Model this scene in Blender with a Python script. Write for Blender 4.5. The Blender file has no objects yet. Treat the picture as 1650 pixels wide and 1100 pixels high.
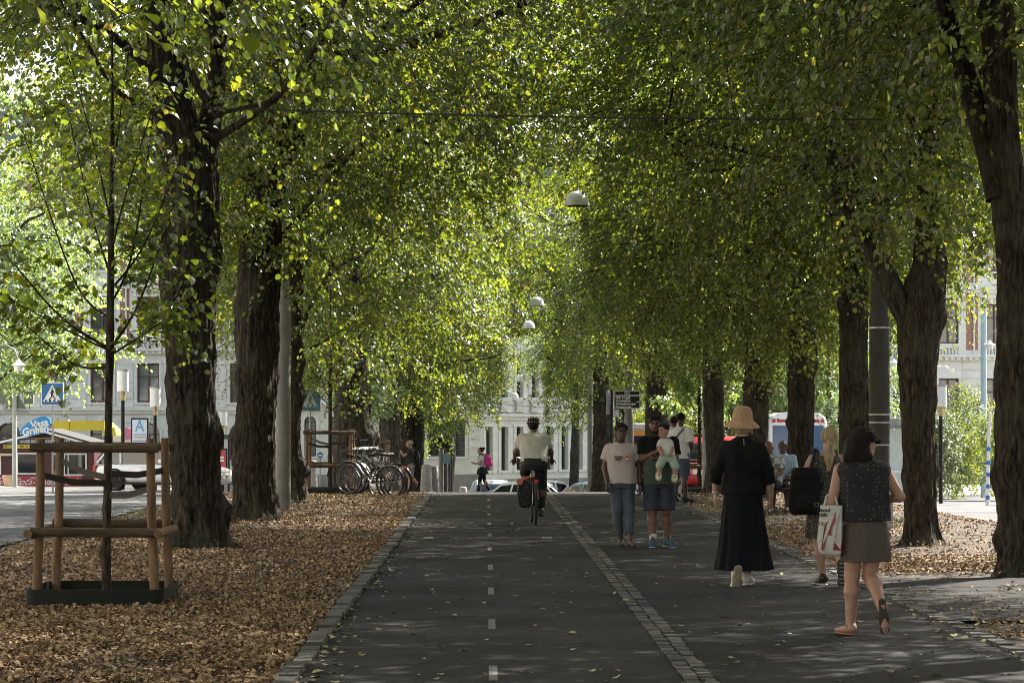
import bpy, bmesh, math, random
import numpy as np
from mathutils import Vector, Matrix
random.seed(7)
PI = math.pi
S = bpy.context.scene
# ---------------------------------------------------------------- camera
cam_d = bpy.data.cameras.new("camera")
cam = bpy.data.objects.new("camera", cam_d); S.collection.objects.link(cam)
cam.location = (0, 0, 1.67); cam.rotation_euler = (PI/2, 0, 0)
cam_d.sensor_width = 36; cam_d.lens = 4000/1650*36
cam_d.shift_x = 41/1650; cam_d.shift_y = 126/1650
cam_d.clip_start = .1; cam_d.clip_end = 2000
S.camera = cam
# ---------------------------------------------------------------- sky, sun, exposure
SUN_AZ, SUN_EL = math.radians(42), math.radians(44)
W = bpy.data.worlds.new("World"); S.world = W; W.use_nodes = True
nt = W.node_tree; bg = nt.nodes["Background"]
sky = nt.nodes.new("ShaderNodeTexSky"); sky.sky_type = 'NISHITA'; sky.sun_disc = False
sky.sun_elevation = SUN_EL; sky.sun_rotation = SUN_AZ; sky.air_density = 1.0; sky.dust_density = 1.2; sky.ozone_density = 1.0
hz = nt.nodes.new('ShaderNodeMix'); hz.data_type = 'RGBA'; hz.blend_type = 'MULTIPLY'; hz.inputs[0].default_value = 1; hz.inputs[7].default_value = (1.18, 1.0, .80, 1)      # warm tint on the sky colour, standing in for camera white balance
nt.links.new(sky.outputs[0], hz.inputs[6]); nt.links.new(hz.outputs[2], bg.inputs[0]); bg.inputs[1].default_value = 0.12
sl = bpy.data.lights.new("sun", 'SUN'); sl.energy = 5.0; sl.angle = math.radians(.53); sl.color = (1, .94, .82)
so = bpy.data.objects.new("sun", sl); S.collection.objects.link(so)
sdir = Vector((math.sin(SUN_AZ)*math.cos(SUN_EL), math.cos(SUN_AZ)*math.cos(SUN_EL), math.sin(SUN_EL)))
so.rotation_euler = sdir.to_track_quat('Z', 'Y').to_euler(); so.location = (-20, 30, 40)
S.view_settings.view_transform = 'Standard'; S.view_settings.look = 'None'
S.view_settings.exposure = 2.05; S.view_settings.gamma = 1
cy = S.cycles
cy.pixel_filter_type = 'BLACKMAN_HARRIS'; cy.filter_width = 1.05
cy.use_denoising = True; cy.max_bounces = 8; cy.diffuse_bounces = 4; cy.transmission_bounces = 5; cy.glossy_bounces = 3
cy.transparent_max_bounces = 8; cy.sample_clamp_indirect = 6; cy.caustics_reflective = False; cy.caustics_refractive = False
try: cy.denoising_input_passes = 'RGB_ALBEDO_NORMAL'; cy.denoising_prefilter = 'NONE'
except Exception: pass
# ---------------------------------------------------------------- helpers
COL = S.collection
def PX(x, y, d):                       # pixel of the photo at distance d -> place in the world
    return Vector(((x-784)*d/4000, d, 1.67-(y-676)*d/4000))
def gx(x, d): return (x-784)*d/4000
def tag(o, label=None, cat=None, group=None, kind=None):
    if label: o['label'] = label
    if cat: o['category'] = cat
    if group: o['group'] = group
    if kind: o['kind'] = kind
    return o
def thing(name, label, cat, loc=(0,0,0), rz=0, group=None):
    o = bpy.data.objects.new(name, None); COL.objects.link(o)
    o.location = loc; o.rotation_euler = (0,0,rz); o.empty_display_size = .2
    return tag(o, label, cat, group)
def copy_tree(o, parent=None):
    c = o.copy(); COL.objects.link(c)
    if parent: c.parent = parent
    for ch in list(o.children): copy_tree(ch, c)
    return c
def link(name, me, parent=None):
    o = bpy.data.objects.new(name, me); COL.objects.link(o)
    if parent: o.parent = parent
    return o
def raw_mesh(name, V, F, mats, parent=None, smooth=False, mi=None):
    """V (n,3) array, F (m,k) array of equal-size faces"""
    V = np.asarray(V, np.float32); F = np.asarray(F, np.int32)
    me = bpy.data.meshes.new(name); n, k = F.shape
    me.vertices.add(len(V)); me.vertices.foreach_set('co', V.ravel())
    me.loops.add(n*k); me.loops.foreach_set('vertex_index', F.ravel())
    me.polygons.add(n); me.polygons.foreach_set('loop_start', np.arange(0, n*k, k, dtype=np.int32))
    for m in (mats if isinstance(mats, (list, tuple)) else [mats]): me.materials.append(m)
    if mi is not None: me.polygons.foreach_set('material_index', np.asarray(mi, np.int32))
    me.update(calc_edges=True)
    me.polygons.foreach_set('use_smooth', np.full(n, smooth))
    return link(name, me, parent)
def frame_of(d):
    d = Vector(d).normalized(); a = Vector((0,0,1)) if abs(d.z) < .9 else Vector((1,0,0))
    u = d.cross(a).normalized(); return u, u.cross(d).normalized()
class MB:
    def __init__(s): s.v = []; s.f = []; s.m = []
    def add(s, V, F, mi=0, T=None):
        b = len(s.v)
        for p in V:
            p = Vector(p); s.v.append(tuple(T @ p) if T else tuple(p))
        for f in F: s.f.append(tuple(b+i for i in f)); s.m.append(mi)
        return s
    def box(s, c, d, rz=0, mi=0, T=None, top=1.0):
        x, y, z = d[0]/2, d[1]/2, d[2]/2; t = top
        V = [(-x,-y,-z),(x,-y,-z),(x,y,-z),(-x,y,-z),(-x*t,-y*t,z),(x*t,-y*t,z),(x*t,y*t,z),(-x*t,y*t,z)]
        M = Matrix.Translation(c) @ Matrix.Rotation(rz, 4, 'Z')
        if T: M = T @ M
        return s.add(V, [(3,2,1,0),(4,5,6,7),(0,1,5,4),(1,2,6,5),(2,3,7,6),(3,0,4,7)], mi, M)
    def bb(s, x0, x1, y0, y1, z0, z1, mi=0):
        return s.box(((x0+x1)/2,(y0+y1)/2,(z0+z1)/2), (abs(x1-x0),abs(y1-y0),abs(z1-z0)), 0, mi)
    def tube(s, pts, r, seg=8, mi=0, closed=False, caps=True):
        pts = [Vector(p) for p in pts]; n = len(pts)
        rr = r if isinstance(r, (list, tuple)) else [r]*n
        b = len(s.v); u = None
        for i, p in enumerate(pts):
            if closed: t = pts[(i+1) % n]-pts[i-1]
            else: t = pts[min(i+1, n-1)]-pts[max(i-1, 0)]
            if t.length < 1e-9: t = Vector((0,0,1))
            t.normalize()
            if u is None: u, w = frame_of(t)
            else:
                u = (u-t*u.dot(t))
                u = u.normalized() if u.length > 1e-6 else frame_of(t)[0]
                w = u.cross(t)
            for k in range(seg):
                a = 2*PI*k/seg; s.v.append(tuple(p+(u*math.cos(a)+w*math.sin(a))*rr[i]))
        for i in range(n if closed else n-1):
            j = (i+1) % n
            for k in range(seg):
                l = (k+1) % seg
                s.f.append((b+i*seg+k, b+i*seg+l, b+j*seg+l, b+j*seg+k)); s.m.append(mi)
        if caps and not closed:
            s.f.append(tuple(b+k for k in range(seg))[::-1]); s.m.append(mi)
            s.f.append(tuple(b+(n-1)*seg+k for k in range(seg))); s.m.append(mi)
        return s
    def lathe(s, prof, seg=24, at=(0,0,0), mi=0, T=None):
        b = len(s.v); at = Vector(at)
        for r, z in prof:
            for k in range(seg):
                a = 2*PI*k/seg; p = Vector((r*math.cos(a), r*math.sin(a), z))
                s.v.append(tuple((T @ p if T else p)+at))
        for i in range(len(prof)-1):
            for k in range(seg):
                l = (k+1) % seg
                s.f.append((b+i*seg+k, b+i*seg+l, b+(i+1)*seg+l, b+(i+1)*seg+k)); s.m.append(mi)
        if prof[0][0] > 1e-4: s.f.append(tuple(b+k for k in range(seg))[::-1]); s.m.append(mi)
        if prof[-1][0] > 1e-4: s.f.append(tuple(b+(len(prof)-1)*seg+k for k in range(seg))); s.m.append(mi)
        return s
    def prism(s, poly, y0, y1, mi=0, T=None):      # polygon in xz, extruded along y
        n = len(poly)
        V = [(x, y0, z) for x, z in poly]+[(x, y1, z) for x, z in poly]
        F = [tuple(range(n)), tuple(range(2*n-1, n-1, -1))]+[(i, n+i, n+(i+1) % n, (i+1) % n) for i in range(n)]
        return s.add(V, F, mi, T)
    def loft(s, rings, mi=0, caps=True, closed=True):
        b = len(s.v); k = len(rings[0])
        for r in rings: s.v += [tuple(p) for p in r]
        for i in range(len(rings)-1):
            for j in range(k if closed else k-1):
                l = (j+1) % k
                s.f.append((b+i*k+j, b+i*k+l, b+(i+1)*k+l, b+(i+1)*k+j)); s.m.append(mi)
        if caps:
            s.f.append(tuple(b+j for j in range(k))[::-1]); s.m.append(mi)
            s.f.append(tuple(b+(len(rings)-1)*k+j for j in range(k))); s.m.append(mi)
        return s
    def build(s, name, mats, parent=None, smooth=None, bevel=0, sub=0, loc=None, fix=True):
        me = bpy.data.meshes.new(name); me.from_pydata(s.v, [], s.f)
        for m in (mats if isinstance(mats, (list, tuple)) else [mats]): me.materials.append(m)
        me.polygons.foreach_set('material_index', s.m)
        if fix or bevel:
            bm = bmesh.new(); bm.from_mesh(me)
            if bevel: bmesh.ops.bevel(bm, geom=bm.edges[:], offset=bevel, segments=2, affect='EDGES', profile=.7, clamp_overlap=True)
            bmesh.ops.recalc_face_normals(bm, faces=bm.faces[:])
            bm.to_mesh(me); bm.free()
        if smooth is not None:
            me.polygons.foreach_set('use_smooth', [True]*len(me.polygons))
            me.set_sharp_from_angle(angle=math.radians(smooth))
        me.update()
        o = link(name, me, parent)
        if loc: o.location = loc
        if sub:
            md = o.modifiers.new('sub', 'SUBSURF'); md.levels = md.render_levels = sub
        return o
def text_mesh(name, body, size, mat, parent, T, shear=0, bold=0, align='CENTER', sx=1, space=1):
    cu = bpy.data.curves.new(name, 'FONT'); cu.body = body; cu.size = size; cu.align_x = align; cu.align_y = 'CENTER'
    cu.shear = shear; cu.offset = bold; cu.extrude = .002; cu.resolution_u = 3; cu.space_character = space
    t = bpy.data.objects.new(name, cu); COL.objects.link(t)
    dg = bpy.context.evaluated_depsgraph_get()
    me = bpy.data.meshes.new_from_object(t.evaluated_get(dg))
    bpy.data.objects.remove(t); me.materials.clear(); me.materials.append(mat)
    me.transform(T @ Matrix.Scale(sx, 4, (1,0,0)))
    me.name = name
    return link(name, me, parent)
FACE = Matrix.Rotation(PI/2, 4, 'X')            # text upright, read from -Y
def vn(P, s, seed=0):
    q = np.asarray(P, np.float64)*s; i = np.floor(q).astype(np.int64); f = q-i; u = f*f*(3-2*f)
    def h(a, b, c):
        n = (a*374761393+b*668265263+c*1440662683+seed*974634777) & 0xffffffff
        n = ((n ^ (n >> 13))*1274126177) & 0xffffffff; n = (n ^ (n >> 16)) & 0xffff
        return n/65535.
    r = 0
    for dx in (0,1):
        for dy in (0,1):
            for dz in (0,1):
                w = (u[...,0] if dx else 1-u[...,0])*(u[...,1] if dy else 1-u[...,1])*(u[...,2] if dz else 1-u[...,2])
                r = r+w*h(i[...,0]+dx, i[...,1]+dy, i[...,2]+dz)
    return r*2-1
# ---------------------------------------------------------------- materials
def mat(name, c, rough=.7, var=.12, scale=6, bump=0, bscale=60, metal=0, spec=.5, stretch=(1,1,1), c2=None, coat=0):
    m = bpy.data.materials.new(name); m.use_nodes = True; t = m.node_tree; N = t.nodes.new; L = t.links.new
    b = t.nodes['Principled BSDF']; b.inputs['Roughness'].default_value = rough; b.inputs['Metallic'].default_value = metal
    b.inputs['Specular IOR Level'].default_value = spec; b.inputs['Coat Weight'].default_value = coat
    tc = N('ShaderNodeTexCoord'); mp = N('ShaderNodeMapping'); mp.inputs['Scale'].default_value = stretch; L(tc.outputs['Object'], mp.inputs[0])
    n = N('ShaderNodeTexNoise'); n.inputs['Scale'].default_value = scale; n.inputs['Detail'].default_value = 6; L(mp.outputs[0], n.inputs['Vector'])
    r = N('ShaderNodeValToRGB'); r.color_ramp.elements[0].position = .3; r.color_ramp.elements[1].position = .7
    c2 = c2 or tuple(min(1, k*(1+var)) for k in c); c1 = tuple(k*(1-var) for k in c)
    r.color_ramp.elements[0].color = (*c1, 1); r.color_ramp.elements[1].color = (*c2, 1)
    L(n.outputs[0], r.inputs[0]); L(r.outputs[0], b.inputs['Base Color'])
    if bump:
        n2 = N('ShaderNodeTexNoise'); n2.inputs['Scale'].default_value = bscale; n2.inputs['Detail'].default_value = 4; L(mp.outputs[0], n2.inputs['Vector'])
        bp = N('ShaderNodeBump'); bp.inputs['Strength'].default_value = bump; bp.inputs['Distance'].default_value = .02
        L(n2.outputs[0], bp.inputs['Height']); L(bp.outputs[0], b.inputs['Normal'])
    return m
def leaf_mat(name, cols, trans, tw=.5, gloss=.06):
    m = bpy.data.materials.new(name); m.use_nodes = True; t = m.node_tree; N = t.nodes.new; L = t.links.new
    t.nodes.remove(t.nodes['Principled BSDF']); out = t.nodes['Material Output']
    g = N('ShaderNodeNewGeometry')
    def ramp(cs):
        r = N('ShaderNodeValToRGB'); e = r.color_ramp.elements
        while len(e) < len(cs): e.new(.5)
        for i, (p, c) in enumerate(cs): e[i].position = p; e[i].color = (*c, 1)
        L(g.outputs['Random Per Island'], r.inputs[0]); return r
    a = ramp(cols); b = ramp(trans)
    d = N('ShaderNodeBsdfDiffuse'); L(a.outputs[0], d.inputs[0])
    tr = N('ShaderNodeBsdfTranslucent'); L(b.outputs[0], tr.inputs[0])
    mx = N('ShaderNodeMixShader'); mx.inputs[0].default_value = tw; L(d.outputs[0], mx.inputs[1]); L(tr.outputs[0], mx.inputs[2])
    gl = N('ShaderNodeBsdfGlossy'); gl.inputs['Roughness'].default_value = .38; gl.inputs[0].default_value = (.9,.95,1,1)
    m2 = N('ShaderNodeMixShader'); m2.inputs[0].default_value = gloss; L(mx.outputs[0], m2.inputs[1]); L(gl.outputs[0], m2.inputs[2])
    L(m2.outputs[0], out.inputs[0]); return m
def island_mat(name, cs, rough=.8):
    m = bpy.data.materials.new(name); m.use_nodes = True; t = m.node_tree; N = t.nodes.new; L = t.links.new
    b = t.nodes['Principled BSDF']; b.inputs['Roughness'].default_value = rough; b.inputs['Specular IOR Level'].default_value = .3
    g = N('ShaderNodeNewGeometry'); r = N('ShaderNodeValToRGB'); e = r.color_ramp.elements
    while len(e) < len(cs): e.new(.5)
    for i, (p, c) in enumerate(cs): e[i].position = p; e[i].color = (*c, 1)
    L(g.outputs['Random Per Island'], r.inputs[0]); L(r.outputs[0], b.inputs['Base Color']); return m
def bark_mat(name, c1, c2, s=1):
    m = bpy.data.materials.new(name); m.use_nodes = True; t = m.node_tree; N = t.nodes.new; L = t.links.new
    b = t.nodes['Principled BSDF']; b.inputs['Roughness'].default_value = .9; b.inputs['Specular IOR Level'].default_value = .2
    tc = N('ShaderNodeTexCoord'); mp = N('ShaderNodeMapping'); mp.inputs['Scale'].default_value = (12*s,12*s,3.0*s); L(tc.outputs['Object'], mp.inputs[0])
    n = N('ShaderNodeTexNoise'); n.inputs['Scale'].default_value = 1.6; n.inputs['Detail'].default_value = 8; n.inputs['Distortion'].default_value = .8; L(mp.outputs[0], n.inputs['Vector'])
    v = N('ShaderNodeTexVoronoi'); v.feature = 'DISTANCE_TO_EDGE'; v.inputs['Scale'].default_value = 1.5; L(mp.outputs[0], v.inputs['Vector'])
    mm = N('ShaderNodeMath'); mm.operation = 'MULTIPLY_ADD'; mm.inputs[1].default_value = .6; L(v.outputs[0], mm.inputs[0]); L(n.outputs[0], mm.inputs[2])
    r = N('ShaderNodeValToRGB'); e = r.color_ramp.elements; e[0].position = .38; e[1].position = .85; e[0].color = (*c1,1); e[1].color = (*c2,1)
    L(mm.outputs[0], r.inputs[0])
    n3 = N('ShaderNodeTexNoise'); n3.inputs['Scale'].default_value = 1.3; L(tc.outputs['Object'], n3.inputs['Vector'])
    r3 = N('ShaderNodeValToRGB'); r3.color_ramp.elements[0].position = .5; r3.color_ramp.elements[1].position = .75; L(n3.outputs[0], r3.inputs[0])
    mx = N('ShaderNodeMix'); mx.data_type = 'RGBA'; L(r3.outputs[0], mx.inputs[0]); L(r.outputs[0], mx.inputs[6]); mx.inputs[7].default_value = (.075,.08,.05,1)
    md = N('ShaderNodeMath'); md.operation = 'MULTIPLY'; md.inputs[1].default_value = .6; L(r3.outputs[0], md.inputs[0]); L(md.outputs[0], mx.inputs[0])
    oi = N('ShaderNodeObjectInfo'); mr = N('ShaderNodeMapRange'); mr.inputs[3].default_value = .75; mr.inputs[4].default_value = 1.45; L(oi.outputs['Random'], mr.inputs[0])
    sc = N('ShaderNodeVectorMath'); sc.operation = 'SCALE'; L(mx.outputs[2], sc.inputs[0]); L(mr.outputs[0], sc.inputs['Scale']); L(sc.outputs[0], b.inputs['Base Color'])
    bp = N('ShaderNodeBump'); bp.inputs['Strength'].default_value = .9; bp.inputs['Distance'].default_value = .035; L(mm.outputs[0], bp.inputs['Height']); L(bp.outputs[0], b.inputs['Normal'])
    return m
def dots_mat(name, base, dot, scale, size, rough=.85, stretch=(1,1,1), rnd=1):
    m = mat(name, base, rough, .2, 10); t = m.node_tree; N = t.nodes.new; L = t.links.new
    b = t.nodes['Principled BSDF']; r = b.inputs['Base Color'].links[0].from_node
    tc = N('ShaderNodeTexCoord'); mp = N('ShaderNodeMapping'); mp.inputs['Scale'].default_value = stretch; L(tc.outputs['Object'], mp.inputs[0])
    v = N('ShaderNodeTexVoronoi'); v.inputs['Scale'].default_value = scale; v.inputs['Randomness'].default_value = rnd; L(mp.outputs[0], v.inputs['Vector'])
    c = N('ShaderNodeMath'); c.operation = 'LESS_THAN'; c.inputs[1].default_value = size; L(v.outputs['Distance'], c.inputs[0])
    mx = N('ShaderNodeMix'); mx.data_type = 'RGBA'; L(c.outputs[0], mx.inputs[0]); L(r.outputs[0], mx.inputs[6]); mx.inputs[7].default_value = (*dot,1)
    L(mx.outputs[2], b.inputs['Base Color']); return m
def asphalt_mat(name, c, speck=.5):
    m = bpy.data.materials.new(name); m.use_nodes = True; t = m.node_tree; N = t.nodes.new; L = t.links.new
    b = t.nodes['Principled BSDF']; b.inputs['Roughness'].default_value = .95; b.inputs['Specular IOR Level'].default_value = .12
    tc = N('ShaderNodeTexCoord')
    n = N('ShaderNodeTexNoise'); n.inputs['Scale'].default_value = .8; n.inputs['Detail'].default_value = 5; L(tc.outputs['Object'], n.inputs['Vector'])
    s = N('ShaderNodeTexNoise'); s.inputs['Scale'].default_value = 140; s.inputs['Detail'].default_value = 2; L(tc.outputs['Object'], s.inputs['Vector'])
    a = N('ShaderNodeMapRange'); a.inputs[1].default_value = .3; a.inputs[2].default_value = .7; a.inputs[3].default_value = .66; a.inputs[4].default_value = 1.38; L(n.outputs[0], a.inputs[0])
    d = N('ShaderNodeMapRange'); d.inputs[1].default_value = .25; d.inputs[2].default_value = .75; d.inputs[3].default_value = 1-speck; d.inputs[4].default_value = 1+speck; L(s.outputs[0], d.inputs[0])
    k = N('ShaderNodeMath'); k.operation = 'MULTIPLY'; L(a.outputs[0], k.inputs[0]); L(d.outputs[0], k.inputs[1])
    wv = N('ShaderNodeTexNoise'); wv.inputs['Scale'].default_value = 2.2; wv.inputs['Detail'].default_value = 4; L(tc.outputs['Object'], wv.inputs['Vector'])
    wm = N('ShaderNodeVectorMath'); wm.operation = 'MULTIPLY_ADD'; wm.inputs[1].default_value = (.7,.7,0); L(wv.outputs['Color'], wm.inputs[0]); L(tc.outputs['Object'], wm.inputs[2])
    vo = N('ShaderNodeTexVoronoi'); vo.feature = 'DISTANCE_TO_EDGE'; vo.inputs['Scale'].default_value = .28; L(wm.outputs[0], vo.inputs['Vector'])
    cr = N('ShaderNodeMapRange'); cr.inputs[1].default_value = .001; cr.inputs[2].default_value = .005; cr.inputs[3].default_value = .45; cr.inputs[4].default_value = 1; L(vo.outputs[0], cr.inputs[0])
    k2 = N('ShaderNodeMath'); k2.operation = 'MULTIPLY'; L(k.outputs[0], k2.inputs[0]); L(cr.outputs[0], k2.inputs[1]); k = k2
    x = N('ShaderNodeVectorMath'); x.operation = 'SCALE'; x.inputs[0].default_value = c; L(k.outputs[0], x.inputs['Scale']); L(x.outputs[0], b.inputs['Base Color'])
    bp = N('ShaderNodeBump'); bp.inputs['Strength'].default_value = .5; bp.inputs['Distance'].default_value = .006; L(s.outputs[0], bp.inputs['Height']); L(bp.outputs[0], b.inputs['Normal'])
    return m
def glass_mat(name, c=(.02,.025,.03), rough=.06):
    return mat(name, c, rough, .3, 1.5, spec=.8)
M = dict(
 asphalt=asphalt_mat('asphalt', (.037,.037,.0378)), road=asphalt_mat('road_asphalt', (.13,.13,.135), .3),
 dirt=mat('dirt', (.050,.036,.025), .95, .5, 5, .5, 40), soil_far=mat('paving', (.2,.2,.2), .85, .15, 3),
 kerb=mat('kerb_stone', (.17,.165,.16), .8, .25, 14, .3, 90), sett=island_mat('sett_stone', [(0,(.06,.059,.057)),(.5,(.09,.088,.084)),(1,(.14,.137,.13))]),
 paint=mat('road_paint', (.42,.42,.41), .7, .3, 30), bark=bark_mat('bark', (.007,.0055,.0045), (.075,.057,.043)),
 bark2=bark_mat('bark_grey', (.010,.0085,.007), (.085,.072,.06)), twig=mat('twig', (.03,.022,.016), .85, .3, 20),
 leaf=leaf_mat('lime_leaf', [(0,(.025,.041,.012)),(.5,(.032,.052,.014)),(.96,(.046,.064,.017)),(1,(.11,.09,.022))], [(0,(.14,.225,.017)),(.5,(.26,.345,.020)),(.96,(.46,.50,.028)),(1,(.55,.36,.06))], .49, .07),
 leaf_far=leaf_mat('far_leaf', [(0,(.06,.10,.035)),(.6,(.09,.14,.045)),(1,(.15,.18,.06))], [(0,(.25,.40,.08)),(1,(.45,.55,.10))], .5, .1),
 litter=island_mat('dry_leaf', [(0,(.11,.066,.037)),(.25,(.22,.138,.080)),(.7,(.33,.215,.128)),(.95,(.46,.33,.20)),(1,(.42,.35,.15))]),
 litter2=island_mat('path_leaf', [(0,(.2,.13,.07)),(.5,(.36,.30,.2)),(1,(.42,.38,.16))]),
 wood=mat('post_wood', (.185,.112,.062), .85, .45, 3, .8, 22, stretch=(6,6,1)), woodh=mat('rail_wood', (.085,.055,.034), .85, .5, 3, .8, 22, stretch=(1,5,6)),
 black=mat('black_plastic', (.011,.012,.012), .6, spec=.25), rubber=mat('rubber', (.012,.012,.012), .8), steel=mat('steel', (.45,.46,.47), .35, .1, metal=.9),
 galv=mat('galvanised', (.30,.30,.29), .55, .2, 5, metal=.3), pole=mat('pole_grey', (.17,.165,.15), .6, .2, 4), conc=mat('concrete', (.33,.32,.31), .9, .2, 9, .3, 60),
 stone=mat('facade_stone', (.76,.71,.63), .85, .10, 2.5, .15, 30), stone2=mat('facade_grey', (.74,.70,.63), .85, .1, 2, .15, 30), cream=mat('facade_cream', (.80,.77,.69), .85, .08, 2, .1, 30),
 base=mat('plinth_stone', (.30,.27,.24), .9, .2, 4, .3, 25), roof=mat('roof_tin', (.12,.12,.125), .5), wframe=mat('window_frame', (.13,.055,.05), .5), wframe2=mat('window_frame_dark', (.09,.08,.075), .5),
 pane=glass_mat('pane', (.05,.062,.066)), pane2=glass_mat('pane_pale', (.16,.19,.2)), glass=glass_mat('car_glass', (.012,.014,.017), .04),
 white=mat('white_paint', (.78,.78,.76), .35, .04), lampw=mat('lamp_enamel', (.80,.80,.76), .3, .05), wire=mat('wire', (.02,.02,.02), .6),
)
def brick_mat():
    m = mat('red_brick', (.36,.15,.11), .9, .2, 3); t = m.node_tree; N = t.nodes.new; L = t.links.new
    b = t.nodes['Principled BSDF']; tc = N('ShaderNodeTexCoord'); mp = N('ShaderNodeMapping'); mp.inputs['Rotation'].default_value = (PI/2,0,0); L(tc.outputs['Object'], mp.inputs[0])
    k = N('ShaderNodeTexBrick'); k.inputs['Scale'].default_value = 3.2; k.inputs['Color1'].default_value = (.37,.15,.11,1); k.inputs['Color2'].default_value = (.30,.12,.09,1); k.inputs['Mortar'].default_value = (.45,.36,.32,1)
    L(mp.outputs[0], k.inputs['Vector']); L(k.outputs[0], b.inputs['Base Color']); return m
M['brick'] = brick_mat()
# ---------------------------------------------------------------- ground, paths, roads
_yc = np.array([-60,54,58,80,100,116,900.]); _zc = np.array([0,0,-.06,-.66,-2.1,-2.6,-2.6])
_yl = np.array([-60,50,77,110,140,900.]); _zl = np.array([0,0,-.53,-1.25,-1.6,-1.6])
_yr = np.array([-60,20,40,50,78,116,900.]); _zr = np.array([-.05,-.1,-.25,-.35,-1.0,-1.6,-1.6])
def gz(x, y):
    x = np.asarray(x, float); y = np.asarray(y, float)
    c = np.interp(y, _yc, _zc); l = np.interp(y, _yl, _zl); r = np.interp(y, _yr, _zr)
    tl = np.clip((-x-6.5)/6, 0, 1); tr = np.clip((x-8.0)/1.5, 0, 1)
    return c*(1-tl)*(1-tr)+l*tl+r*tr
def G(x, y): return float(gz(x, y))
def sheet(name, xs, ys, m, dz=0, noise=0, kind='structure', xf=None):
    X, Y = np.meshgrid(xs, ys)
    if xf is not None: X = xf(X, Y)
    Z = gz(X, Y)+dz
    if noise: Z = Z+noise*vn(np.stack([X, Y, X*0], -1), 1.7, 3)
    V = np.stack([X, Y, Z], -1).reshape(-1,3); n = len(xs); r = np.arange((len(ys)-1)*n).reshape(-1, n)[:, :-1].ravel()
    F = np.stack([r, r+1, r+n+1, r+n], -1)
    o = raw_mesh(name, V, F, m, smooth=True); tag(o, kind=kind); return o
ar = np.arange
gxs = np.unique(np.concatenate([ar(-400,-40,40), ar(-40,-14,4), ar(-14,14.1,.5), ar(18,42,4), ar(50,401,50)]))
gys = np.unique(np.concatenate([ar(-60,10,10), ar(10,120,1.), ar(120,900,60)]))
sheet('ground', gxs, gys, M['dirt'], -.02)
pys = np.concatenate([ar(-8,52,2), ar(52,60,.5)])
KX, SX0, SX1, RX = -1.2, 1.26, 1.48, 3.74
sheet('bike_path', np.array([KX, 0, SX0]), pys, M['asphalt'], .004)
sheet('footpath', np.array([SX1, 2.5, RX]), pys, M['asphalt'], .004)
cys = ar(59.5, 100, 1.)
sheet('cross_street', ar(-14, 15.1, 1.), cys, M['road'], .006)
ly = np.concatenate([ar(-8,60,2), ar(60,99,1.)])
sheet('left_road', np.concatenate([[-60,-40], ar(-26,-6.9,1), [-6.45]]), ly, M['road'], .0)
sheet('right_road', np.concatenate([[9.0,9.5], ar(10,30,2), [60]]), ly, M['road'], .004)
far = sheet('square_paving', np.array([-400,-60,-20,-10,0,8,9.5,20,60,400]), np.array([99.,108,116,140,300]), M['soil_far'], .004)
# side path crossing the right verge
sheet('side_path', np.array([3.89, 5, 6, 7, 8.2, 9.0]), np.array([20.6, 21.6, 22.6, 23.6, 24.6, 25.4, 26.2]), M['asphalt'], .004, xf=None)
# tram rails in the left road
mb = MB()
for k in range(2):
    for g in (0, 1.43):
        pts = []
        for i in range(40):
            y = 18+i*2; x = -10.2-k*3.1-g-max(0, (y-38))**1.5*.004
            pts.append((x, y, G(x, y)+.004))
        for a, b_ in zip(pts[:-1], pts[1:]):
            mb.add([(a[0]-.03,a[1],a[2]),(a[0]+.03,a[1],a[2]),(b_[0]+.03,b_[1],b_[2]),(b_[0]-.03,b_[1],b_[2])], [(0,1,2,3)], 0)
            mb.add([(a[0]+.03,a[1],a[2]),(a[0]+.10,a[1],a[2]),(b_[0]+.10,b_[1],b_[2]),(b_[0]+.03,b_[1],b_[2])], [(0,1,2,3)], 1)
tag(mb.build('tram_rail', [M['steel'], M['wire']]), kind='structure')
# kerb stones, sett strip, sett edging: each stone its own little block
def stones(name, m, x0, x1, rows, y0, y1, ln, h, jit=.004, gap=.012, curve=lambda y: 0):
    mb = MB(); rnd = random.Random(5); w = (x1-x0)/rows
    for r in range(rows):
        y = y0+rnd.random()*ln
        while y < y1:
            l = ln*rnd.uniform(.75, 1.3); hh = h+rnd.uniform(-jit, jit)*2; xo = rnd.uniform(-jit, jit)*1.5
            mb.box((x0+w*(r+.5)+xo+curve(y), y+l/2, G(x0, y)+hh/2-.03), (w-gap+rnd.uniform(-.006,.006), l-gap, hh+.06), rnd.uniform(-.03,.03), 0, top=.93)
            y += l
    o = mb.build(name, m, fix=False); return tag(o, kind='structure')
stones('kerb', island_mat('kerb_block', [(0,(.055,.054,.05)),(1,(.10,.097,.09))]), -1.345, -1.2, 1, 12, 58, .45, .035, .006)
stones('sett_strip', M['sett'], SX0, SX1, 2, 12, 58, .14, .012, .004)
stones('sett_edging', M['sett'], RX, RX+.14, 1, 12, 57, .17, .02, .006)
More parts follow.
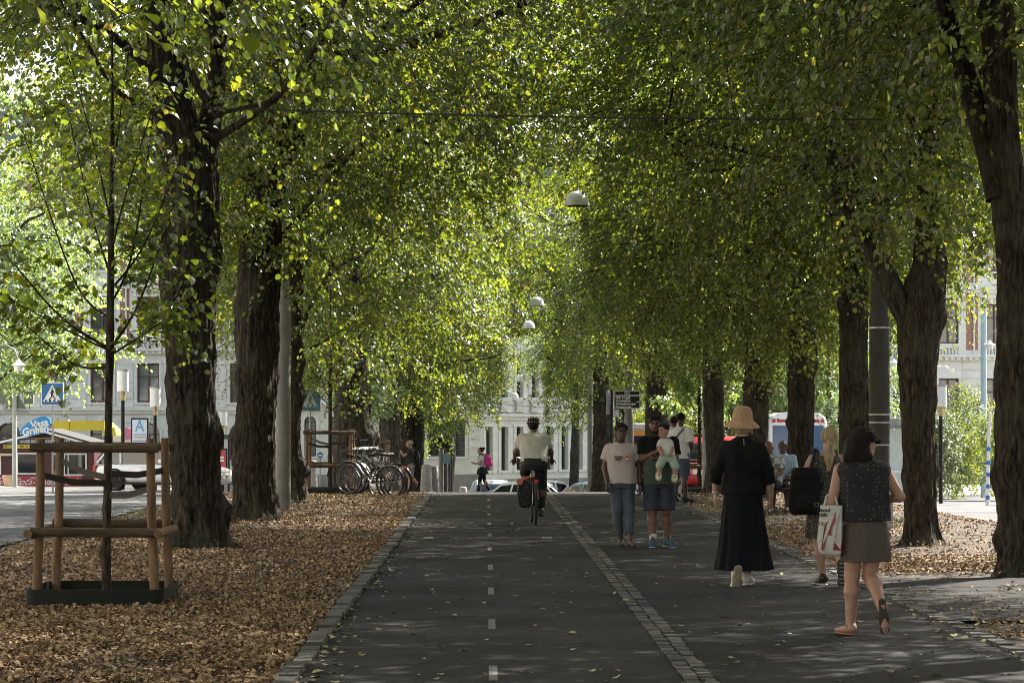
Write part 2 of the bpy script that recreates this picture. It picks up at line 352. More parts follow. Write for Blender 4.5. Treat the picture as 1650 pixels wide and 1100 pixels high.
# painted markings: dashes, bicycle symbol with squares
mb = MB()
def patch(mb, x0, x1, y0, y1, dz=.008): mb.add([(x0,y0,G(x0,y0)+dz),(x1,y0,G(x1,y0)+dz),(x1,y1,G(x1,y1)+dz),(x0,y1,G(x0,y1)+dz)], [(0,1,2,3)])
for k in range(11):
    d = 6680/409+k*3.91; patch(mb, .015, .072, d-.48, d+.48)
yb = 6680/191
for x in (-.82, .85): patch(mb, x-.07, x+.07, yb-.25, yb+.25)
def pring(cx, cyy, r, w=.035):
    for i in range(20):
        a, b_ = 2*PI*i/20, 2*PI*(i+1)/20
        mb.add([(cx+r*math.cos(a), cyy+r*math.sin(a), .008), (cx+r*math.cos(b_), cyy+r*math.sin(b_), .008), (cx+(r-w)*math.cos(b_), cyy+(r-w)*math.sin(b_), .008), (cx+(r-w)*math.cos(a), cyy+(r-w)*math.sin(a), .008)], [(0,1,2,3)])
def pline(a, b_, w=.02):
    d = Vector((b_[0]-a[0], b_[1]-a[1])).normalized(); n = Vector((-d.y, d.x))*w
    mb.add([(a[0]-n.x,a[1]-n.y,.0082),(b_[0]-n.x,b_[1]-n.y,.0082),(b_[0]+n.x,b_[1]+n.y,.0082),(a[0]+n.x,a[1]+n.y,.0082)], [(0,1,2,3)])
bx = .04
pring(bx-.3, yb-.2, .2); pring(bx+.3, yb-.2, .2)
for a, b_ in (((-.3,-.2),(-.12,.22)),((-.12,.22),(.2,.2)),((.3,-.2),(.17,.36)),((-.12,.22),(0,-.2)),((0,-.2),(.2,.2)),((-.3,-.2),(0,-.2)),((.17,.36),(.28,.4)),((-.2,.3),(-.05,.3))):
    pline((bx+a[0], yb+a[1]), (bx+b_[0], yb+b_[1]))
tag(mb.build('path_markings', mat('worn_paint', (.15,.15,.147), .8, .4, 40)), kind='structure')
# ---------------------------------------------------------------- leaf geometry
LEAF = np.array([(0,0,0),(.22,.40,.10),(.62,.38,.12),(1,0,-.02),(.62,-.38,.12),(.22,-.40,.10)], np.float32)
def nrm(a): return a/np.maximum(np.linalg.norm(a, axis=-1, keepdims=True), 1e-9)
def leaves_np(P, A, Nn, s):
    """leaf blades at P along A with normal Nn, length s -> verts, quads"""
    A = nrm(A); B = nrm(np.cross(Nn, A)); C = np.cross(A, B)
    V = P[:,None,:]+s[:,None,None]*(LEAF[None,:,0:1]*A[:,None,:]+LEAF[None,:,1:2]*B[:,None,:]+LEAF[None,:,2:3]*C[:,None,:])
    b = (np.arange(len(P))*6)[:,None]
    F = np.concatenate([b+np.array([[0,3,2,1]]), b+np.array([[0,5,4,3]])], 0)
    return V.reshape(-1,3), F
def litter(name, n, region, m, smin, smax, zlift, seed, label=None, tilt=.55, dens=None):
    r = np.random.default_rng(seed); x, y = region(r, n)
    z = gz(x, y)+zlift*r.random(len(x))*(1+.9*vn(np.stack([x,y,x*0],-1), 1.6, 4))+.006
    A = np.stack([r.normal(size=len(x)), r.normal(size=len(x)), r.normal(size=len(x))*tilt*.6], -1)
    Nn = np.stack([r.normal(size=len(x))*tilt, r.normal(size=len(x))*tilt, np.ones(len(x))], -1)
    V, F = leaves_np(np.stack([x,y,z],-1), A, Nn, r.uniform(smin, smax, len(x))*(1+.35*(r.random(len(x)) < .08)))
    o = raw_mesh(name, V, F, m); return tag(o, label, kind='stuff')
def persp(r, n, x0, x1, y0, y1, p=2.2):           # denser near the viewer
    u = r.random(n); y = (y0**(1-p)+(y1**(1-p)-y0**(1-p))*u)**(1/(1-p)); return r.uniform(x0, x1, n), y
def left_verge(r, n):
    x, y = persp(r, n, -6.4, -1.36, 14, 59, 2.0); k = (np.abs(x+6.4) > .5*r.random(n)) & ((vn(np.stack([x,y*.7,x*0],-1), .8, 18)+.5*vn(np.stack([x,y,x*0],-1), 2.6, 19) > -.42) | (r.random(n) < .30)); return x[k], y[k]
def right_verge(r, n):
    x, y = persp(r, n, 3.95, 8.9, 19, 58)
    k = ~((y > 20.5) & (y < 26.4) & (r.random(n) > .05)) & ((vn(np.stack([x,y,x*0],-1), .5, 8) > -.25) | (r.random(n) < .25)); return x[k], y[k]
litter('leaf_litter', 185000, left_verge, M['litter'], .017, .047, .035, 1)
litter('leaf_litter', 80000, right_verge, M['litter'], .018, .048, .03, 2)
def on_path(r, n):
    x, y = persp(r, n, -1.2, 3.7, 14, 56)
    x2, y2 = persp(r, int(n*1.6), -1.2, -1.0, 14, 56); x2 = -1.33+np.abs(r.normal(size=len(y2)))*.16; x3, y3 = persp(r, n, 3.55, 3.9, 14, 56); x3 = 3.92-np.abs(r.normal(size=len(y3)))*.18
    return np.concatenate([x,x2,x3]), np.concatenate([y,y2,y3])
litter('fallen_leaves', 270, on_path, M['litter2'], .03, .07, .004, 3, tilt=.18)
def grass_patch(r, n):
    cx = np.array([(-3.4,52),(-3.2,57),(-4.2,34),(-5.5,38),(-2.6,58),(6.5,40),(-5.8,44)]); i = r.integers(0, len(cx), n)
    return cx[i,0]+r.normal(size=n)*.5, cx[i,1]+r.normal(size=n)*1.2
r = np.random.default_rng(9); x, y = grass_patch(r, 2600); A = np.stack([r.normal(size=2600)*.5, r.normal(size=2600)*.5, np.ones(2600)], -1)
V = np.stack([x,y,gz(x,y)],-1); sd = nrm(np.stack([r.normal(size=2600), r.normal(size=2600)*.3, x*0],-1))*.006; L_ = r.uniform(.05,.13,2600)[:,None]
VV = np.stack([V-sd, V+sd, V+nrm(A)*L_], 1).reshape(-1,3)
tag(raw_mesh('grass', VV, np.arange(len(VV)).reshape(-1,3), mat('grass_blade', (.12,.16,.04), .8, .4, 9)), kind='stuff')
# ---------------------------------------------------------------- trees
def catmull(pts, n):
    pts = np.asarray(pts, float); k = len(pts); t = np.linspace(0, k-1-1e-6, n); i = t.astype(int); f = (t-i)[:,None]
    g = lambda j: pts[np.clip(j, 0, k-1)]
    a, b, c, d = g(i-1), g(i), g(i+1), g(i+2)
    return .5*((2*b)+(c-a)*f+(2*a-5*b+4*c-d)*f*f+(3*b-3*c+d-a)*f**3)
def trunk_np(path, seg=48, rings=90, burls=(), seed=0, ridge=.02, flare=.25):
    C = catmull(path, rings); th = np.linspace(0, 2*PI, seg, endpoint=False)
    R = C[:,3:4]; Z = C[:,2:3]; z0 = Z[0,0]
    h = Z-z0
    q = np.stack(np.broadcast_arrays(np.cos(th)[None]*1.2, np.sin(th)[None]*1.2, Z*.55+seed), -1)
    rr = R*(1+.13*vn(q, 1.3, seed)+.07*vn(q, 3, seed+1)+.03*vn(q, 8, seed+4))
    q2 = np.stack(np.broadcast_arrays(np.cos(th)[None], np.sin(th)[None], Z*.30+seed+.15*np.sin(3*th)[None]), -1)
    rd = np.abs(vn(q2, 8.5, seed+2))+.7*np.abs(vn(q2*np.array([1,1,1.6]), 17, seed+3))
    rr = rr+ridge*(rd-.4)*np.clip(R/.25, .2, 1.2)
    rr = rr*(1+flare*np.exp(-h/.24)*(1+.6*np.sin(th*5+seed)[None]+.4*np.sin(th*3+2*seed)[None]))
    rb = np.random.default_rng(seed+5); burls = list(burls)+([(rb.uniform(-PI,PI), rb.uniform(.3,4.5), rb.uniform(.015,.05), rb.uniform(.07,.16)) for _ in range(9)] if seg > 40 else [])
    for tb, zb, amp, sg in burls:
        dt = np.angle(np.exp(1j*(th[None]-tb)))
        g = np.exp(-((dt*R)**2+(h-zb)**2)/sg**2)
        rr = rr+amp*g*(1+.45*vn(q*3, 2.2, seed+7))
    V = np.stack([C[:,0:1]+rr*np.cos(th), C[:,1:2]+rr*np.sin(th), Z+0*th], -1).reshape(-1,3)
    F = []
    i = np.arange((rings-1)*seg).reshape(rings-1, seg); j = np.roll(i, -1, 1)
    F = np.stack([i, j, j+seg, i+seg], -1).reshape(-1,4)
    return V, F
def tube_np(pts, r0, r1, seg=6, n=10):
    C = catmull(pts, n); T = nrm(np.gradient(C, axis=0)); u = nrm(np.cross(T, np.array([.31,.2,.93]))); w = np.cross(T, u)
    th = np.linspace(0, 2*PI, seg, endpoint=False); R = np.linspace(r0, r1, n)[:,None,None]
    V = C[:,None]+R*(np.cos(th)[None,:,None]*u[:,None]+np.sin(th)[None,:,None]*w[:,None])
    i = np.arange((n-1)*seg).reshape(n-1, seg); j = np.roll(i, -1, 1)
    return V.reshape(-1,3), np.stack([i,j,j+seg,i+seg],-1).reshape(-1,4)
class NP:
    def __init__(s): s.V = []; s.F = []; s.n = 0
    def add(s, VF): s.V.append(VF[0]); s.F.append(VF[1]+s.n); s.n += len(VF[0]); return s
    def build(s, name, m, parent=None, smooth=True): return raw_mesh(name, np.concatenate(s.V), np.concatenate(s.F), m, parent, smooth)
def sprays(r, base, dirs, L, lpf, size, droop=.25):
    """leafy twigs: base (n,3), dirs (n,3), L (n,) -> leaves and twig tubes"""
    n = len(base); dirs = nrm(dirs); t = (np.arange(lpf)+.6)/lpf
    lat = nrm(np.cross(dirs, np.array([0,0,1.])+0*dirs)+1e-6); side = np.where(np.arange(lpf)%2 == 0, 1., -1.)
    P = base[:,None]+dirs[:,None]*(L[:,None]*t)[...,None]
    P[...,2] -= droop*(L[:,None]*t**2)
    P = P+lat[:,None]*(side*.03)[None,:,None]+r.normal(size=P.shape)*.035
    A = dirs[:,None]*.45+lat[:,None]*(side*.7)[None,:,None]+r.normal(size=P.shape)*.28
    A[...,2] -= .75
    up = r.normal(size=P.shape)*.36; up[...,2] += .55; up = up+dirs[:,None]*.6+lat[:,None]*(side*.25)[None,:,None]
    s = size*r.uniform(.5, 1.25, P.shape[:2])
    lv = leaves_np(P.reshape(-1,3), A.reshape(-1,3), up.reshape(-1,3), s.ravel())
    tip = base+dirs*L[:,None]; tip[:,2] -= droop*L; mid = base+dirs*(L*.5)[:,None]; mid[:,2] -= droop*L*.25
    th = np.array([0,2.1,4.2]); lt2 = np.cross(dirs, lat); V = []
    for c, rad in ((base,.006),(mid,.004),(tip,.0015)):
        V.append(c[:,None]+rad*(np.cos(th)[None,:,None]*lat[:,None]+np.sin(th)[None,:,None]*lt2[:,None]))
    V = np.concatenate(V, 1).reshape(-1,3); b = (np.arange(n)*9)[:,None]
    F = np.concatenate([b+np.array([[k, (k+1)%3, (k+1)%3+3, k+3]]) for k in (0,1,2)]+[b+np.array([[k+3, (k+1)%3+3, (k+1)%3+6, k+6]]) for k in (0,1,2)], 0)
    return lv, (V, F)
def crown_np(seed, R=4.9, z0=3.2, z1=13.5, ncl=120, spr=15, lpf=20, leaf=.082, start=3.0, flat=.5, zpow=1.0, clr=1.15, big=7.8, tops=1.1):
    r = np.random.default_rng(seed); zc = (z0+z1)/2; hz = (z1-z0)/2
    c = []
    while len(c) < ncl:
        p = r.normal(size=3); p /= np.linalg.norm(p); p *= r.random()**.42
        if p[2] > .1 and r.random() < .25: continue
        c.append((p[0]*R, p[1]*R, zc+p[2]*hz))
    c = np.array(c); lo, tw, br = NP(), NP(), NP()
    mains = [int(np.argmax(np.hypot(c[:,0], c[:,1])))]                # a dozen main boughs, the other clumps branch off them
    while len(mains) < 15: mains.append(int(np.argmax(np.min(np.linalg.norm((c[:,None]-c[mains])*np.array([1,1,.8]), axis=-1), 1))))
    nodes = []
    for k_ in mains:
        p = c[k_]; h = np.hypot(p[0], p[1]); zs = np.clip(p[2]-h*r.uniform(.35,.9)-r.random()*.6, start+.2+r.random()*2.2, 10.5); a = np.array([0,0,zs])
        m_ = a*.62+p*.38+r.normal(size=3)*.35; m_[2] += .10*h; m2 = a*.28+p*.72+r.normal(size=3)*.3; pts = [a, m_, m2, p]
        br.add(tube_np(pts, .022+.009*h, .012, 7, 16)); nodes += list(catmull(pts, 9)[3:])
    nodes = np.array(nodes)
    for k_, p in enumerate(c):
        if k_ not in mains:
            dd = np.linalg.norm((nodes-p)*np.array([1,1,1.3]), axis=1); q = nodes[int(np.argmin(dd))]; md = (p+q)/2+r.normal(size=3)*.16*min(1.5, dd.min()); md[2] += .08
            br.add(tube_np([q, md, p], .010+.004*min(dd.min(), 3), .006, 5, 8))
        for _ in range(4):
            e = p+r.normal(size=3)*np.array([.65,.65,.28]); br.add(tube_np([p, (p+e)/2+r.normal(size=3)*.06, e], .007, .003, 4, 5))
    for bigger in (False, True):
        cc = c[(c[:,2] > big) == bigger]
        if not len(cc): continue
        k = spr if not bigger else int(spr*tops)
        b = np.repeat(cc, k, 0)+r.normal(size=(len(cc)*k, 3))*np.array([.56,.56,.25])*clr
        d = b*np.array([1,1,0]); d = nrm(d)*.8+r.normal(size=b.shape)*np.array([.7,.7,.28]); d[:,2] -= .12; low = (b[:,2] < z0+2.2) & (r.random(len(b)) < .4); d[low,2] -= .6
        lv, tws = sprays(r, b, d, r.uniform(.5, 1.1, len(b)), lpf if not bigger else int(lpf*.7), leaf*(1.65 if bigger else 1), .38)
        lo.add(lv)
        if not bigger: tw.add(tws)
    return lo, tw, br
def crown_meshes(tagname, m, **kw):
    lo, tw, br = crown_np(**kw)
    out = []
    for nm, q, mm, sm in (('crown', lo, m, False), ('twig', tw, M['twig'], False), ('branch', br, M['bark'], True)):
        o = q.build(nm, mm, None, sm); out.append(o.data); bpy.data.objects.remove(o)
    return out
CR = [crown_meshes('lime', M['leaf'], seed=s, ncl=n, z0=z, R=5.3, spr=36, tops=t) for s, n, z, t in ((11,140,3.4,.66),(12,144,3.2,.68),(13,130,3.0,.5),(14,134,3.3,.58),(15,136,2.6,.75),(16,200,3.3,.2),(17,205,3.0,.22),(18,200,3.2,.18))]
CRF = [crown_meshes('far', M['leaf_far'], seed=s, ncl=130, spr=14, lpf=14, leaf=.15, z0=z0, z1=z1, R=R, start=1.5, big=99) for s, z0, z1, R in ((21,2.2,14,5.5),(22,1.6,10,4.2))]
def put(name, me, parent, loc=(0,0,0), rz=0, s=1.0):
    o = link(name, me, parent); o.location = loc; o.rotation_euler = (0,0,rz); o.scale = (s,s,s); return o
def px_path(d, rows, top=None, base=None):
    """rows: (y, left, right) of the photo -> (x,y,z,r) of the stem, relative to the foot"""
    pts = []
    for y, l, rr in rows: p = PX((l+rr)/2, y, d); pts.append([p.x, p.y, p.z, (rr-l)/2*d/4000])
    return pts
def lime(label, d, rows, burls=(), var=0, rz=0, cs=1.0, coff=(0,0), cz=0, limbs=(), seed=0, m='bark', crown=True, top=7.5, seg=52, extra=None, flare=.34, dy=None):
    pts = px_path(d, rows)
    x0, z0 = pts[0][0], G(pts[0][0], d); root = thing('lime_tree', label, 'tree', (x0, d, z0), 0, 'lime trees of the avenue')
    rel = [(p[0]-x0, 0, p[2]-z0, p[3]) for p in pts]; rel[0] = (0, 0, -.08, rel[0][3])
    zt = rel[-1][2]
    if zt < top: rel += [(rel[-1][0]*1.0+(rel[-1][0]-rel[-2][0])*.5, .2, (zt+top)/2+.2, rel[-1][3]*.8), (rel[-1][0], .2, top, rel[-1][3]*.45)]
    q = NP(); q.add(trunk_np(rel, 96 if d < 45 else 64, 170, burls, seed, .034, flare))
    q.build('trunk', M[m], root)
    for lb in limbs:                                              # (pixel points, w0, w1)
        pp = [PX(a, b_, d+(c_ if len(t) > 2 else 0)) for t in lb[0] for a, b_, *c__ in [t] for c_ in [c__[0] if c__ else 0]]
        rr = [(p.x-x0, p.y-d, p.z-z0) for p in pp]
        NP().add(tube_np(rr, lb[1]*d/8000, lb[2]*d/8000, 12, 26)).build('limb', M[m], root)
    if crown:
        tx = np.interp(5.5, [p[2] for p in rel], [p[0] for p in rel])
        for nm, me in zip(('crown','twigs_in_crown','branch_system'), CR[var]):
            put({'crown':'crown','twigs_in_crown':'twig_work','branch_system':'bough_work'}[nm], me, root, (tx+coff[0], coff[1], cz), rz, cs)
        if d > 39:
            for ch in root.children:
                if ch.name.startswith('crown'): prune(ch, 6, 2)
                if ch.name.startswith('twig_work'): prune(ch, 9, 6)
                if ch.name.startswith('bough_work'): prune(ch, 1, 1)
    if extra: leafy(root, extra, (x0, d, z0), seed)
    return root
def prune(o, per, nf):
    # the crowns are kept clear of the lamps over the path: drop leaves (per vertices, nf faces each) inside that clearance
    me = o.data; n = len(me.vertices); V = np.empty(n*3, np.float32); me.vertices.foreach_get('co', V); V = V.reshape(-1,3)
    bpy.context.view_layer.update(); Wm = np.array(o.matrix_world); P = V[::per] @ Wm[:3,:3].T+Wm[:3,3]
    keep = ~((np.abs(P[:,0]-1.4) < .85) & (P[:,2]-gz(P[:,0], P[:,1]) < 6.9) & (P[:,1] > 39) & (P[:,1] < 112))
    if per == 1:
        f = np.empty(len(me.polygons)*4, np.int32); me.polygons.foreach_get('vertices', f); f = f.reshape(-1,4); t = raw_mesh('pruned', V, f[keep[f].all(1)], me.materials[0], None, True); o.data = t.data; bpy.data.objects.remove(t); return
    k = np.nonzero(keep)[0]; Vk = V.reshape(-1,per,3)[k].reshape(-1,3); b = (np.arange(len(k))*per)[:,None]
    fs = [[0,3,2,1],[0,5,4,3]] if per == 6 else [[q, (q+1)%3, (q+1)%3+3, q+3] for q in (0,1,2)]+[[q+3, (q+1)%3+3, (q+1)%3+6, q+6] for q in (0,1,2)]
    F = np.concatenate([b+np.array([f]) for f in fs], 0); t = raw_mesh('pruned', Vk, F, me.materials[0]); o.data = t.data; bpy.data.objects.remove(t)
def leafy(root, ex, o, seed, leaf=.085, name='low_foliage', m=None, lpf=16):
    """ex: (px, py, d, spread_m, n) hanging sprays low on the tree"""
    r = np.random.default_rng(seed+77); B = []; D = []
    for (x, y, d, sp, n) in ex:
        p = PX(x, y, d); b = np.array([p.x-o[0], p.y-o[1], p.z-o[2]])+r.normal(size=(n,3))*np.array([sp, sp*.8, sp*.7]); B.append(b)
        dd = r.normal(size=(n,3))*np.array([1,.8,.35]); dd[:,2] -= .35; D.append(dd)
    B = np.concatenate(B); D = np.concatenate(D)
    lv, tw = sprays(r, B, D, r.uniform(.25,.6,len(B)), lpf, leaf, .4)
    q = NP().add(lv).add(tw); raw_mesh(name, np.concatenate(q.V), np.concatenate(q.F), [m or M['leaf'], M['twig']], root, False, np.concatenate([np.zeros(len(lv[1])), np.ones(len(tw[1]))]))
lime('old lime tree with a big burl at its foot, behind the nearest wooden tree guard', 32,
  [(886,268,366),(860,276,360),(800,280,352),(700,274,348),(600,270,346),(500,266,346),(400,262,350),(300,268,350),(250,262,340),(150,246,306),(0,232,268)],
  [(.0,.55,.10,.20),(PI*.98,.65,.05,.15),(-.3,1.55,.07,.16),(-1.2,1.75,.05,.15),(.1,3.85,.06,.14)], 0, .4, 1.0, coff=(.5,0), cz=1.9, limbs=[([(325,300),(338,200,.3),(352,90,.6),(350,-60,1)],46,22), ([(270,170),(230,100,-.5),(150,40,-1),(40,0,-1.5)],22,8)],
  seed=1, extra=[(295,470,31.3,.28,9),(290,560,31.2,.2,4),(300,380,31.4,.3,8),(380,360,33,.35,9),(340,330,31.5,.3,6),(130,190,30,.4,7),(60,170,29,.35,6)])
lime('second old lime tree of the left row, thick dark trunk next to the grey pole', 41,
  [(840,370,446),(815,378,443),(760,378,442),(690,382,440),(600,382,445),(450,386,450),(350,390,455),(290,402,460),(200,420,462),(100,430,462),(-40,430,455)],
  [(PI*.95,1.5,.12,.17),(.05,.45,.05,.14),(PI*.9,1.15,.05,.14)], 1, 2.1, 1.0, coff=(.6,0), cz=1.5, limbs=[([(440,290),(478,180,.2),(490,60,.3),(495,-60,.4)],38,26), ([(490,95),(560,88,-.8),(640,74,-1.6),(700,58,-2.2),(800,24,-3),(880,-10,-3.6)],20,10)],
  seed=2, extra=[(400,380,40.2,.3,5),(395,330,40,.3,5),(480,420,41,.5,12),(520,330,41,.7,20),(560,560,43,.4,4)])
lime('third lime tree of the left row, half hidden behind the grey pole', 50.5,
  [(810,446,492),(790,450,492),(750,450,486),(650,455,484),(500,458,488),(300,462,488),(100,468,488)],
  [(.1,.75,.16,.22),(0,2.2,.08,.25),(.2,2.9,.06,.2)], 2, 4.0, 1.0, coff=(0,0), seed=3, extra=[(560,440,49,.7,22),(600,500,50,.8,26),(640,470,50,.7,20)])
lime('broad gnarled lime tree behind the parked bicycles and the far tree guard', 62,
  [(785,530,602),(770,535,598),(720,538,596),(650,540,592),(560,542,588),(450,548,584)],
  [(.2,1.5,.22,.3),(.1,.9,.15,.3),(PI*.8,1.1,.08,.25)], 3, 1.0, .98, coff=(-.5,0), seed=4, m='bark2', extra=[(600,585,61,.4,8),(640,630,60,.5,9),(700,612,60,.45,10),(660,560,60,.9,24)])
lime('lime tree with a plain grey trunk just left of the man taking a photo', 76,
  [(788,606,648),(760,610,645),(700,612,645),(600,614,642),(480,616,640)], [(2,1.5,.05,.3)], 4, 3.0, .9, coff=(-.3,0), cz=.1, seed=5, m='bark2', extra=[(716,690,84,.35,12),(700,705,84,.3,8),(720,640,76,.6,14)])
lime('dark lime trunk right behind the man taking a photo', 82,
  [(790,640,686),(760,645,682),(700,646,682),(600,648,680),(480,650,676)], [(1,2,.06,.3)], 2, 5.0, .9, coff=(-.3,0), cz=.1, seed=6, m='bark', extra=[(700,620,80,.6,16),(690,600,80,.8,20),(740,600,83,.8,14)])
RG = [
 ('lime tree at the right picture edge with a limb arching over the path', 26.8, [(928,1604,1680),(905,1612,1676),(870,1614,1672),(780,1606,1668),(650,1606,1666),(500,1606,1666),(400,1606,1662),(300,1596,1650),(200,1590,1640),(100,1584,1636),(-40,1580,1630)], [(PI,.45,.08,.14),(PI,2.2,.03,.15),(-PI/2,.55,.05,.15)], 3, .7, [([(1612,320),(1590,230,.1),(1555,120,.2),(1530,40,.3),(1510,-60,.5)],48,24)], [(1560,150,26,.3,6),(1545,290,27,.3,6),(1500,180,27,.4,8),(1560,400,26.5,.15,2)]),
 ('forked lime tree whose thick left limb bends away below the leaves', 33.6, [(878,1452,1520),(855,1458,1510),(780,1455,1508),(690,1452,1506),(600,1448,1506),(540,1448,1512),(480,1450,1518),(420,1470,1520),(330,1478,1518),(200,1482,1512),(0,1490,1512)], [(0.1,3.1,.07,.15),(-.2,2.0,.03,.15),(0,1.1,.03,.12)], 1, 3.4, [([(1470,520),(1440,470),(1410,410,.2),(1385,370,.4),(1350,310,.6),(1330,200,.8)],44,20)], [(1520,360,33,.35,8),(1560,340,32.5,.3,6),(1440,340,33,.4,10),(1395,360,33,.5,14)]),
 ('lime tree partly behind the woman with sunglasses, next to the concrete pole', 40, [(845,1350,1402),(820,1352,1398),(700,1352,1398),(660,1350,1402),(600,1352,1398),(480,1350,1396),(400,1354,1396),(300,1350,1390)], [(.1,1.75,.06,.15),(PI,.9,.03,.1)], 0, 5.0, [([(1365,380),(1330,320,.2),(1290,270,.4),(1200,240,.5),(1090,228,.6)],30,9)], [(1340,440,39,.5,12),(1320,380,39,.6,16),(1290,410,39,.5,12)]),
 ('lime tree right of the straw hat, in front of the tram', 46, [(828,1266,1316),(800,1270,1312),(700,1272,1310),(620,1270,1312),(560,1272,1316),(500,1274,1310),(420,1278,1306)], [(0,2.7,.05,.15),(PI,1.2,.03,.15)], 4, 2.2, [([(1290,470),(1300,400,.2),(1330,340,.4)],20,10)], [(1240,480,45,.6,18),(1210,440,45,.6,18),(1320,560,45,.25,4)]),
 ('lime tree directly behind the straw hat of the woman in black', 52, [(812,1196,1240),(780,1198,1238),(690,1198,1236),(640,1198,1238),(590,1200,1236),(520,1202,1234)], [(.1,2.4,.09,.2),(.2,.6,.04,.2)], 2, .2, [], [(1170,520,51,.6,18),(1225,560,51,.2,5),(1250,570,52,.3,8),(1200,500,51,.6,18)]),
 ('slim lime tree by the red car and the wooden rail', 58, [(803,1136,1176),(780,1138,1172),(700,1138,1166),(620,1134,1164),(540,1134,1162)], [(2.5,1.6,.03,.2)], 1, 1.6, [], [(1145,560,57,.2,4),(1100,540,57,.7,18),(1060,520,56,.8,22)]),
 ('massive lime tree standing behind the direction sign', 72, [(800,1034,1084),(760,1038,1080),(680,1040,1078),(600,1042,1076),(500,1044,1072)], [(1,2,.1,.4)], 0, 2.6, [], [(1030,560,71,.9,24),(985,520,60,.35,16),(990,545,60,.3,12),(1000,480,60,.6,10)]),
 ('farthest lime trunk left of the direction sign', 84, [(800,950,986),(760,954,984),(680,956,984),(600,958,982)], [(.2,2.2,.12,.4)], 3, 4.4, [], [(940,620,84,.7,22),(900,620,86,.6,16),(870,600,86,.8,18),(960,590,82,.9,24)]),
]
for i, (lb, d, rows, bu, var, rz, limbs, ex) in enumerate(RG):
    lime(lb, d, rows, bu, (5,1,7,5,6,7,5,6)[i] if d < 75 else var, rz, (1.0 if d < 45 else .92), limbs=limbs, seed=20+i, m='bark' if d < 50 else 'bark2', extra=ex, coff=(-.2 if d < 57 else .4, 0), cz=(2.0 if i == 0 else 1.6 if i == 1 else .9 if d < 42 else (0 if d < 57 else .3)))
# avenue trees whose trunks stand outside the frame: their crowns hang into it and shade the path
def plain_lime(label, x, y, var, rz, cz=0, s=1.0):
    root = thing('lime_tree', label, 'tree', (x, y, G(x, y)), 0, 'lime trees of the avenue')
    NP().add(trunk_np([(0,0,-.08,.36),(0,0,1,.32),(.1,0,3,.3),(0,.1,5,.26),(0,.1,8,.12)], 36, 50, [], var+50)).build('trunk', M['bark'], root)
    for nm, me in zip(('crown','twig_work','bough_work'), CR[var]):
        o = put(nm, me, root, (0,0,cz), rz, s)
        if y > 47: prune(o, {'crown': 6, 'twig_work': 9, 'bough_work': 1}[nm], 2)
    return root
plain_lime('lime crown hanging into the top left corner from a trunk outside the picture', -4.75, 18.8, 2, 2.0, 1.2)
plain_lime('lime crown hanging into the top right corner from a trunk outside the picture', 5.9, 19.6, 2, 3.0, 1.4)
plain_lime('lime crown over the walkers from a trunk outside the picture on the right', 6.0, 12.6, 3, 1.2, 1.0)

for lb, x, y, v, rz in (('lime tree beside the viewer on the left, outside the picture', -4.4, 9.5, 1, .5), ('lime tree beside the viewer on the right, outside the picture', 6, 4.6, 3, 2.5), ('lime tree behind the viewer on the left, outside the picture', -4.2, -3.5, 0, 4), ('lime tree behind the viewer on the right, outside the picture', 6, -3.5, 2, 1)):
    plain_lime(lb, x, y, v, rz, .6)  # unseen trees, added to keep open sky light off the near path

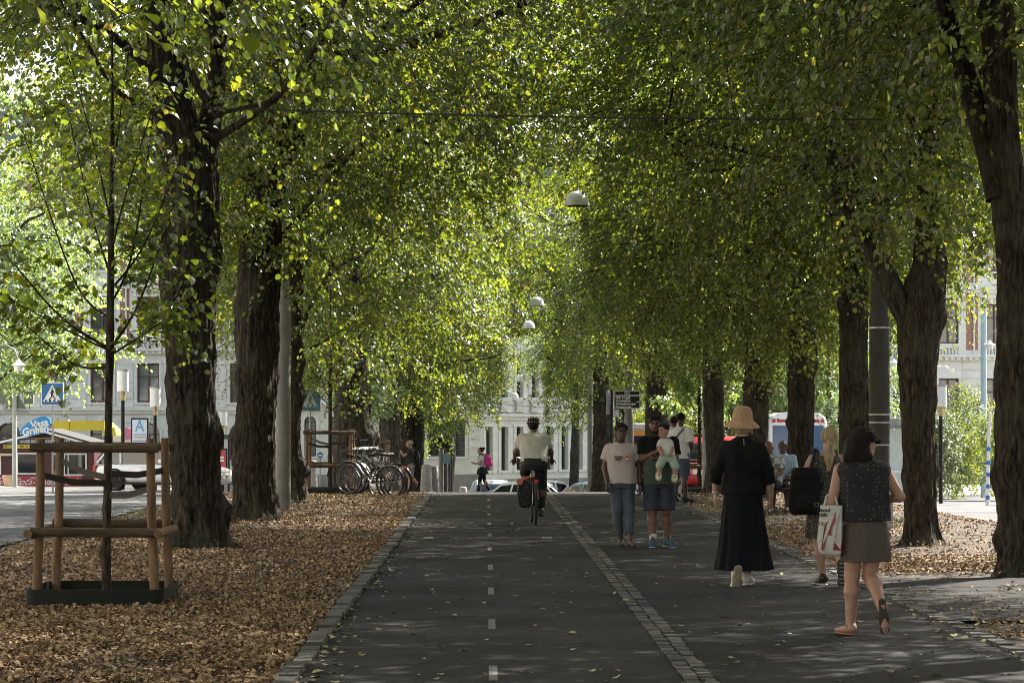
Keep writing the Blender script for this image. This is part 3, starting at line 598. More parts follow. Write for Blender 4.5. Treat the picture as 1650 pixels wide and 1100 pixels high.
# ---------------------------------------------------------------- buildings
def building(label, X0, Y, width, rz, zb, rows, pitch, ww, wm, style, top, depth=9, off=0, skip=(), fm='wframe', pm='pane', mull=True):
    root = thing('town_building', label, 'building', (X0, Y, zb), rz)
    w, br, tr, ba = MB(), MB(), MB(), MB(); n = int((width-off)/pitch); r_ = random.Random(len(label))
    cs = [off+pitch*(i+.5) for i in range(n)]
    z_low = rows[0]['z0']
    w.bb(0, width, .62, depth, z_low, top); ba.bb(-.05, width+.05, -.12, depth-.2, -4, z_low)
    for ri, R in enumerate(rows):
        z0, z1, a, b, arch = R['z0'], R['z1'], R['a'], R['b'], R.get('arch'); wv = R.get('w', ww); e = 0
        for c in cs+[None]:
            x1 = (c-wv/2) if c is not None else width
            w.bb(e, x1, 0, .6, z0, z1)
            if c is None: break
            w.bb(c-wv/2, c+wv/2, 0, .6, z0, a); e = c+wv/2
            if arch:
                rad = wv/2; zs = b-rad; k = 10
                for i in range(k):
                    a0, a1 = PI-PI*i/k, PI-PI*(i+1)/k
                    p = [(c+rad*math.cos(a0), zs+rad*math.sin(a0)), (c+rad*math.cos(a1), zs+rad*math.sin(a1))]
                    w.prism([p[0], p[1], (p[1][0], z1), (p[0][0], z1)], 0, .6)
                ring = [[(c+q*math.cos(t), y, zs+q*math.sin(t)) for q, y in ((rad+.01,-.07),(rad+.16,-.07),(rad+.16,.01),(rad+.01,.01))] for t in [PI*j/12 for j in range(13)]]
                tr.loft(ring); tr.prism([(c-.09,b-.03),(c+.09,b-.03),(c+.14,b+.3),(c-.14,b+.3)], -.13, -.002)
                for sx in (-1,1): tr.bb(c+sx*(rad+.01), c+sx*(rad+.16), -.07, -.001, a, zs)
            else:
                w.bb(c-wv/2, c+wv/2, 0, .6, b, z1)
                if R.get('sur', 1):
                    for sx in (-1,1): tr.bb(c+sx*wv/2, c+sx*(wv/2+.15), -.06, -.001, a, b)
                    tr.bb(c-wv/2-.2, c+wv/2+.2, -.09, -.002, b+.001, b+.16)
                if R.get('hood'):
                    tr.bb(c-wv/2-.28, c+wv/2+.28, -.26, -.003, b+.30, b+.42)
                    if R['hood'] == 2: tr.prism([(c-wv/2-.28,b+.422),(c+wv/2+.28,b+.422),(c,b+.8)], -.22, -.003)
                    for sx in (-1,1): tr.bb(c+sx*(wv/2+.02), c+sx*(wv/2+.17), -.18, -.004, b-.0, b+.298)
            tr.bb(c-wv/2-.2, c+wv/2+.2, -.14, -.002, a-.12, a-.001)
            if R.get('balus'):
                tr.bb(c-wv/2-.12, c+wv/2+.12, -.2, -.05, a-.24, a-.13); tr.bb(c-wv/2-.12, c+wv/2+.12, -.2, -.05, a-.75, a-.68)
                for i in range(7): tr.tube([(c-wv/2+wv*i/6, -.12, a-.68), (c-wv/2+wv*i/6, -.12, a-.46), (c-wv/2+wv*i/6, -.12, a-.24)], [.03,.065,.03], 6)
        if R.get('rust'):
            nn = max(2, int((z1-z0)/.42)); e = 0.02
            for c in cs+[None]:
                x1 = (c-wv/2-.22) if c is not None else width-.02
                if x1-e > .25:
                    for k in range(nn):
                        tr.bb(e, x1, -.055, -.001, z0+(z1-z0)*k/nn+.03, z0+(z1-z0)*(k+1)/nn-.03)
                if c is not None: e = c+wv/2+.22
        if R.get('brick'):
            for c0, c1 in zip(cs[:-1], cs[1:]):
                m_ = (c0+c1)/2; h = (pitch-wv)/2-.42
                if h > .1: w.bb(m_-h, m_+h, -.03, -.001, z0+.25, z1-.3, 1)
                tr.tube([(m_+h*.3, -.12, z0+.03), (m_+h*.3, -.12, z1-.03)], .055, 6)
        c_ = R.get('corn', .18)
        tr.bb(-.02, width+.02, -c_-.06, -.0015, z1-.16, z1); tr.bb(-.02, width+.02, -c_*.5-.05, -.0018, z1-.34, z1-.162)
        if R.get('dent'):
            for i in range(int(width/.34)): tr.bb(i*.34+.05, i*.34+.21, -c_*.5-.16, -c_*.5-.051, z1-.32, z1-.164)
        for i, c in enumerate(cs):
            f = MB(); y0, y1 = .26, .33; t = .085; L_, R_ = c-wv/2, c+wv/2
            if arch:
                rad = wv/2; zs = b-rad
                f.loft([[(c+q*math.cos(t_), y, zs+q*math.sin(t_)) for q, y in ((rad-.07,y0),(rad,y0),(rad,y1),(rad-.07,y1))] for t_ in [PI*j/12 for j in range(13)]])
                f.bb(L_, L_+.07, y0, y1, a, zs); f.bb(R_-.07, R_, y0, y1, a, zs); f.bb(L_+.07, R_-.07, y0, y1, zs-.04, zs+.04); f.bb(L_+.07, R_-.07, y0, y1, a, a+.09)
                f.bb(c-.03, c+.03, y0+.005, y1, a+.09, zs-.04)
            else:
                f.bb(L_, L_+t, y0, y1, a, b); f.bb(R_-t, R_, y0, y1, a, b); f.bb(L_+t, R_-t, y0, y1, a, a+.1); f.bb(L_+t, R_-t, y0, y1, b-.09, b)
                if mull:
                    zt = a+(b-a)*.66; f.bb(L_+t, R_-t, y0+.004, y1, zt-.045, zt+.045); f.bb(c-.045, c+.045, y0-.01, y1, a+.1, b-.09)
            fo = f.build('window', M[fm], root)
            MB().bb(L_+.02, R_-.02, .36, .40, a+.02, b-.02).build('pane', M['pane2' if r_.random() < .28 else pm], fo)
    w.build('wall', [M[wm], M['brick']], root); tr.build('moulding', M[wm if style != 'brick' else 'stone'], root); ba.build('plinth', M['base'], root)
    rf = MB(); rf.prism([(-.4, top), (width+.4, top), (width-1.5, top+3.2), (1.5, top+3.2)], -.35, depth+.3); rf.build('roof', M['roof'], root)
    return root
zb = -1.6
rowsA = [dict(z0=.0, z1=3.95, a=1.0, b=3.1, arch=1, w=1.3, rust=1, corn=.2), dict(z0=3.95, z1=7.3, a=4.25, b=6.45, rust=1, corn=.32, dent=1),
  dict(z0=7.3, z1=11, a=8.0, b=10.2, hood=2, brick=1, balus=1, corn=.2), dict(z0=11, z1=14.6, a=11.7, b=13.8, hood=1, brick=1, corn=.25), dict(z0=14.6, z1=18, a=15.1, b=17, brick=1, corn=.55, dent=1)]
building('light stone town house with red brick strips behind the grill kiosk', -33.5, 140, 23.0, 0, zb, rowsA, 2.62, 1.25, 'stone2', 'brick', 18)
rowsB = [dict(z0=.0, z1=3.3, a=.9, b=2.7, rust=1, corn=.2), dict(z0=3.3, z1=7.35, a=3.75, b=6.0, rust=1, corn=.32, dent=1),
  dict(z0=7.35, z1=11.15, a=7.95, b=10.2, brick=1, balus=1, hood=1, corn=.2), dict(z0=11.15, z1=15.0, a=12.0, b=14.2, hood=2, brick=1, corn=.3), dict(z0=15, z1=18.6, a=15.6, b=17.6, brick=1, corn=.55, dent=1)]
building('pale stone town house with red brick strips and balustrades on the right', 16.9, 140, 20.5, 0, -2.0, rowsB, 2.62, 1.12, 'stone', 'brick', 18.6)
rowsC = [dict(z0=.0, z1=3.7, a=.95, b=3.05, arch=1, w=.62, rust=1, corn=.28), dict(z0=3.7, z1=7.2, a=4.5, b=6.5, hood=2, w=.7, corn=.2), dict(z0=7.2, z1=10.6, a=7.9, b=9.8, hood=1, w=.7, corn=.3), dict(z0=10.6, z1=14, a=11.2, b=13, w=.7, corn=.5, dent=1)]
building('cream town house with round-arched ground floor windows at the end of the avenue', -9.9, 130.2, 9.6, 0, -1.2, rowsC, 1.3, .62, 'cream', 'plain', 14, fm='wframe2', mull=True)
rowsD = [dict(z0=.0, z1=3.45, a=.45, b=2.75, rust=1, corn=.26, dent=0), dict(z0=3.45, z1=7.0, a=4.3, b=6.3, hood=1, balus=1, corn=.22), dict(z0=7, z1=10.4, a=7.7, b=9.7, hood=1, corn=.3), dict(z0=10.4, z1=13.6, a=11, b=12.8, corn=.5, dent=1)]
bd = building('cream town house with tall narrow windows above a shop awning, right of the arches', -.28, 130, 12.5, math.radians(36), -1.45, rowsD, 1.0, .46, 'cream', 'plain', 13.6, fm='wframe2', mull=False)
# street fronts on either side, outside the frame: they shade the roads and close the sky
rowsS = [dict(z0=.0, z1=4, a=1, b=3.2, corn=.2, sur=0), dict(z0=4, z1=8, a=4.9, b=7.2, hood=1), dict(z0=8, z1=12, a=8.9, b=11.2, hood=1), dict(z0=12, z1=17, a=13, b=15.2, corn=.5)]
building('long town house front along the left road, outside the picture', -27, -15, 100, PI/2, 0, rowsS, 5, 1.4, 'stone2', 'plain', 17)
building('long town house front along the right road, outside the picture', 36, 78, 98, -PI/2, -.3, rowsS, 5, 1.4, 'stone', 'plain', 17)
aw = MB(); aw.add([(.5,-.13,-.15),(3.2,-.13,-.15),(3.2,-1.15,-.62),(.5,-1.15,-.62),(.5,-.13,-.2),(3.2,-.13,-.2),(3.2,-1.15,-.85),(.5,-1.15,-.85)], [(0,1,2,3),(7,6,5,4),(3,2,6,7),(0,3,7,4),(1,5,6,2),(0,4,5,1)])
aw.build('awning', mat('awning_cloth', (.27,.24,.22), .9, .2, 3), bd)
sh = MB(); sh.bb(.6, 3.1, -.16, -.121, -2.4, -.25); sh.build('shop_window', M['glass'], bd)
# ---------------------------------------------------------------- far trees and bushes
def far_tree(label, x, y, var, s, cz=0, rz=0, name='street_tree', group='trees beyond the avenue', far=True, tr=.16):
    root = thing(name, label, 'tree', (x, y, G(x, y)), 0, group)
    NP().add(trunk_np([(0,0,-.1,tr*1.3),(0,0,1.5,tr),(.05,.05,4,tr*.8),(0,0,7,tr*.4)], 20, 30, [], var+60, .01)).build('trunk', M['bark2'], root)
    for nm, me in zip(('crown','twig_work','bough_work'), (CRF if far else CR)[var]):
        if nm == 'twig_work' and far: continue
        put(nm, me, root, (0,0,cz), rz, s)
    return root
far_tree('tall pale green tree beyond the left road, at the left picture edge', -19.6, 96, 0, 1.15, .9, .5)
far_tree('pale green tree hanging over the roof of the grill kiosk', -24, 116, 0, 1.1, 1.6, 2.5)
far_tree('tree with a straight grey trunk in front of the cream house with the awning', 3.75, 106, 1, .5, 4.2, 1, tr=.2)
far_tree('green tree beyond the red car', 9.6, 113, 0, .9, 0, 1)
far_tree('green tree beyond the straw hat', 12.4, 116, 0, .95, -.3, 3)
far_tree('green tree rising behind the tram', 15.2, 118, 0, .95, -.3, 4)
far_tree('yellowish tree between the concrete pole and the tram', 16.6, 118, 1, .65, .3, 2)
far_tree('tree beyond the road left of the bus shelter', 15.4, 112, 1, .5, .2, 5)
for i, (lb, x, y, v, rz, cz) in enumerate((('lime tree hanging low over the far left end of the avenue', -3.2, 94, 4, .3, .2), ('lime tree hanging low over the far right end of the avenue', 5.2, 96, 4, 2.2, -.2), ('last lime tree of the left row beside the cross street', -3.4, 112, 2, 1.1, 2.2), ('lime tree closing the view just in front of the end building', -1.9, 122, 0, .9, 2.2))):
    plain_lime(lb, x, y, v, rz, cz, .95)
def bush(label, x, y, w, h, n, seed, m, leaf=.07, name='bush', base=0):
    root = thing(name, label, 'bush', (x, y, G(x, y)), 0, 'bushes beyond the right road')
    r = np.random.default_rng(seed); c = r.normal(size=(n,3)); c = nrm(c)*r.random((n,1))**.35
    c = c*np.array([w/2, w/2*.7, h/2])+np.array([0,0,h/2+base]); c = c*(1+.18*vn(c, .9, seed)[:,None]); c[:,2] = np.maximum(c[:,2], .08)
    d = c-np.array([0,0,h*.35]); lv, tw = sprays(r, c-nrm(d)*.2, d+r.normal(size=c.shape)*.6, r.uniform(.3,.6,n), 12, leaf, .1)
    NP().add(lv).build('foliage', m, root, False); NP().add(tw).build('twig_work', M['twig'], root, False)
    return root
M['leaf_bush'] = leaf_mat('bush_leaf', [(0,(.06,.085,.04)),(1,(.12,.15,.08))], [(0,(.2,.3,.08)),(1,(.35,.42,.12))], .35, .1)
M['leaf_yel'] = leaf_mat('yellow_leaf', [(0,(.10,.14,.03)),(1,(.2,.22,.05))], [(0,(.35,.5,.06)),(1,(.6,.62,.08))], .5, .06)
bush('rounded grey-green bush right of the glass cylinder lamp', 15.4, 86, 2.3, 3.6, 900, 1, M['leaf_bush'])
bush('dark green bush between the lamp and the striped pole', 16.8, 89, 2.2, 3.9, 700, 2, M['leaf'])
bush('bright yellow-green bush behind the striped pole', 17.9, 86, 1.9, 3.2, 800, 3, M['leaf_yel'])
bush('low bush left of the forked lime tree behind the shelter', 14.2, 92, 2.2, 4.4, 600, 4, M['leaf_bush'])
bush('tall clipped bush behind the blue pole', 18.8, 96, 2.6, 4.6, 700, 5, M['leaf'])
# ---------------------------------------------------------------- sapling inside the nearest guard and its copies
def sapling(label, x, y, pts, limbs, sprs, seed, leaf, lpf=9, m=None):
    root = thing('young_lime', label, 'tree', (x, y, G(x, y)), 0, 'staked young trees')
    NP().add(trunk_np(pts, 20, 80, [(2.8,.55,.03,.06),(3.0,.95,.02,.05),(.2,.75,.015,.05)], seed, .004, .1)).build('trunk', M['bark'], root)
    q = NP(); B, D = [], []; r = np.random.default_rng(seed)
    for a, b, c, r0 in limbs:
        q.add(tube_np([a, b, c], r0, .004, 6, 14)); C = catmull([a,b,c], 40)
        for i in range(14, 40):
            for _ in range(sprs):
                B.append(C[i]+r.normal(size=3)*.05); D.append(nrm(C[-1]-C[0]+0)*.5+r.normal(size=3)*np.array([.9,.9,.45]))
    q.build('limb', M['bark'], root)
    B, D = np.array(B), np.array(D); lv, tw = sprays(r, B, D, r.uniform(.12,.42,len(B)), lpf, leaf, .5)
    NP().add(lv).build('crown', m or M['leaf'], root, False); NP().add(tw).build('twig_work', M['twig'], root, False)
    return root
def sap_limbs(seed, z0, n, ztop, spread, r0=.017):
    r = random.Random(seed); L_ = []
    for i in range(n):
        z = z0+(ztop*.62-z0)*i/n; a = i*2.4+r.uniform(-.4,.4); rise = r.uniform(.5, 1.1)+.5*i/n; s = spread*r.uniform(.7,1.15)*(1-.35*i/n)
        L_.append(((0,0,z), (math.cos(a)*s*.42, math.sin(a)*s*.42, z+rise*.45), (math.cos(a)*s, math.sin(a)*s, z+rise*1.35), r0*(1-.4*i/n)))
    return L_
sapling('slender young lime tree strapped inside the nearest wooden guard', gx(172,22.7), 22.7, [(0,0,-.1,.044),(.0,0,.5,.038),(.01,0,1.1,.036),(.02,0,1.9,.036),(.03,0,2.3,.040),(.04,0,3.2,.030),(.05,0,4.2,.02),(.05,0,5.2,.008)],
  [((.02,0,2.15),(-.35,.1,2.2),(-1.0,.2,2.75),.014), ((.02,0,2.32),(-.45,-.1,2.65),(-1.15,-.2,3.5),.017), ((.02,0,2.3),(-.4,.2,2.5),(-1.25,.3,2.95),.013), ((.02,0,2.3),(.3,0,2.75),(.62,.1,3.7),.017), ((.02,0,2.25),(.35,-.1,2.45),(.8,-.1,2.75),.013),
   ((.02,0,2.6),(-.3,.0,2.95),(-.75,-.1,4.3),.014), ((.02,0,2.7),(.22,.1,3.2),(.4,.2,4.5),.015), ((.03,0,3.0),(-.18,.2,3.6),(-.5,.4,4.9),.013), ((.02,0,3.1),(.2,-.2,3.7),(.55,-.4,4.7),.012), ((.03,0,3.5),(-.1,-.2,4.2),(-.35,-.5,5.2),.010), ((.03,0,2.85),(.35,.05,3.3),(.75,.1,4.3),.012), ((.04,0,3.7),(.1,.1,4.4),(.2,.3,5.4),.01)], 1, 31, .082, 6)
sapling('young tree with sparse leaves rising from the far left guard', gx(532,56.6), 56.6, [(0,0,-.1,.05),(0,0,1.5,.045),(0,0,3,.04),(.02,0,5.5,.01)], sap_limbs(5, 1.9, 12, 5.6, 1.1), 1, 32, .09, 6)
sapling('bright green young tree beside the red car', gx(1127,60.5), 60.5, [(0,0,-.1,.05),(0,0,1.5,.04),(0,0,3,.03),(.02,0,4.6,.01)], sap_limbs(8, 1.5, 14, 4.8, 1.35), 2, 33, .10, 7, M['leaf_far'])
sapling('small young tree between the gnarled lime and the photographer', gx(596,70), 70, [(0,0,-.1,.05),(0,0,1.5,.04),(0,0,3,.03),(.02,0,4.6,.01)], sap_limbs(9, 1.9, 12, 4.9, 1.2), 1, 34, .10, 7, M['leaf_far'])
# ---------------------------------------------------------------- street furniture
M['strap'] = mat('strap_web', (.045,.035,.028), .8); M['edging'] = mat('edging_band', (.004,.006,.005), .8, .3, 4)
def tree_guard(label, x, y, trunk=(0,0), straps=True, wear=1):
    root = thing('tree_guard', label, 'tree guard', (x, y, G(x, y)), 0, 'wooden guards round the young trees')
    w = .5; r_ = random.Random(3)
    for sx in (-1,1):
        for sy in (-1,1):
            MB().tube([(sx*(w+.035), sy*w, -.05), (sx*w, sy*w, .8), (sx*(w-.01), sy*w, 1.5)], [.043,.041,.039], 14).build('post', M['wood'], root, 40)
    for sy, z in ((-1,1.42),(1,1.42),(-1,.665),(1,.70)):
        MB().tube([(-w-.07, sy*(w+.075), z+.005), (0, sy*(w+.078), z), (w+.07, sy*(w+.075), z-.004)], .042, 14).build('rail', M['woodh'], root, 40)
    for sx in (-1,1):
        MB().tube([(sx*(w+.08), -w-.16, .655), (sx*(w+.08), w+.02, .655)], .039, 12).build('rail', M['wood'], root, 40)
    b = MB(); pts = []
    for c in range(4):
        cx, cyy = [(1,-1),(1,1),(-1,1),(-1,-1)][c]
        for k in range(5):
            a = -PI/2+c*PI/2+k*PI/8; pts.append((cx*(w+.02)+.1*math.cos(a), cyy*(w+.02)+.1*math.sin(a)))
    rings = [[(p[0]*s, p[1]*s, z) for p in pts] for s, z in ((1,-.05),(1.0,.16),(.985,.162),(.985,-.04))]
    b.loft(rings, caps=False); b.build('edging', M['edging'], root, 40)
    if straps:
        tx, ty = trunk
        for (px, py, z0, z1) in ((-w,-w,1.18,1.09),(w,-w,1.06,.98),(-w,w,1.30,1.14),(w,w,1.2,1.18)):
            P0, P1 = Vector((px, py, z0)), Vector((tx, ty, z1)); md = (P0+P1)/2+Vector((0,0,-.03)); q = MB()
            rr = []
            for p in (P0, md, P1):
                rr.append([(p.x, p.y-.006, p.z-.03), (p.x, p.y+.006, p.z-.03), (p.x, p.y+.006, p.z+.03), (p.x, p.y-.006, p.z+.03)])
            q.loft(rr)
            q.build('strap', M['strap'], root)
    return root
tree_guard('nearest weathered wooden tree guard with black edging round its foot', gx(168,22.7), 22.7, (.025,0))
tree_guard('far left wooden tree guard in front of the gnarled lime tree', gx(532,56.6), 56.6)
tree_guard('wooden tree guard in front of the red car', gx(1127,60.5), 60.5)
tree_guard('wooden tree guard behind the parked bicycles', gx(596,70), 70)
# poles
def pole(label, x, y, h, r, m, collar=None, name='pole', box=False, bands=()):
    root = thing(name, label, 'pole', (x, y, G(x, y)))
    if collar: MB().lathe([(r*1.25,-.1),(r*1.2,collar),(r*1.0,collar+.06),(r*.92,h),(r*.5,h+.03)], 28).build('shaft', m, root, 40)
    else: MB().lathe([(r,-.1),(r*.95,h),(r*.5,h+.02)], 24).build('shaft', m, root, 40)
    for z in bands: MB().lathe([(r*1.22+.004,z),(r*1.22+.006,z+.02)], 28).build('clamp_band', M['steel'], root, 40)
    return root
pole('grey steel tram pole beside the second lime trunk on the left', gx(456,45.7), 45.7, 7.8, .115, M['pole'], 3.75)
p = pole('thick concrete tram pole with metal bands behind the woman with sunglasses', gx(1417,37.6), 37.6, 8.2, .128, mat('pole_concrete', (.045,.041,.032), .85, .25, 5, .2, 60), 3.2, bands=(1.28,1.62,1.74,3.05))
MB().box((0,0,.28), (.38,.38,.66), 0, top=.9).build('foot', M['conc'], p, bevel=.02)
pole('pale blue steel pole rising above the bushes', gx(1585,92), 92, 7.2, .115, mat('pole_blue', (.42,.52,.56), .5, .1), None)
pole('grey pole behind the direction sign', gx(1013,73), 73, 7, .12, M['pole'], 2.2)
pole('slim pale pole along the trunk by the red car', gx(1135,59.5), 59.5, 6.5, .05, M['galv'])
pole('grey pole right of the concrete bollards', gx(711,96), 96, 6.5, .1, M['pole'])
pole('grey pole beyond the pink T-shirt woman', gx(951,90), 90, 6, .1, M['pole'])
# hanging lamps and their span wires
def cable(label, a, b, sag, r=.008, name='cable'):
    a, b = Vector(a), Vector(b); pts = [a.lerp(b, t)-Vector((0,0,sag*4*t*(1-t))) for t in [i/24 for i in range(25)]]
    return tag(MB().tube(pts, r, 6).build(name, M['wire'], None), label, 'cable')
def lamp(label, x, y, zb, r, top):
    root = thing('hanging_lamp', label, 'lamp', (x, y, zb), 0, 'dome lamps hung over the path')
    pr = [(r,0),(r*1.0,r*.12),(r*.97,r*.45),(r*.82,r*.85),(r*.5,r*1.14),(r*.12,r*1.24)]
    MB().lathe(pr+[(r*.12,r*1.2),(r*.46,r*1.1),(r*.78,r*.82),(r*.93,r*.44),(r*.96,0.0)], 36).build('shade', M['lampw'], root, 60)
    MB().lathe([(r*1.01,.0),(r*1.03,.02),(r*1.01,.045)], 36).build('rim', M['lampw'], root, 40)
    MB().lathe([(r*.12,r*1.2),(r*.12,r*1.42),(.02,r*1.5)], 14).build('cap', M['galv'], root, 40)
    MB().tube([(0,0,r*1.45),(0,0,top-zb)], .010, 6).build('rod', M['galv'], root)
    MB().lathe([(.01,r*.2),(.09,r*.25),(.11,r*.45),(.05,r*.7),(.03,r*1.15)], 16).build('bulb', M['white'], root, 60)
for lb, x, y, z, r, top in (('nearest hanging dome lamp, grey-white and largest', 930, 46, 332, .225, 7.2), ('hanging dome lamp above right of another, second in line', 865, 76, 493, .225, 6.6), ('white hanging dome lamp shining against the dark leaves', 852, 90, 529, .225, 7.0),
   ('small hanging dome lamp below the leaf tunnel', 839, 106, 614, .23, 5.4), ('farthest hanging dome lamp just above the end building', 828, 118, 641, .22, 5.2)):
    p = PX(x, z, y); lamp(lb, p.x, p.y, p.z, r, top)
cable('black span wire crossing the avenue from the nearest left trunk to the right edge trunk', (-3.78, 31.7, 5.66), (5.5, 26.9, 4.92), .05, .011)
cable('thin wire carrying the nearest dome lamp', (gx(456,45.7), 45.7, 7.35), (6.4, 46.2, 7.25), .12, .008)
cable('span wire carrying the second dome lamp', (-3.5, 76, 6.75), (6.2, 76, 6.7), .06)
cable('span wire carrying the white dome lamp', (-3.5, 90, 7.1), (6.2, 90, 7.1), .08)
cable('span wire carrying the small dome lamp', (-3.6, 106, 5.5), (6.2, 106, 5.5), .08)
cable('span wire carrying the farthest dome lamp', (-3.6, 118, 5.3), (6.2, 118, 5.3), .08)
for lb, a, b in (('tram wire above the tram roof', (972,640,95),(1460,668,80)), ('lower tram wire behind the straw hat', (1060,655,95),(1460,650,85)), ('tram wire between the forked trunk and the right edge', (1500,458,70),(1640,418,60)),
    ('overhead wire across the end building', (690,655,110),(980,668,112)), ('upper overhead wire across the end building', (720,640,112),(975,660,110)), ('overhead wire above the grill kiosk', (-20,510,90),(420,575,92)), ('higher wire in front of the left tree crown', (-10,430,80),(430,600,90)),
    ('tram wire behind the trunks in front of the tram', (1230,672,100),(1440,680,90)), ('wire in front of the green trees', (1150,620,100),(1420,600,95))):
    cable(lb, PX(*a), PX(*b), .12, .011, 'tram_wire')
# glass cylinder lamps
M['lampglass'] = mat('lamp_glass', (.68,.70,.66), .15, .05, spec=.6); M['brass'] = mat('brass', (.42,.30,.13), .5)
def glass_lamp(label, x, d, ytop, ybot, yfoot):
    X = gx(x, d); g = G(X, d); zt = 1.67-(ytop-676)*d/4000-g; zb_ = 1.67-(ybot-676)*d/4000-g
    root = thing('lamp_post', label, 'street lamp', (X, d, g), 0, 'lamp posts with glass cylinders')
    MB().lathe([(.065,-.1),(.06,zb_-.3)], 16).build('shaft', M['black'], root, 40)
    MB().lathe([(.075,zb_-.3),(.075,zb_)], 16).build('collar', M['brass'], root, 40)
    MB().lathe([(.19,zb_),(.19,zt)], 24).build('glass_cylinder', M['lampglass'], root, 40)
    MB().lathe([(.21,zt),(.21,zt+.04)], 24).build('lid', M['galv'], root, 40)
glass_lamp('glass cylinder lamp post nearest the young tree, left of the poster', 198, 82, 597, 630, 715)
glass_lamp('glass cylinder lamp post between the poster and the big trunk', 250, 88, 625, 655, 730)
glass_lamp('far glass cylinder lamp post between the first two left trunks', 403-44, 104, 662, 685, 760)
glass_lamp('glass cylinder lamp post right of the forked tree, before the bushes', 1516, 80, 622, 655, 812)
# curved arm lamps
def arm_lamp(label, x, y, d, side, h=None, blue=False, span=.75):
    p = PX(x, y, d); g = G(p.x+side*span, d); root = thing('arm_lamp', label, 'street lamp', (p.x+side*span, d, g), 0, 'curved arm street lamps')
    H = p.z-g
    MB().lathe([(.07,-.1),(.05,H+.1)], 16).build('shaft', M['galv'], root, 40)
    s = -side
    MB().tube([(0,0,H+.1),(s*.1,0,H+.38),(s*span*.5,0,H+.55),(s*span*.85,0,H+.42),(s*span,0,H+.12)], .022, 8).build('arm', M['galv'], root, 60)
    T = Matrix.Translation((s*span, 0, H))
    MB().lathe([(.17,-.02),(.19,.0),(.09,.07),(.03,.16)], 24, (s*span,0,H)).build('shade', M['lampw'], root, 50)
    MB().lathe([(.12,-.16),(.13,-.02)], 20, (s*span,0,H)).build('diffuser', M['white'], root, 40)
arm_lamp('curved arm lamp at the left picture edge, in front of the pale tree', 30, 588, 66, -1)
arm_lamp('curved arm lamp next to the pale blue pole', 1594, 555, 84, 1)
arm_lamp('small curved arm lamp left of the forked trunk', 1440, 584, 98, 1)
# signs
M['signblue'] = mat('sign_blue', (.012,.12,.33), .4, .1); M['signback'] = mat('sign_back', (.2,.22,.2), .6)
def crossing(label, x, d, ys, ye, hw, faded=False):
    X = gx(x, d); g = G(X, d); zc = 1.67-((ys+ye)/2-676)*d/4000-g; h = (ye-ys)/2*d/4000; w = hw*d/4000
    root = thing('crossing_sign', label, 'road sign', (X, d, g), 0, 'pedestrian crossing signs')
    MB().tube([(.0,.0,-.1),(.0,0,zc+h)], .028, 12).build('post', M['galv'], root, 40)
    mb = mat('sign_face', (.03,.13,.17), .6, .3, 9) if faded else M['signblue']; mw = mat('sign_faded', (.33,.35,.30), .6, .3, 9) if faded else M['white']
    MB().bb(-w, w, -.075, -.032, zc-h, zc+h).build('sign_box', mw if not faded else M['signback'], root, bevel=.008)
    MB().bb(-w*.93, w*.93, -.081, -.076, zc-h*.93, zc+h*.93).build('panel', mb, root)
    MB().prism([(-w*.82,zc-h*.68),(w*.82,zc-h*.68),(0,zc+h*.82)], -.087, -.082).build('triangle', mw, root)
    f = MB(); k = w
    def seg(a, b, t): 
        a = Vector((a[0]*k, 0, zc+a[1]*h)); b = Vector((b[0]*k, 0, zc+b[1]*h)); f.tube([a+Vector((0,-.090,0)), b+Vector((0,-.090,0))], t*k, 6)
    f.lathe([(.001,-.07*k),(.07*k,0),(.001,.07*k)], 10, (.0*k,-.09,zc+.48*h)); seg((0,.36),(-.03,-.02),.085); seg((-.03,-.02),(-.1,-.3),.05); seg((-.1,-.3),(-.3,-.52),.045); seg((-.03,-.02),(.12,-.25),.05); seg((.12,-.25),(.3,-.5),.045); seg((0,.33),(.16,.1),.04); seg((0,.33),(-.15,.05),.04)
    f.build('pictogram', M['black'] if not faded else mb, root)
    s = MB()
    for c in (-.6,-.2,.2,.6): s.prism([(w*(c-.09),zc-h*.66),(w*(c+.1),zc-h*.66),(w*(c*.86+.08),zc-h*.52),(w*(c*.86-.08),zc-h*.52)], -.092, -.088)
    s.build('stripe', M['black'] if not faded else mb, root)
crossing('blue pedestrian crossing sign above the grill kiosk', 85, 69, 616, 653, 18)
crossing('faded pedestrian crossing sign behind the far left tree guard', 500, 78, 627, 662, 16.5, True)
# direction sign
d = 66; X = gx(985, d); root = thing('direction_sign', 'black direction sign listing four squares and streets with an arrow', 'street sign', (X, d, G(X, d)))
g = G(X, d); zz = lambda y: 1.67-(y-676)*d/4000-g; xx = lambda x: gx(x, d)-X
MB().tube([(0,0,-.1),(0,0,zz(627))], .045, 12).build('post', M['black'], root, 40)
bd_ = MB().bb(xx(990), xx(1031.5), -.03, .03, zz(658), zz(629)).build('board', M['black'], root, bevel=.006)
fr = MB()
def frame(x0, x1, z0, z1, t, y): fr.bb(x0, x1, y-.003, y, z0, z0+t); fr.bb(x0, x1, y-.003, y, z1-t, z1); fr.bb(x0, x0+t, y-.003, y, z0+t, z1-t); fr.bb(x1-t, x1, y-.003, y, z0+t, z1-t)
M['signtext'] = mat('sign_text', (.55,.55,.5), .6)
frame(xx(990.3), xx(1031.2), zz(657.7), zz(637.5), .012, -.031); frame(xx(990.3), xx(1031.2), zz(637.0), zz(629.3), .012, -.031)
fr.build('border', M['signtext'], bd_)
for i, s in enumerate(('Lilla Torget','Domkyrkan','Grönsakstorget','Kungstorget')):
    text_mesh('lettering', s, .082, M['signtext'], bd_, Matrix.Translation((xx(992.3), -.034, zz(640.6+i*4.9))) @ FACE, align='LEFT', bold=.0035)
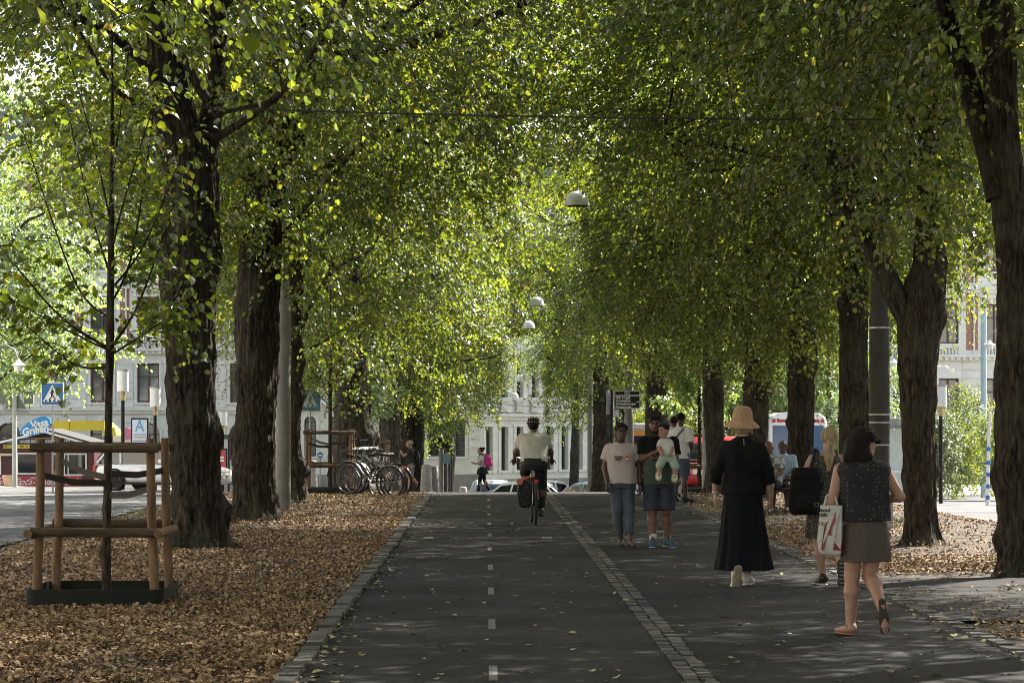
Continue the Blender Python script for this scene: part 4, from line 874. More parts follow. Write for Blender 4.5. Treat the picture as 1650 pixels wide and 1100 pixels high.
ar_ = MB(); ar_.prism([(xx(1025.5),zz(647.7)),(xx(1027.6),zz(647.7)),(xx(1027.6),zz(648.6)),(xx(1029.6),zz(647.2)),(xx(1027.6),zz(645.6)),(xx(1027.6),zz(646.6)),(xx(1025.5),zz(646.6))], -.036, -.032); ar_.build('arrow', M['signtext'], bd_)
em = MB(); em.bb(xx(1006), xx(1015), -.034, -.0315, zz(635.8), zz(631)); em.build('emblem', M['galv'], bd_)
for a in ((1007.2,632),(1009.6,633.2),(1012,632),):
    MB().tube([(xx(a[0]),-.036,zz(634.9)),(xx(a[0]+.8),-.036,zz(a[1])),(xx(a[0]+1.6),-.036,zz(634.9))], .006, 5).build('skyline', M['black'], bd_)
b2 = MB().box((xx(982.8), 0, zz(648)), (.36,.05,.66), math.radians(62)).build('board', M['signback'], root, bevel=.006)
for i in range(6):
    T = Matrix.Translation((xx(982.8),0,zz(648))) @ Matrix.Rotation(math.radians(62-0), 4, 'Z') @ Matrix.Translation((0,-.03,.25-i*.09))
    text_mesh('lettering', ('Haga','Vasa','Linné','Järn','P','♥')[i] if i < 5 else 'i', .09, M['signtext'], b2, T @ FACE, bold=.003)
MB().bb(xx(988.6), xx(997), -.02, .0, zz(670), zz(659.5)).build('plate', M['signtext'], root)
# second wayfinding post, far left of the cyclist
d = 92; X = gx(727, d); g = G(X, d); zz = lambda y: 1.67-(y-676)*d/4000-g; xx = lambda x: gx(x, d)-X
root = thing('direction_sign', 'dark wayfinding post with a black board right of the bollards', 'street sign', (X, d, g))
MB().tube([(0,0,-.1),(0,0,zz(703))], .05, 10).build('post', mat('post_navy', (.02,.025,.05), .4), root, 40)
MB().bb(xx(698), xx(725), -.02, .02, zz(722), zz(705)).build('board', M['black'], root)
MB().bb(xx(728.5), xx(732), -.02, .02, zz(722), zz(703)).build('board', M['signtext'], root)
d = 96; X = gx(721, d); g = G(X, d); zz = lambda y: 1.67-(y-676)*d/4000-g
root = thing('round_sign', 'round blue sign on a thin post left of the pink rucksack', 'road sign', (X, d, g))
MB().tube([(0,0,-.1),(0,0,zz(728))], .025, 8).build('post', M['galv'], root, 40)
MB().lathe([(.001,0),(.21,0),(.21,.02),(.001,.02)], 24, (0,-.05,zz(738)), T=Matrix.Rotation(PI/2,4,'X')).build('disc', mat('disc_blue', (.16,.27,.36), .5), root, 40)
d = 82; X = gx(516, d); g = G(X, d); zz = lambda y: 1.67-(y-676)*d/4000-g
root = thing('round_sign', 'small round sign seen through the far left tree guard', 'road sign', (X, d, g))
MB().tube([(0,0,-.1),(0,0,zz(728))], .025, 8).build('post', M['galv'], root, 40)
MB().lathe([(.001,0),(.1,0),(.1,.02),(.001,.02)], 20, (0,-.05,zz(733)), T=Matrix.Rotation(PI/2,4,'X')).build('disc', M['signblue'], root, 40)
MB().bb(-.07,.07,-.078,-.072,zz(734.5),zz(732)).build('panel', M['white'], root)
# sign post with road sign backs at the left edge
d = 100; X = gx(23.5, d); g = G(X, d); zz = lambda y: 1.67-(y-676)*d/4000-g; xx = lambda x: gx(x, d)-X
root = thing('signal_post', 'grey signal post with a triangular sign turned away at the left edge', 'traffic sign', (X, d, g))
MB().lathe([(.11,-.1),(.085,zz(631)),(.05,zz(629))], 16).build('shaft', mat('post_pale', (.5,.5,.48), .5, .15), root, 40)
MB().prism([(xx(6),zz(658)),(xx(42),zz(658)),(xx(24),zz(629))], .1, .13).build('triangular_sign', M['signback'], root, bevel=.01)
MB().bb(xx(5), xx(43), .08, .14, zz(662), zz(659)).build('bracket', M['galv'], root)
for x0, x1 in ((-1,12),(37.5,53)): MB().bb(xx(x0), xx(x1), .1, .35, zz(651), zz(630)).build('signal_box', M['signback'], root, bevel=.04)
MB().tube([(xx(4),.2,zz(652)),(xx(4),.2,zz(664)),(xx(46),.2,zz(664)),(xx(46),.2,zz(652))], .03, 6).build('frame', M['galv'], root)
# striped pole, stone block, shelter, bollards
d = 76; X = gx(1591, d); g = G(X, d); zz = lambda y: 1.67-(y-676)*d/4000-g
root = thing('striped_pole', 'white pole with blue bands and curved hoops at the top', 'pole', (X, d, g))
MB().tube([(0,0,-.1),(.04,0,zz(700)),(.1,0,zz(665))], [.06,.05,.045], 12).build('shaft', M['white'], root, 40)
for y in (801,783,764,745,723): MB().lathe([(.064,zz(y+3.2)),(.064,zz(y-3.2))], 12, (.01+(801-y)*.0004,0,0)).build('band', mat('band_blue', (.04,.16,.5), .5), root, 40)
for s in (-1, 1): MB().tube([(.1,0,zz(668)),(.1+s*.12,0,zz(659)),(.1+s*.4,0,zz(655)),(.1+s*.62,0,zz(662))], .018, 6).build('hoop', M['galv'], root, 60)
d = 77; X = gx(1617, d); g = G(X, d)
tag(MB().box((X, d, g+.42), (.36,.36,.86), 0, top=.9).build('stone_block', M['conc'], None, bevel=.04), 'pale stone block at the kerb left of the rightmost trunk', 'bollard')
def bollard(label, x, d, ytop):
    X = gx(x, d); g = G(X, d); h = 1.67-(ytop-676)*d/4000-g
    return tag(MB().lathe([(.20,-.1),(.195,.1),(.15,h-.06),(.13,h-.015),(.09,h)], 24).build('stone_bollard', M['conc'], None, 50, loc=(X, d, g)), label, 'bollard', 'tapered stone bollards')
bollard('nearer of two tapered stone bollards behind the photographer', 687, 79, 748); bollard('farther of two tapered stone bollards, partly hidden by the other', 698.5, 83, 750)
bollard('short stone bollard seen through the far left tree guard', 503, 84, 741); bollard('low pale bollard left of the woman with the pink rucksack', 746, 98, 784)
d = 74; X = gx(1448, d); g = G(X, d)
root = thing('bus_shelter', 'glass tram shelter between the concrete pole and the forked tree', 'shelter', (X, d, g))
for x in (-.55, .55):
    for y in (0, 1.3): MB().bb(x-.03, x+.03, y-.03, y+.03, -.1, 2.45).build('post', M['galv'], root)
rf_ = MB().bb(-.75, .75, -.25, 1.5, 2.45, 2.62).build('roof', M['galv'], root, bevel=.02); MB().bb(-.6, .6, -.262, -.252, 2.3, 2.44).build('name_board', M['signback'], root)
text_mesh('lettering', 'Vasa', .1, M['signtext'], root, Matrix.Translation((.15,-.266,2.37)) @ FACE)
MB().bb(-.52, .52, .0, .015, .25, 2.28).build('glass_wall', mat('pale_glass', (.5,.56,.54), .1, .1, spec=.8), root); MB().bb(-.52, .52, -.012, -.002, 1.0, 1.06).build('glass_stripe', M['white'], root)
MB().bb(-.2, .25, .4, .6, .5, 1.9).build('timetable_board', mat('timetable', (.4,.25,.2), .7, .3, 3), root)
# poster stands
def poster(label, x0, x1, y0, y1, d, c, letters=None):
    X = gx((x0+x1)/2, d); g = G(X, d); zz = lambda y: 1.67-(y-676)*d/4000-g; w = (x1-x0)/2*d/4000
    root = thing('poster_stand', label, 'poster', (X, d, g))
    MB().bb(-w, w, 0, .16, zz(y1)-.0, zz(y0)).build('casing', M['black'], root, bevel=.02)
    MB().bb(-w*.3, w*.3, .03, .13, -.1, zz(y1)).build('foot', M['black'], root)
    s = MB().bb(-w*.84, w*.84, -.012, -.003, zz(y1)+w*.2, zz(y0)-w*.2).build('poster', c, root)
    return root, w, zz
root, w, zz = poster('black framed poster with a blue letter A left of the big trunk', 211, 239, 673, 718, 92, mat('poster_pale', (.62,.68,.74), .4, .08, 3))
text_mesh('lettering', 'A', .62, mat('poster_letter', (.06,.3,.55), .5), root, Matrix.Translation((0,-.016,zz(686.5))) @ FACE, sx=.8)
for y, c in ((699,(.25,.4,.6)),(703,(.6,.3,.12)),(709,(.2,.3,.5))): MB().bb(-w*.7, w*.8, -.02, -.013, zz(y+2), zz(y)).build('picture_strip', mat('strip', c, .5), root)
root, w, zz = poster('red poster in a black frame between the first two left trunks', 340, 366, 722, 756, 96, mat('poster_red', (.5,.05,.06), .4, .1, 3))
for y in (735, 740): MB().bb(w*.0, w*.6, -.02, -.013, zz(y+3), zz(y)).build('picture_strip', M['white'], root)
root = thing('kiosk_roof', 'dark green roofed shelter behind the red poster', 'shelter', (gx(358,100), 100, G(gx(358,100),100)))
MB().bb(-1.1, .35, 0, 1.5, 2.25, 2.45).build('roof', mat('green_roof', (.03,.07,.05), .5), root, bevel=.03)
for x in (-1.0,.25): MB().bb(x-.04, x+.04, .1, .18, -.1, 2.25).build('post', M['black'], root)
# grill kiosk
d = 108; g = G(-17,108); X = gx(75, d); zz = lambda y: 1.67-(y-676)*d/4000-g; xx = lambda x: gx(x, d)-X
M['kred'] = mat('kiosk_red', (.075,.018,.02), .6, .15, 4, stretch=(8,1,1)); M['cola'] = mat('panel_red', (.36,.03,.05), .4, .08, 4)
root = thing('grill_kiosk', 'dark red grill kiosk with gabled roof and sign board behind the young tree', 'kiosk', (X, d, g))
x0, x1 = xx(-20), xx(152)
wl = MB(); wl.prism([(x0,-.3),(x1,-.3),(x1,zz(719)),(xx(76),zz(697)),(x0,zz(719))], 0, 3.5); wl.build('wall', M['kred'], root)
rf_ = MB()
for s, xe in ((-1, xx(-26)), (1, xx(160))):
    rf_.prism([(xx(75),zz(693)),(xe,zz(717)),(xe,zz(714.5)),(xx(75),zz(690.5))], -.5, 3.9)
rf_.build('roof', mat('kiosk_roof_felt', (.03,.03,.032), .8), root)
for s, xe in ((-1, xx(-25)), (1, xx(159))): MB().prism([(xx(75),zz(697)),(xe,zz(720.5)),(xe,zz(717.3)),(xx(75),zz(693.3))], -.52, -.46).build('barge_board', M['white'], root)
sb = MB().bb(xx(6), xx(120), -.10, -.003, zz(722), zz(705)).build('sign_board', mat('sign_yellow', (.62,.46,.03), .5), root)
MB().bb(xx(7), xx(119), -.107, -.101, zz(716), zz(706)).build('blue_panel', mat('sign_navy', (.02,.04,.14), .5), sb)
text_mesh('lettering', 'KEBAB · HAMBURGARE · KORV · FALAFEL', .2, M['white'], sb, Matrix.Translation((xx(63), -.11, zz(711))) @ FACE, bold=.004, sx=.76)
for i, x in enumerate((10,27,36,44,52,60,68,80,95,108)): MB().box((xx(x),-.103,zz(719)), (.08+.05*(i%3),.006,.05)).build('small_print', M['black'], sb)
ov = MB(); pts = []
for i in range(40):
    a = 2*PI*i/40; u, v = 25.5*math.cos(a), 13.2*math.sin(a)*(1-.25*math.cos(a)*-1); t = math.radians(18); pts.append((xx(61.5+u*math.cos(t)), zz(687.5-(v+ (u*math.sin(t)))*1.0)))
ov.prism(pts, -.72, -.62); ob = ov.build('oval_sign', mat('oval_blue', (.02,.25,.62), .4), root)
T = Matrix.Rotation(-math.radians(11), 4, 'Y')
text_mesh('lettering', 'Vasa', .44, M['white'], ob, Matrix.Translation((xx(68), -.724, zz(682.5))) @ T @ FACE, bold=.016, sx=.95, shear=.1)
text_mesh('lettering', 'Grillen', .44, M['white'], ob, Matrix.Translation((xx(61.5), -.724, zz(693))) @ T @ FACE, bold=.016, sx=.95, shear=.1)
def kwin(xa, xb, ya, yb, mull=()):
    f = MB(); t = .06
    f.bb(xx(xa), xx(xa)+t, -.05, -.002, zz(yb), zz(ya)); f.bb(xx(xb)-t, xx(xb), -.05, -.002, zz(yb), zz(ya)); f.bb(xx(xa)+t, xx(xb)-t, -.05, -.002, zz(yb), zz(yb)+t); f.bb(xx(xa)+t, xx(xb)-t, -.05, -.002, zz(ya)-t, zz(ya))
    for m_ in mull: f.bb(xx(m_)-.02, xx(m_)+.02, -.045, -.015, zz(yb)+t, zz(ya)-t)
    w_ = f.build('window', M['white'], root); MB().bb(xx(xa)+t, xx(xb)-t, -.012, -.003, zz(yb)+t, zz(ya)-t).build('pane', M['glass'], w_)
kwin(27, 63.5, 729, 764); kwin(84, 140, 730, 766, (98,104,110)); kwin(-14, 2, 734, 764)
MB().bb(xx(-18), xx(25), -.3, -.004, zz(734), zz(730)).build('counter', mat('counter_pale', (.6,.5,.35), .6), root)
rp = MB().bb(xx(-18), xx(132), -.06, -.004, zz(785), zz(766)).build('red_panel', M['cola'], root)
for x in (3, 52, 98): text_mesh('lettering', 'Coca-Cola', .42, M['white'], rp, Matrix.Translation((xx(x), -.064, zz(776))) @ FACE, shear=.5, bold=-.002, sx=.9)
for xb in (1, 50, 96): MB().tube([(xx(xb-6),-.065,zz(774)),(xx(xb+2),-.065,zz(769.5)),(xx(xb+10),-.065,zz(771)),(xx(xb+18),-.065,zz(768.5))], [.01,.022,.02,.006], 6).build('flourish', M['white'], rp, 60)
X2, d2 = gx(14,103), 103
root = thing('flower_pot', 'pale terracotta planter in front of the kiosk', 'planter', (X2, d2, G(X2,d2)))
MB().lathe([(.17,-.05),(.2,.1),(.25,.38),(.28,.4),(.28,.46),(.24,.46),(.22,.4)], 20).build('pot', mat('terracotta', (.6,.4,.28), .8), root, 40)
MB().lathe([(.001,.38),(.22,.39)], 16).build('soil', M['dirt'], root)
d = 122; X = gx(128, d); zz = lambda y: 1.67-(y-676)*d/4000-G(X,d)
root = thing('yellow_banner', 'two yellow boards on posts above the kiosk roof', 'banner', (X, d, G(X, d)))
M['yel'] = mat('banner_yellow', (.62,.48,.04), .6, .06, 3)
for a, b in ((87,111),(112.5,168)): MB().bb(gx(a,d)-X, gx(b,d)-X, 0, .08, zz(693), zz(677.5)).build('board', M['yel'], root)
for a in (90,111.7,165): MB().tube([(gx(a,d)-X,.12,-.1),(gx(a,d)-X,.12,zz(677))], .04, 8).build('post', M['galv'], root)
root = thing('parasol', 'yellow parasol beside the round pink and white fairground stall', 'parasol', (gx(181,116), 116, G(-17,116)))
MB().lathe([(.5,2.25),(.48,2.3),(.3,2.62),(.02,2.85)], 12).build('canopy', M['yel'], root); MB().tube([(0,0,-.1),(0,0,2.7)], .03, 8).build('pole', M['galv'], root)
root = thing('ice_cream_stand', 'round pink and white stand right of the yellow parasol', 'stand', (gx(200,118), 118, G(-17,118)))
for i in range(12):
    a0, a1 = PI*i/12, PI*(i+1)/12
    MB().prism([(0,2.05),(.62*math.cos(a0),2.05+.62*math.sin(a0)),(.62*math.cos(a1),2.05+.62*math.sin(a1))], 0, .1).build('fan_panel', mat('pink' if i < 7 else 'cream', (.6,.2,.33) if i < 7 else (.75,.7,.6), .6), root)
MB().bb(-.62,.62,0,.6,-.1,2.04).build('counter', mat('stand_cream', (.7,.66,.55), .6), root)
# ---------------------------------------------------------------- vehicles
def paint(name, c): return mat(name, c, .3, .04, 3, coat=.6)
def car(label, loc, rz, col, L=4.2, W=1.78, H=1.48, hood=.70, hatch=True, plate=None, cat='car'):
    root = thing('parked_car', label, cat, loc, rz, 'cars in the streets'); m = paint('car_paint', col)
    zb_ = .22; belt = H*.62
    def topz(f):
        return float(np.interp(f, [0,.03,.1,.45,hood,.9,.97,1], [H*.45,belt*.97,belt,belt,belt*.985,belt*.86,belt*.78,belt*.6]))
    rings = []
    for f in (0,.02,.06,.14,.3,.5,.66,.78,.9,.96,.985,1.0):
        w = W/2*float(np.interp(f, [0,.05,.2,.8,.94,1], [.84,.95,1,1,.93,.76])); t = topz(f); z0 = zb_+ (.1 if f in (0,1.0) else 0); x = (f-.5)*L
        rings.append([(x,y*w,z) for y, z in ((-.9,z0),(-1,z0+.14),(-1,(z0+t)/2+.08),(-.97,t-.08),(-.86,t),(0,t+.025),(.86,t),(.97,t-.08),(1,(z0+t)/2+.08),(1,z0+.14),(.9,z0))])
    MB().loft(rings).build('body', m, root, 50, sub=1)
    ws, we = (.02 if hatch else .16), hood; gl, rf2 = [], []
    for f, zf in ((ws,.0),(ws+.05,.62),(ws+.12,.93),(.32,1.0),(.46,.985),(hood-.14,.86),(hood-.02,.12),(hood,0)):
        x = (f-.5)*L; z1 = belt+(H-belt)*zf; a = W/2*(.93-.17*zf); gl.append([(x,-W/2*.91,belt-.04),(x,-a,z1-.03*zf),(x,-a*.8,z1),(x,a*.8,z1),(x,a,z1-.03*zf),(x,W/2*.91,belt-.04)])
    MB().loft(gl).build('window', M['glass'], root, 35)
    for f, zf in ((ws+.07,.74),(ws+.12,.93),(.32,1.0),(.46,.985),(hood-.15,.88)):
        x = (f-.5)*L; z1 = belt+(H-belt)*zf; a = W/2*(.94-.17*zf); rf2.append([(x,-a-.006,z1-.09),(x,-a-.008,z1-.02),(x,-a*.8,z1+.014),(x,a*.8,z1+.014),(x,a+.008,z1-.02),(x,a+.006,z1-.09)])
    MB().loft(rf2).build('roof', m, root, 40)
    for s in (-1,1):
        for fa, fb, za, zb2 in ((hood-.01,hood-.15,.02,.86),(.47,.44,0,.97),(.24,.22,0,.97),(ws+.02,ws+.11,.0,.88)):
            A = ((fa-.5)*L, s*W/2*.925, belt+(H-belt)*za-.02); B = ((fb-.5)*L, s*W/2*(.94-.17*zb2), belt+(H-belt)*zb2-.04)
            MB().tube([A, B], .038, 6).build('pillar', m, root, 60)
        for f in (.19,.81):
            w_ = MB().lathe([(.2,-.1),(.31,-.1),(.335,-.07),(.335,.07),(.31,.1),(.2,.1)], 28, ((f-.5)*L, s*(W/2-.095), .33), T=Matrix.Rotation(PI/2,4,'X')).build('tyre', M['rubber'], root, 40)
            r_ = MB(); 
            r_.lathe([(.001,.0),(.2,.0),(.215,.02),(.215,.05)], 24, ((f-.5)*L, s*(W/2-.02), .33), T=Matrix.Rotation(-s*PI/2,4,'X'))
            ro = r_.build('rim', M['black'], w_, 40); q = MB()
            for k in range(5):
                a = 2*PI*k/5; q.tube([((f-.5)*L, s*(W/2+.004), .33), ((f-.5)*L+.2*math.cos(a), s*(W/2+.002), .33+.2*math.sin(a))], .025, 5)
            q.lathe([(.19,-.005),(.225,-.005),(.225,.012),(.19,.012)], 24, ((f-.5)*L, s*W/2, .33), T=Matrix.Rotation(PI/2,4,'X')); q.build('wheel_spokes', M['steel'], w_, 40)
            ra = MB(); ra.loft([[((f-.5)*L+qr*math.cos(t), s*(W/2+.006)+o_, .33+qr*math.sin(t)) for qr, o_ in ((.345,0),(.40,0),(.40,-s*.06),(.345,-s*.06))] for t in [PI*j/14 for j in range(15)]]); ra.build('wheel_arch', M['black'], root)
        MB().box(((hood-.19-.5)*L+.35, s*(W/2+.08), belt+.05), (.13,.17,.12)).build('mirror', m, root, bevel=.03)
        MB().bb((.49-.5)*L, (.492-.5)*L+.006, s*(W/2-.002), s*(W/2+.004), .34, belt-.05).build('door_gap', M['black'], root)
        MB().box(((.42-.5)*L, s*(W/2+.006), belt-.13), (.17,.03,.03)).build('door_handle', m, root, bevel=.008)
        MB().box(((.955-.5)*L, s*W*.36, belt*.70), (.16,.3,.10), -s*.35).build('headlight', mat('headlight', (.7,.7,.68), .1), root, bevel=.02)
        MB().box(((.012-.5)*L, s*W*.39, belt*.78), (.10,.24,.2)).build('tail_light', mat('tail_light', (.45,.02,.02), .2), root, bevel=.02)
        MB().box((0, s*(W/2-.01), .26), (L*.52,.05,.07)).build('sill', M['black'], root)
    gz_ = MB()
    for k in range(3): gz_.box(((.985-.5)*L, 0, belt*.60+k*.045), (.06, W*.5, .025))
    gz_.build('grille', M['steel'], root); MB().box(((.97-.5)*L, 0, .34), (.16, W*.74, .12)).build('lower_grille', M['black'], root)
    pl = MB().box(((1.0-.5)*L+.02, 0, .47), (.03,.5,.12)).build('number_plate', M['white'], root)
    if plate: text_mesh('lettering', plate, .1, M['black'], pl, Matrix.Translation(((1.0-.5)*L+.038,0,.47)) @ Matrix.Rotation(PI/2,4,'Z') @ FACE)
    MB().box((-.5*L-.0, 0, .6), (.03,.5,.12)).build('number_plate', M['white'], root)
    return root
car('white hatchback on the left road behind the nearest trunk', (gx(266,78), 78, G(gx(266,78),78)), math.radians(-21), (.78,.80,.82), 4.25, 1.8, 1.46, plate='S01')
car('red hatchback behind the wooden guard and rail on the right', (gx(1135,65)+.75, 66, G(6,66)), math.radians(62), (.42,.012,.03), 3.7, 1.66, 1.5)
car('white car beyond the path end, left of the cyclist', (gx(820,104), 104, G(1,104)-.2), math.radians(172), (.75,.77,.8), 4.4, 1.8, 1.5)
car('white car beyond the path end, right of the cyclist', (gx(893,107), 107, G(2,107)-.12), math.radians(20), (.8,.8,.78), 4.2, 1.8, 1.5)
car('blue-grey car beyond the path end behind the pink T-shirt woman', (gx(945,104), 104, G(4,104)-.15), math.radians(150), (.25,.4,.5), 4.3, 1.8, 1.45)
car('grey car beyond the walking woman with the pink rucksack', (gx(789,110), 110, G(0,110)-.12), math.radians(95), (.5,.52,.55), 4.2, 1.75, 1.55)
# grey concrete block with faded paint
d = 98; X = gx(917, d)
tag(MB().prism([(-.33,-.3),(.33,-.3),(.33,.72),(.28,.8),(-.05,1.05),(-.3,.78),(-.33,.7)], 0, .5).build('concrete_block', mat('block_faded', (.45,.37,.32), .9, .2, 4), None, bevel=.02, loc=(X, d, G(X,d)-.05)), 'faded concrete block right of the cyclist beyond the path', 'block')
# tram, front on
d = 105; X = gx(1286, d); g = G(X, d); root = thing('tram', 'white tram front with a wide blue windscreen under a red stripe, between the trunks', 'tram', (X, d, g), math.radians(-3))
zz = lambda y: 1.67-(y-676)*d/4000-g; hw = 1.25; ht = zz(663)
def tsec(y, s, t): return [(x*s, y, z) for x, z in ((-hw,.35),(-hw,ht-.55),(-hw+.08,ht-.25),(-hw+.32,ht-.06),(0,ht-.0),(hw-.32,ht-.06),(hw-.08,ht-.25),(hw,ht-.55),(hw,.35))]
MB().loft([tsec(y, s, 0) for y, s in ((0,.94),(.12,.985),(.4,1),(14,1))]).build('body', mat('tram_white', (.80,.79,.75), .35, .04, 3, coat=.4), root, 40)
MB().bb(-hw*.86, hw*.86, -.012, -.002, 1.15, zz(685)).build('windscreen', mat('tram_window', (.05,.10,.20), .08, .2, 1, spec=.8), root)
MB().bb(-hw*.72, hw*.72, -.014, -.003, zz(680), zz(675.5)).build('red_stripe', mat('tram_red', (.5,.03,.04), .4), root)
MB().bb(.12,.26,-.02,-.013, zz(700), zz(690)).build('sticker', mat('sticker', (.3,.6,.5), .5), root)
for x in (-hw*.82, hw*.82):
    MB().lathe([(.001,0),(.085,0),(.085,.03),(.001,.03)], 16, (x,-.03,zz(677.7)), T=Matrix.Rotation(PI/2,4,'X')).build('marker_lamp', mat('marker_red', (.5,.04,.04), .3), root, 40)
    MB().lathe([(.001,0),(.1,0),(.1,.03),(.001,.03)], 16, (x*.85,-.03,.85), T=Matrix.Rotation(PI/2,4,'X')).build('headlight', M['white'], root, 40)
MB().bb(-hw*.9, hw*.9, .05, 13.8, .0, .35).build('underframe', M['black'], root)
for s in (-1,1):
    for k in range(5): MB().bb(s*hw-.006, s*hw+.006, .9+k*2.5, 3.0+k*2.5, 1.2, zz(686)).build('window', M['glass'], root)
MB().tube([(0,5,ht),(0,5.8,ht+.7),(0,5,ht+1.3)], .03, 6).build('pantograph', M['black'], root)
# bus front behind the family
d = 84; X = gx(1040, d); g = G(X, d); zz = lambda y: 1.67-(y-676)*d/4000-g; xx = lambda x: gx(x, d)-X
root = thing('tram', 'grey tram front with an orange destination display behind the man with the baby', 'tram', (X, d, g))
x0, x1 = xx(1008), xx(1066)
MB().bb(x0, x1, 0, 5, .25, zz(682)).build('body', mat('tram_grey', (.42,.42,.40), .4), root, bevel=.1)
MB().bb(x0+.12, x1-.1, -.012, -.003, zz(752), zz(702)).build('windscreen', M['glass'], root)
MB().bb(x0+.18, x1-.15, -.03, -.012, zz(700.5), zz(694)).build('destination_display', mat('display_orange', (.75,.27,.03), .4), root)
nb_ = MB().bb(x0+.2, x0+.62, -.03, -.004, zz(690), zz(684)).build('name_board', mat('name_white', (.55,.56,.6), .5), root)
MB().bb(x0+.02, x0+.11, -.02, -.003, zz(705), zz(692)).build('marker_panel', M['leaf_yel'] if False else mat('marker_lime', (.5,.6,.1), .5), root)
for x in (x0+.2, x1-.2): MB().lathe([(.001,0),(.08,0),(.08,.03)], 14, (x,-.02,zz(764)), T=Matrix.Rotation(PI/2,4,'X')).build('headlight', M['white'], root, 40)
# bicycles
def bike(label, loc, rz, fm, group=None, rack=True, reflector=False, bag=None, lean=0, name='bicycle', grd=None, basket=False):
    root = thing(name, label, 'bicycle', loc, rz, group); root.rotation_euler = (lean, 0, rz)      # front along +Y
    R = .345; yr, yf = -.52, .55
    def wheel(y, nm='wheel'):
        o = MB().tube([(0, y+R*math.cos(a), R+R*math.sin(a)) for a in [2*PI*i/36 for i in range(36)]], .021, 8, closed=True).build('wheel', M['rubber'], root, 60)
        MB().tube([(0, y+(R-.03)*math.cos(a), R+(R-.03)*math.sin(a)) for a in [2*PI*i/36 for i in range(36)]], .010, 6, closed=True).build('rim', M['rimdark'], o, 60)
        sp = MB()
        for i in range(20):
            a = 2*PI*i/20; sp.tube([((-1)**i*.025, y, R), (0, y+(R-.03)*math.cos(a), R+(R-.03)*math.sin(a))], .0022, 3, caps=False)
        sp.tube([(-.04,y,R),(.04,y,R)], .022, 8); sp.build('spoke_set', M['rimdark'], o)
        if reflector and y < 0:
            MB().box((.03, y+.12, R+.12), (.012,.05,.09)).build('reflector', mat('reflector_orange', (.8,.2,.02), .3), o)
    wheel(yr); wheel(yf)
    bb_, st, sh_, hd, hb = (0,-.06,.29), (0,-.2,.78), (0,-.22,.92), (0,.36,.88), (0,.40,.68)
    f = MB(); f.tube([bb_, st], .017, 8); f.tube([bb_, (0,.12,.42), hb], .019, 8); f.tube([hb, hd, (0,.34,.98)], .019, 8); f.tube([st, (0,.08,.72), hd], .015, 8)
    for s in (-1,1):
        f.tube([(s*.02,-.08,.29), (s*.055,yr,R)], .010, 6); f.tube([(s*.015,-.19,.74), (s*.055,yr,R)], .009, 6); f.tube([(s*.05,.42,.66), (s*.05,.5,.42), (s*.05,yf,R)], .011, 6)
    f.tube([(-.06,.41,.67),(.06,.41,.67)], .016, 6); f.build('frame', fm, root, 60)
    MB().tube([(-.31,.16,1.02),(-.27,.26,1.06),(-.1,.34,1.03),(0,.345,1.0),(.1,.34,1.03),(.27,.26,1.06),(.31,.16,1.02)], .012, 8).build('handlebar', M['steel'], root, 60)
    for s in (-1,1): MB().tube([(s*.31,.17,1.02),(s*.325,.05,1.0)], .018, 8).build('grip', M['black'], root, 60)
    MB().tube([st, sh_], .013, 8).build('seat_post', M['steel'], root)
    sd = [[(w*math.cos(a), y, .95+h*math.sin(a)) for a in [2*PI*k/10 for k in range(10)]] for y, w, h in ((-.36,.03,.015),(-.33,.095,.035),(-.24,.09,.04),(-.14,.04,.035),(-.07,.022,.025),(-.055,.01,.01))]
    MB().loft(sd).build('saddle', M['black'], root, 60)
    for y, a0, a1 in ((yr, .1, 2.7), (yf, .75, 2.6)):
        MB().loft([[(s*.028, y+(R+.035+ (0.0 if abs(s) else .012))*math.cos(t), R+(R+.035+(0 if abs(s) else .012))*math.sin(t)) for s in (-1,0,1)] for t in [a0+(a1-a0)*i/16 for i in range(17)]], caps=False, closed=False).build('mudguard', M['rimdark'] if rack else M['black'], root, 60)
    cr = MB(); cr.lathe([(.001,-.004),(.09,-.004),(.09,.004),(.001,.004)], 20, (.05,-.06,.29), T=Matrix.Rotation(PI/2,4,'Y')); cr.tube([(.06,-.06,.29),(.075,-.0,.13)], .009, 6); cr.tube([(-.06,-.06,.29),(-.075,-.12,.45)], .009, 6); cr.tube([(-.06,-.06,.29),(.06,-.06,.29)], .012, 6); cr.build('crank', M['steel'], root, 60)
    for s, y, z in ((1,0,.13),(-1,-.12,.45)): MB().box((s*.125,y,z), (.09,.06,.02)).build('pedal', M['black'], root)
    MB().tube([(.05,-.06,.33),(.055,yr,R+.05)], .02, 6).build('chain_guard', M['black'], root)
    if rack:
        k = MB()
        for s in (-1,1): k.tube([(s*.06,-.2,.74),(s*.07,-.78,.76)], .006, 5); k.tube([(s*.07,-.68,.76),(s*.06,yr,R)], .006, 5)
        for y in (-.35,-.5,-.65,-.78): k.tube([(-.07,y,.755),(.07,y,.755)], .005, 5)
        k.build('carrier', M['black'], root, 60)
        MB().box((0,-.82,.7), (.07,.03,.05)).build('tail_light', mat('tail_red', (.55,.02,.06), .3), root, bevel=.008)
    MB().lathe([(.01,0),(.045,.02),(.05,.07)], 12, (0,.47,.84), T=Matrix.Rotation(-PI/2,4,'X')).build('front_light', M['black'], root, 50)
    if basket:
        k = MB()
        for z, w in ((.98,.15),(1.22,.19)): k.tube([(-w,.42,z),(w,.42,z),(w,.70,z),(-w,.70,z)], .006, 5, closed=True)
        for i in range(14):
            a = i/14*4; p0 = [(-1,0),(1,0),(1,1),(-1,1),(-1,0)]; j = int(a); t = a-j; u = p0[j][0]*(1-t)+p0[j+1][0]*t; v = p0[j][1]*(1-t)+p0[j+1][1]*t
            k.tube([(u*.15,.42+v*.28,.98),(u*.19,.42+v*.28,1.22)], .004, 4)
        k.build('basket', M['black'], root)
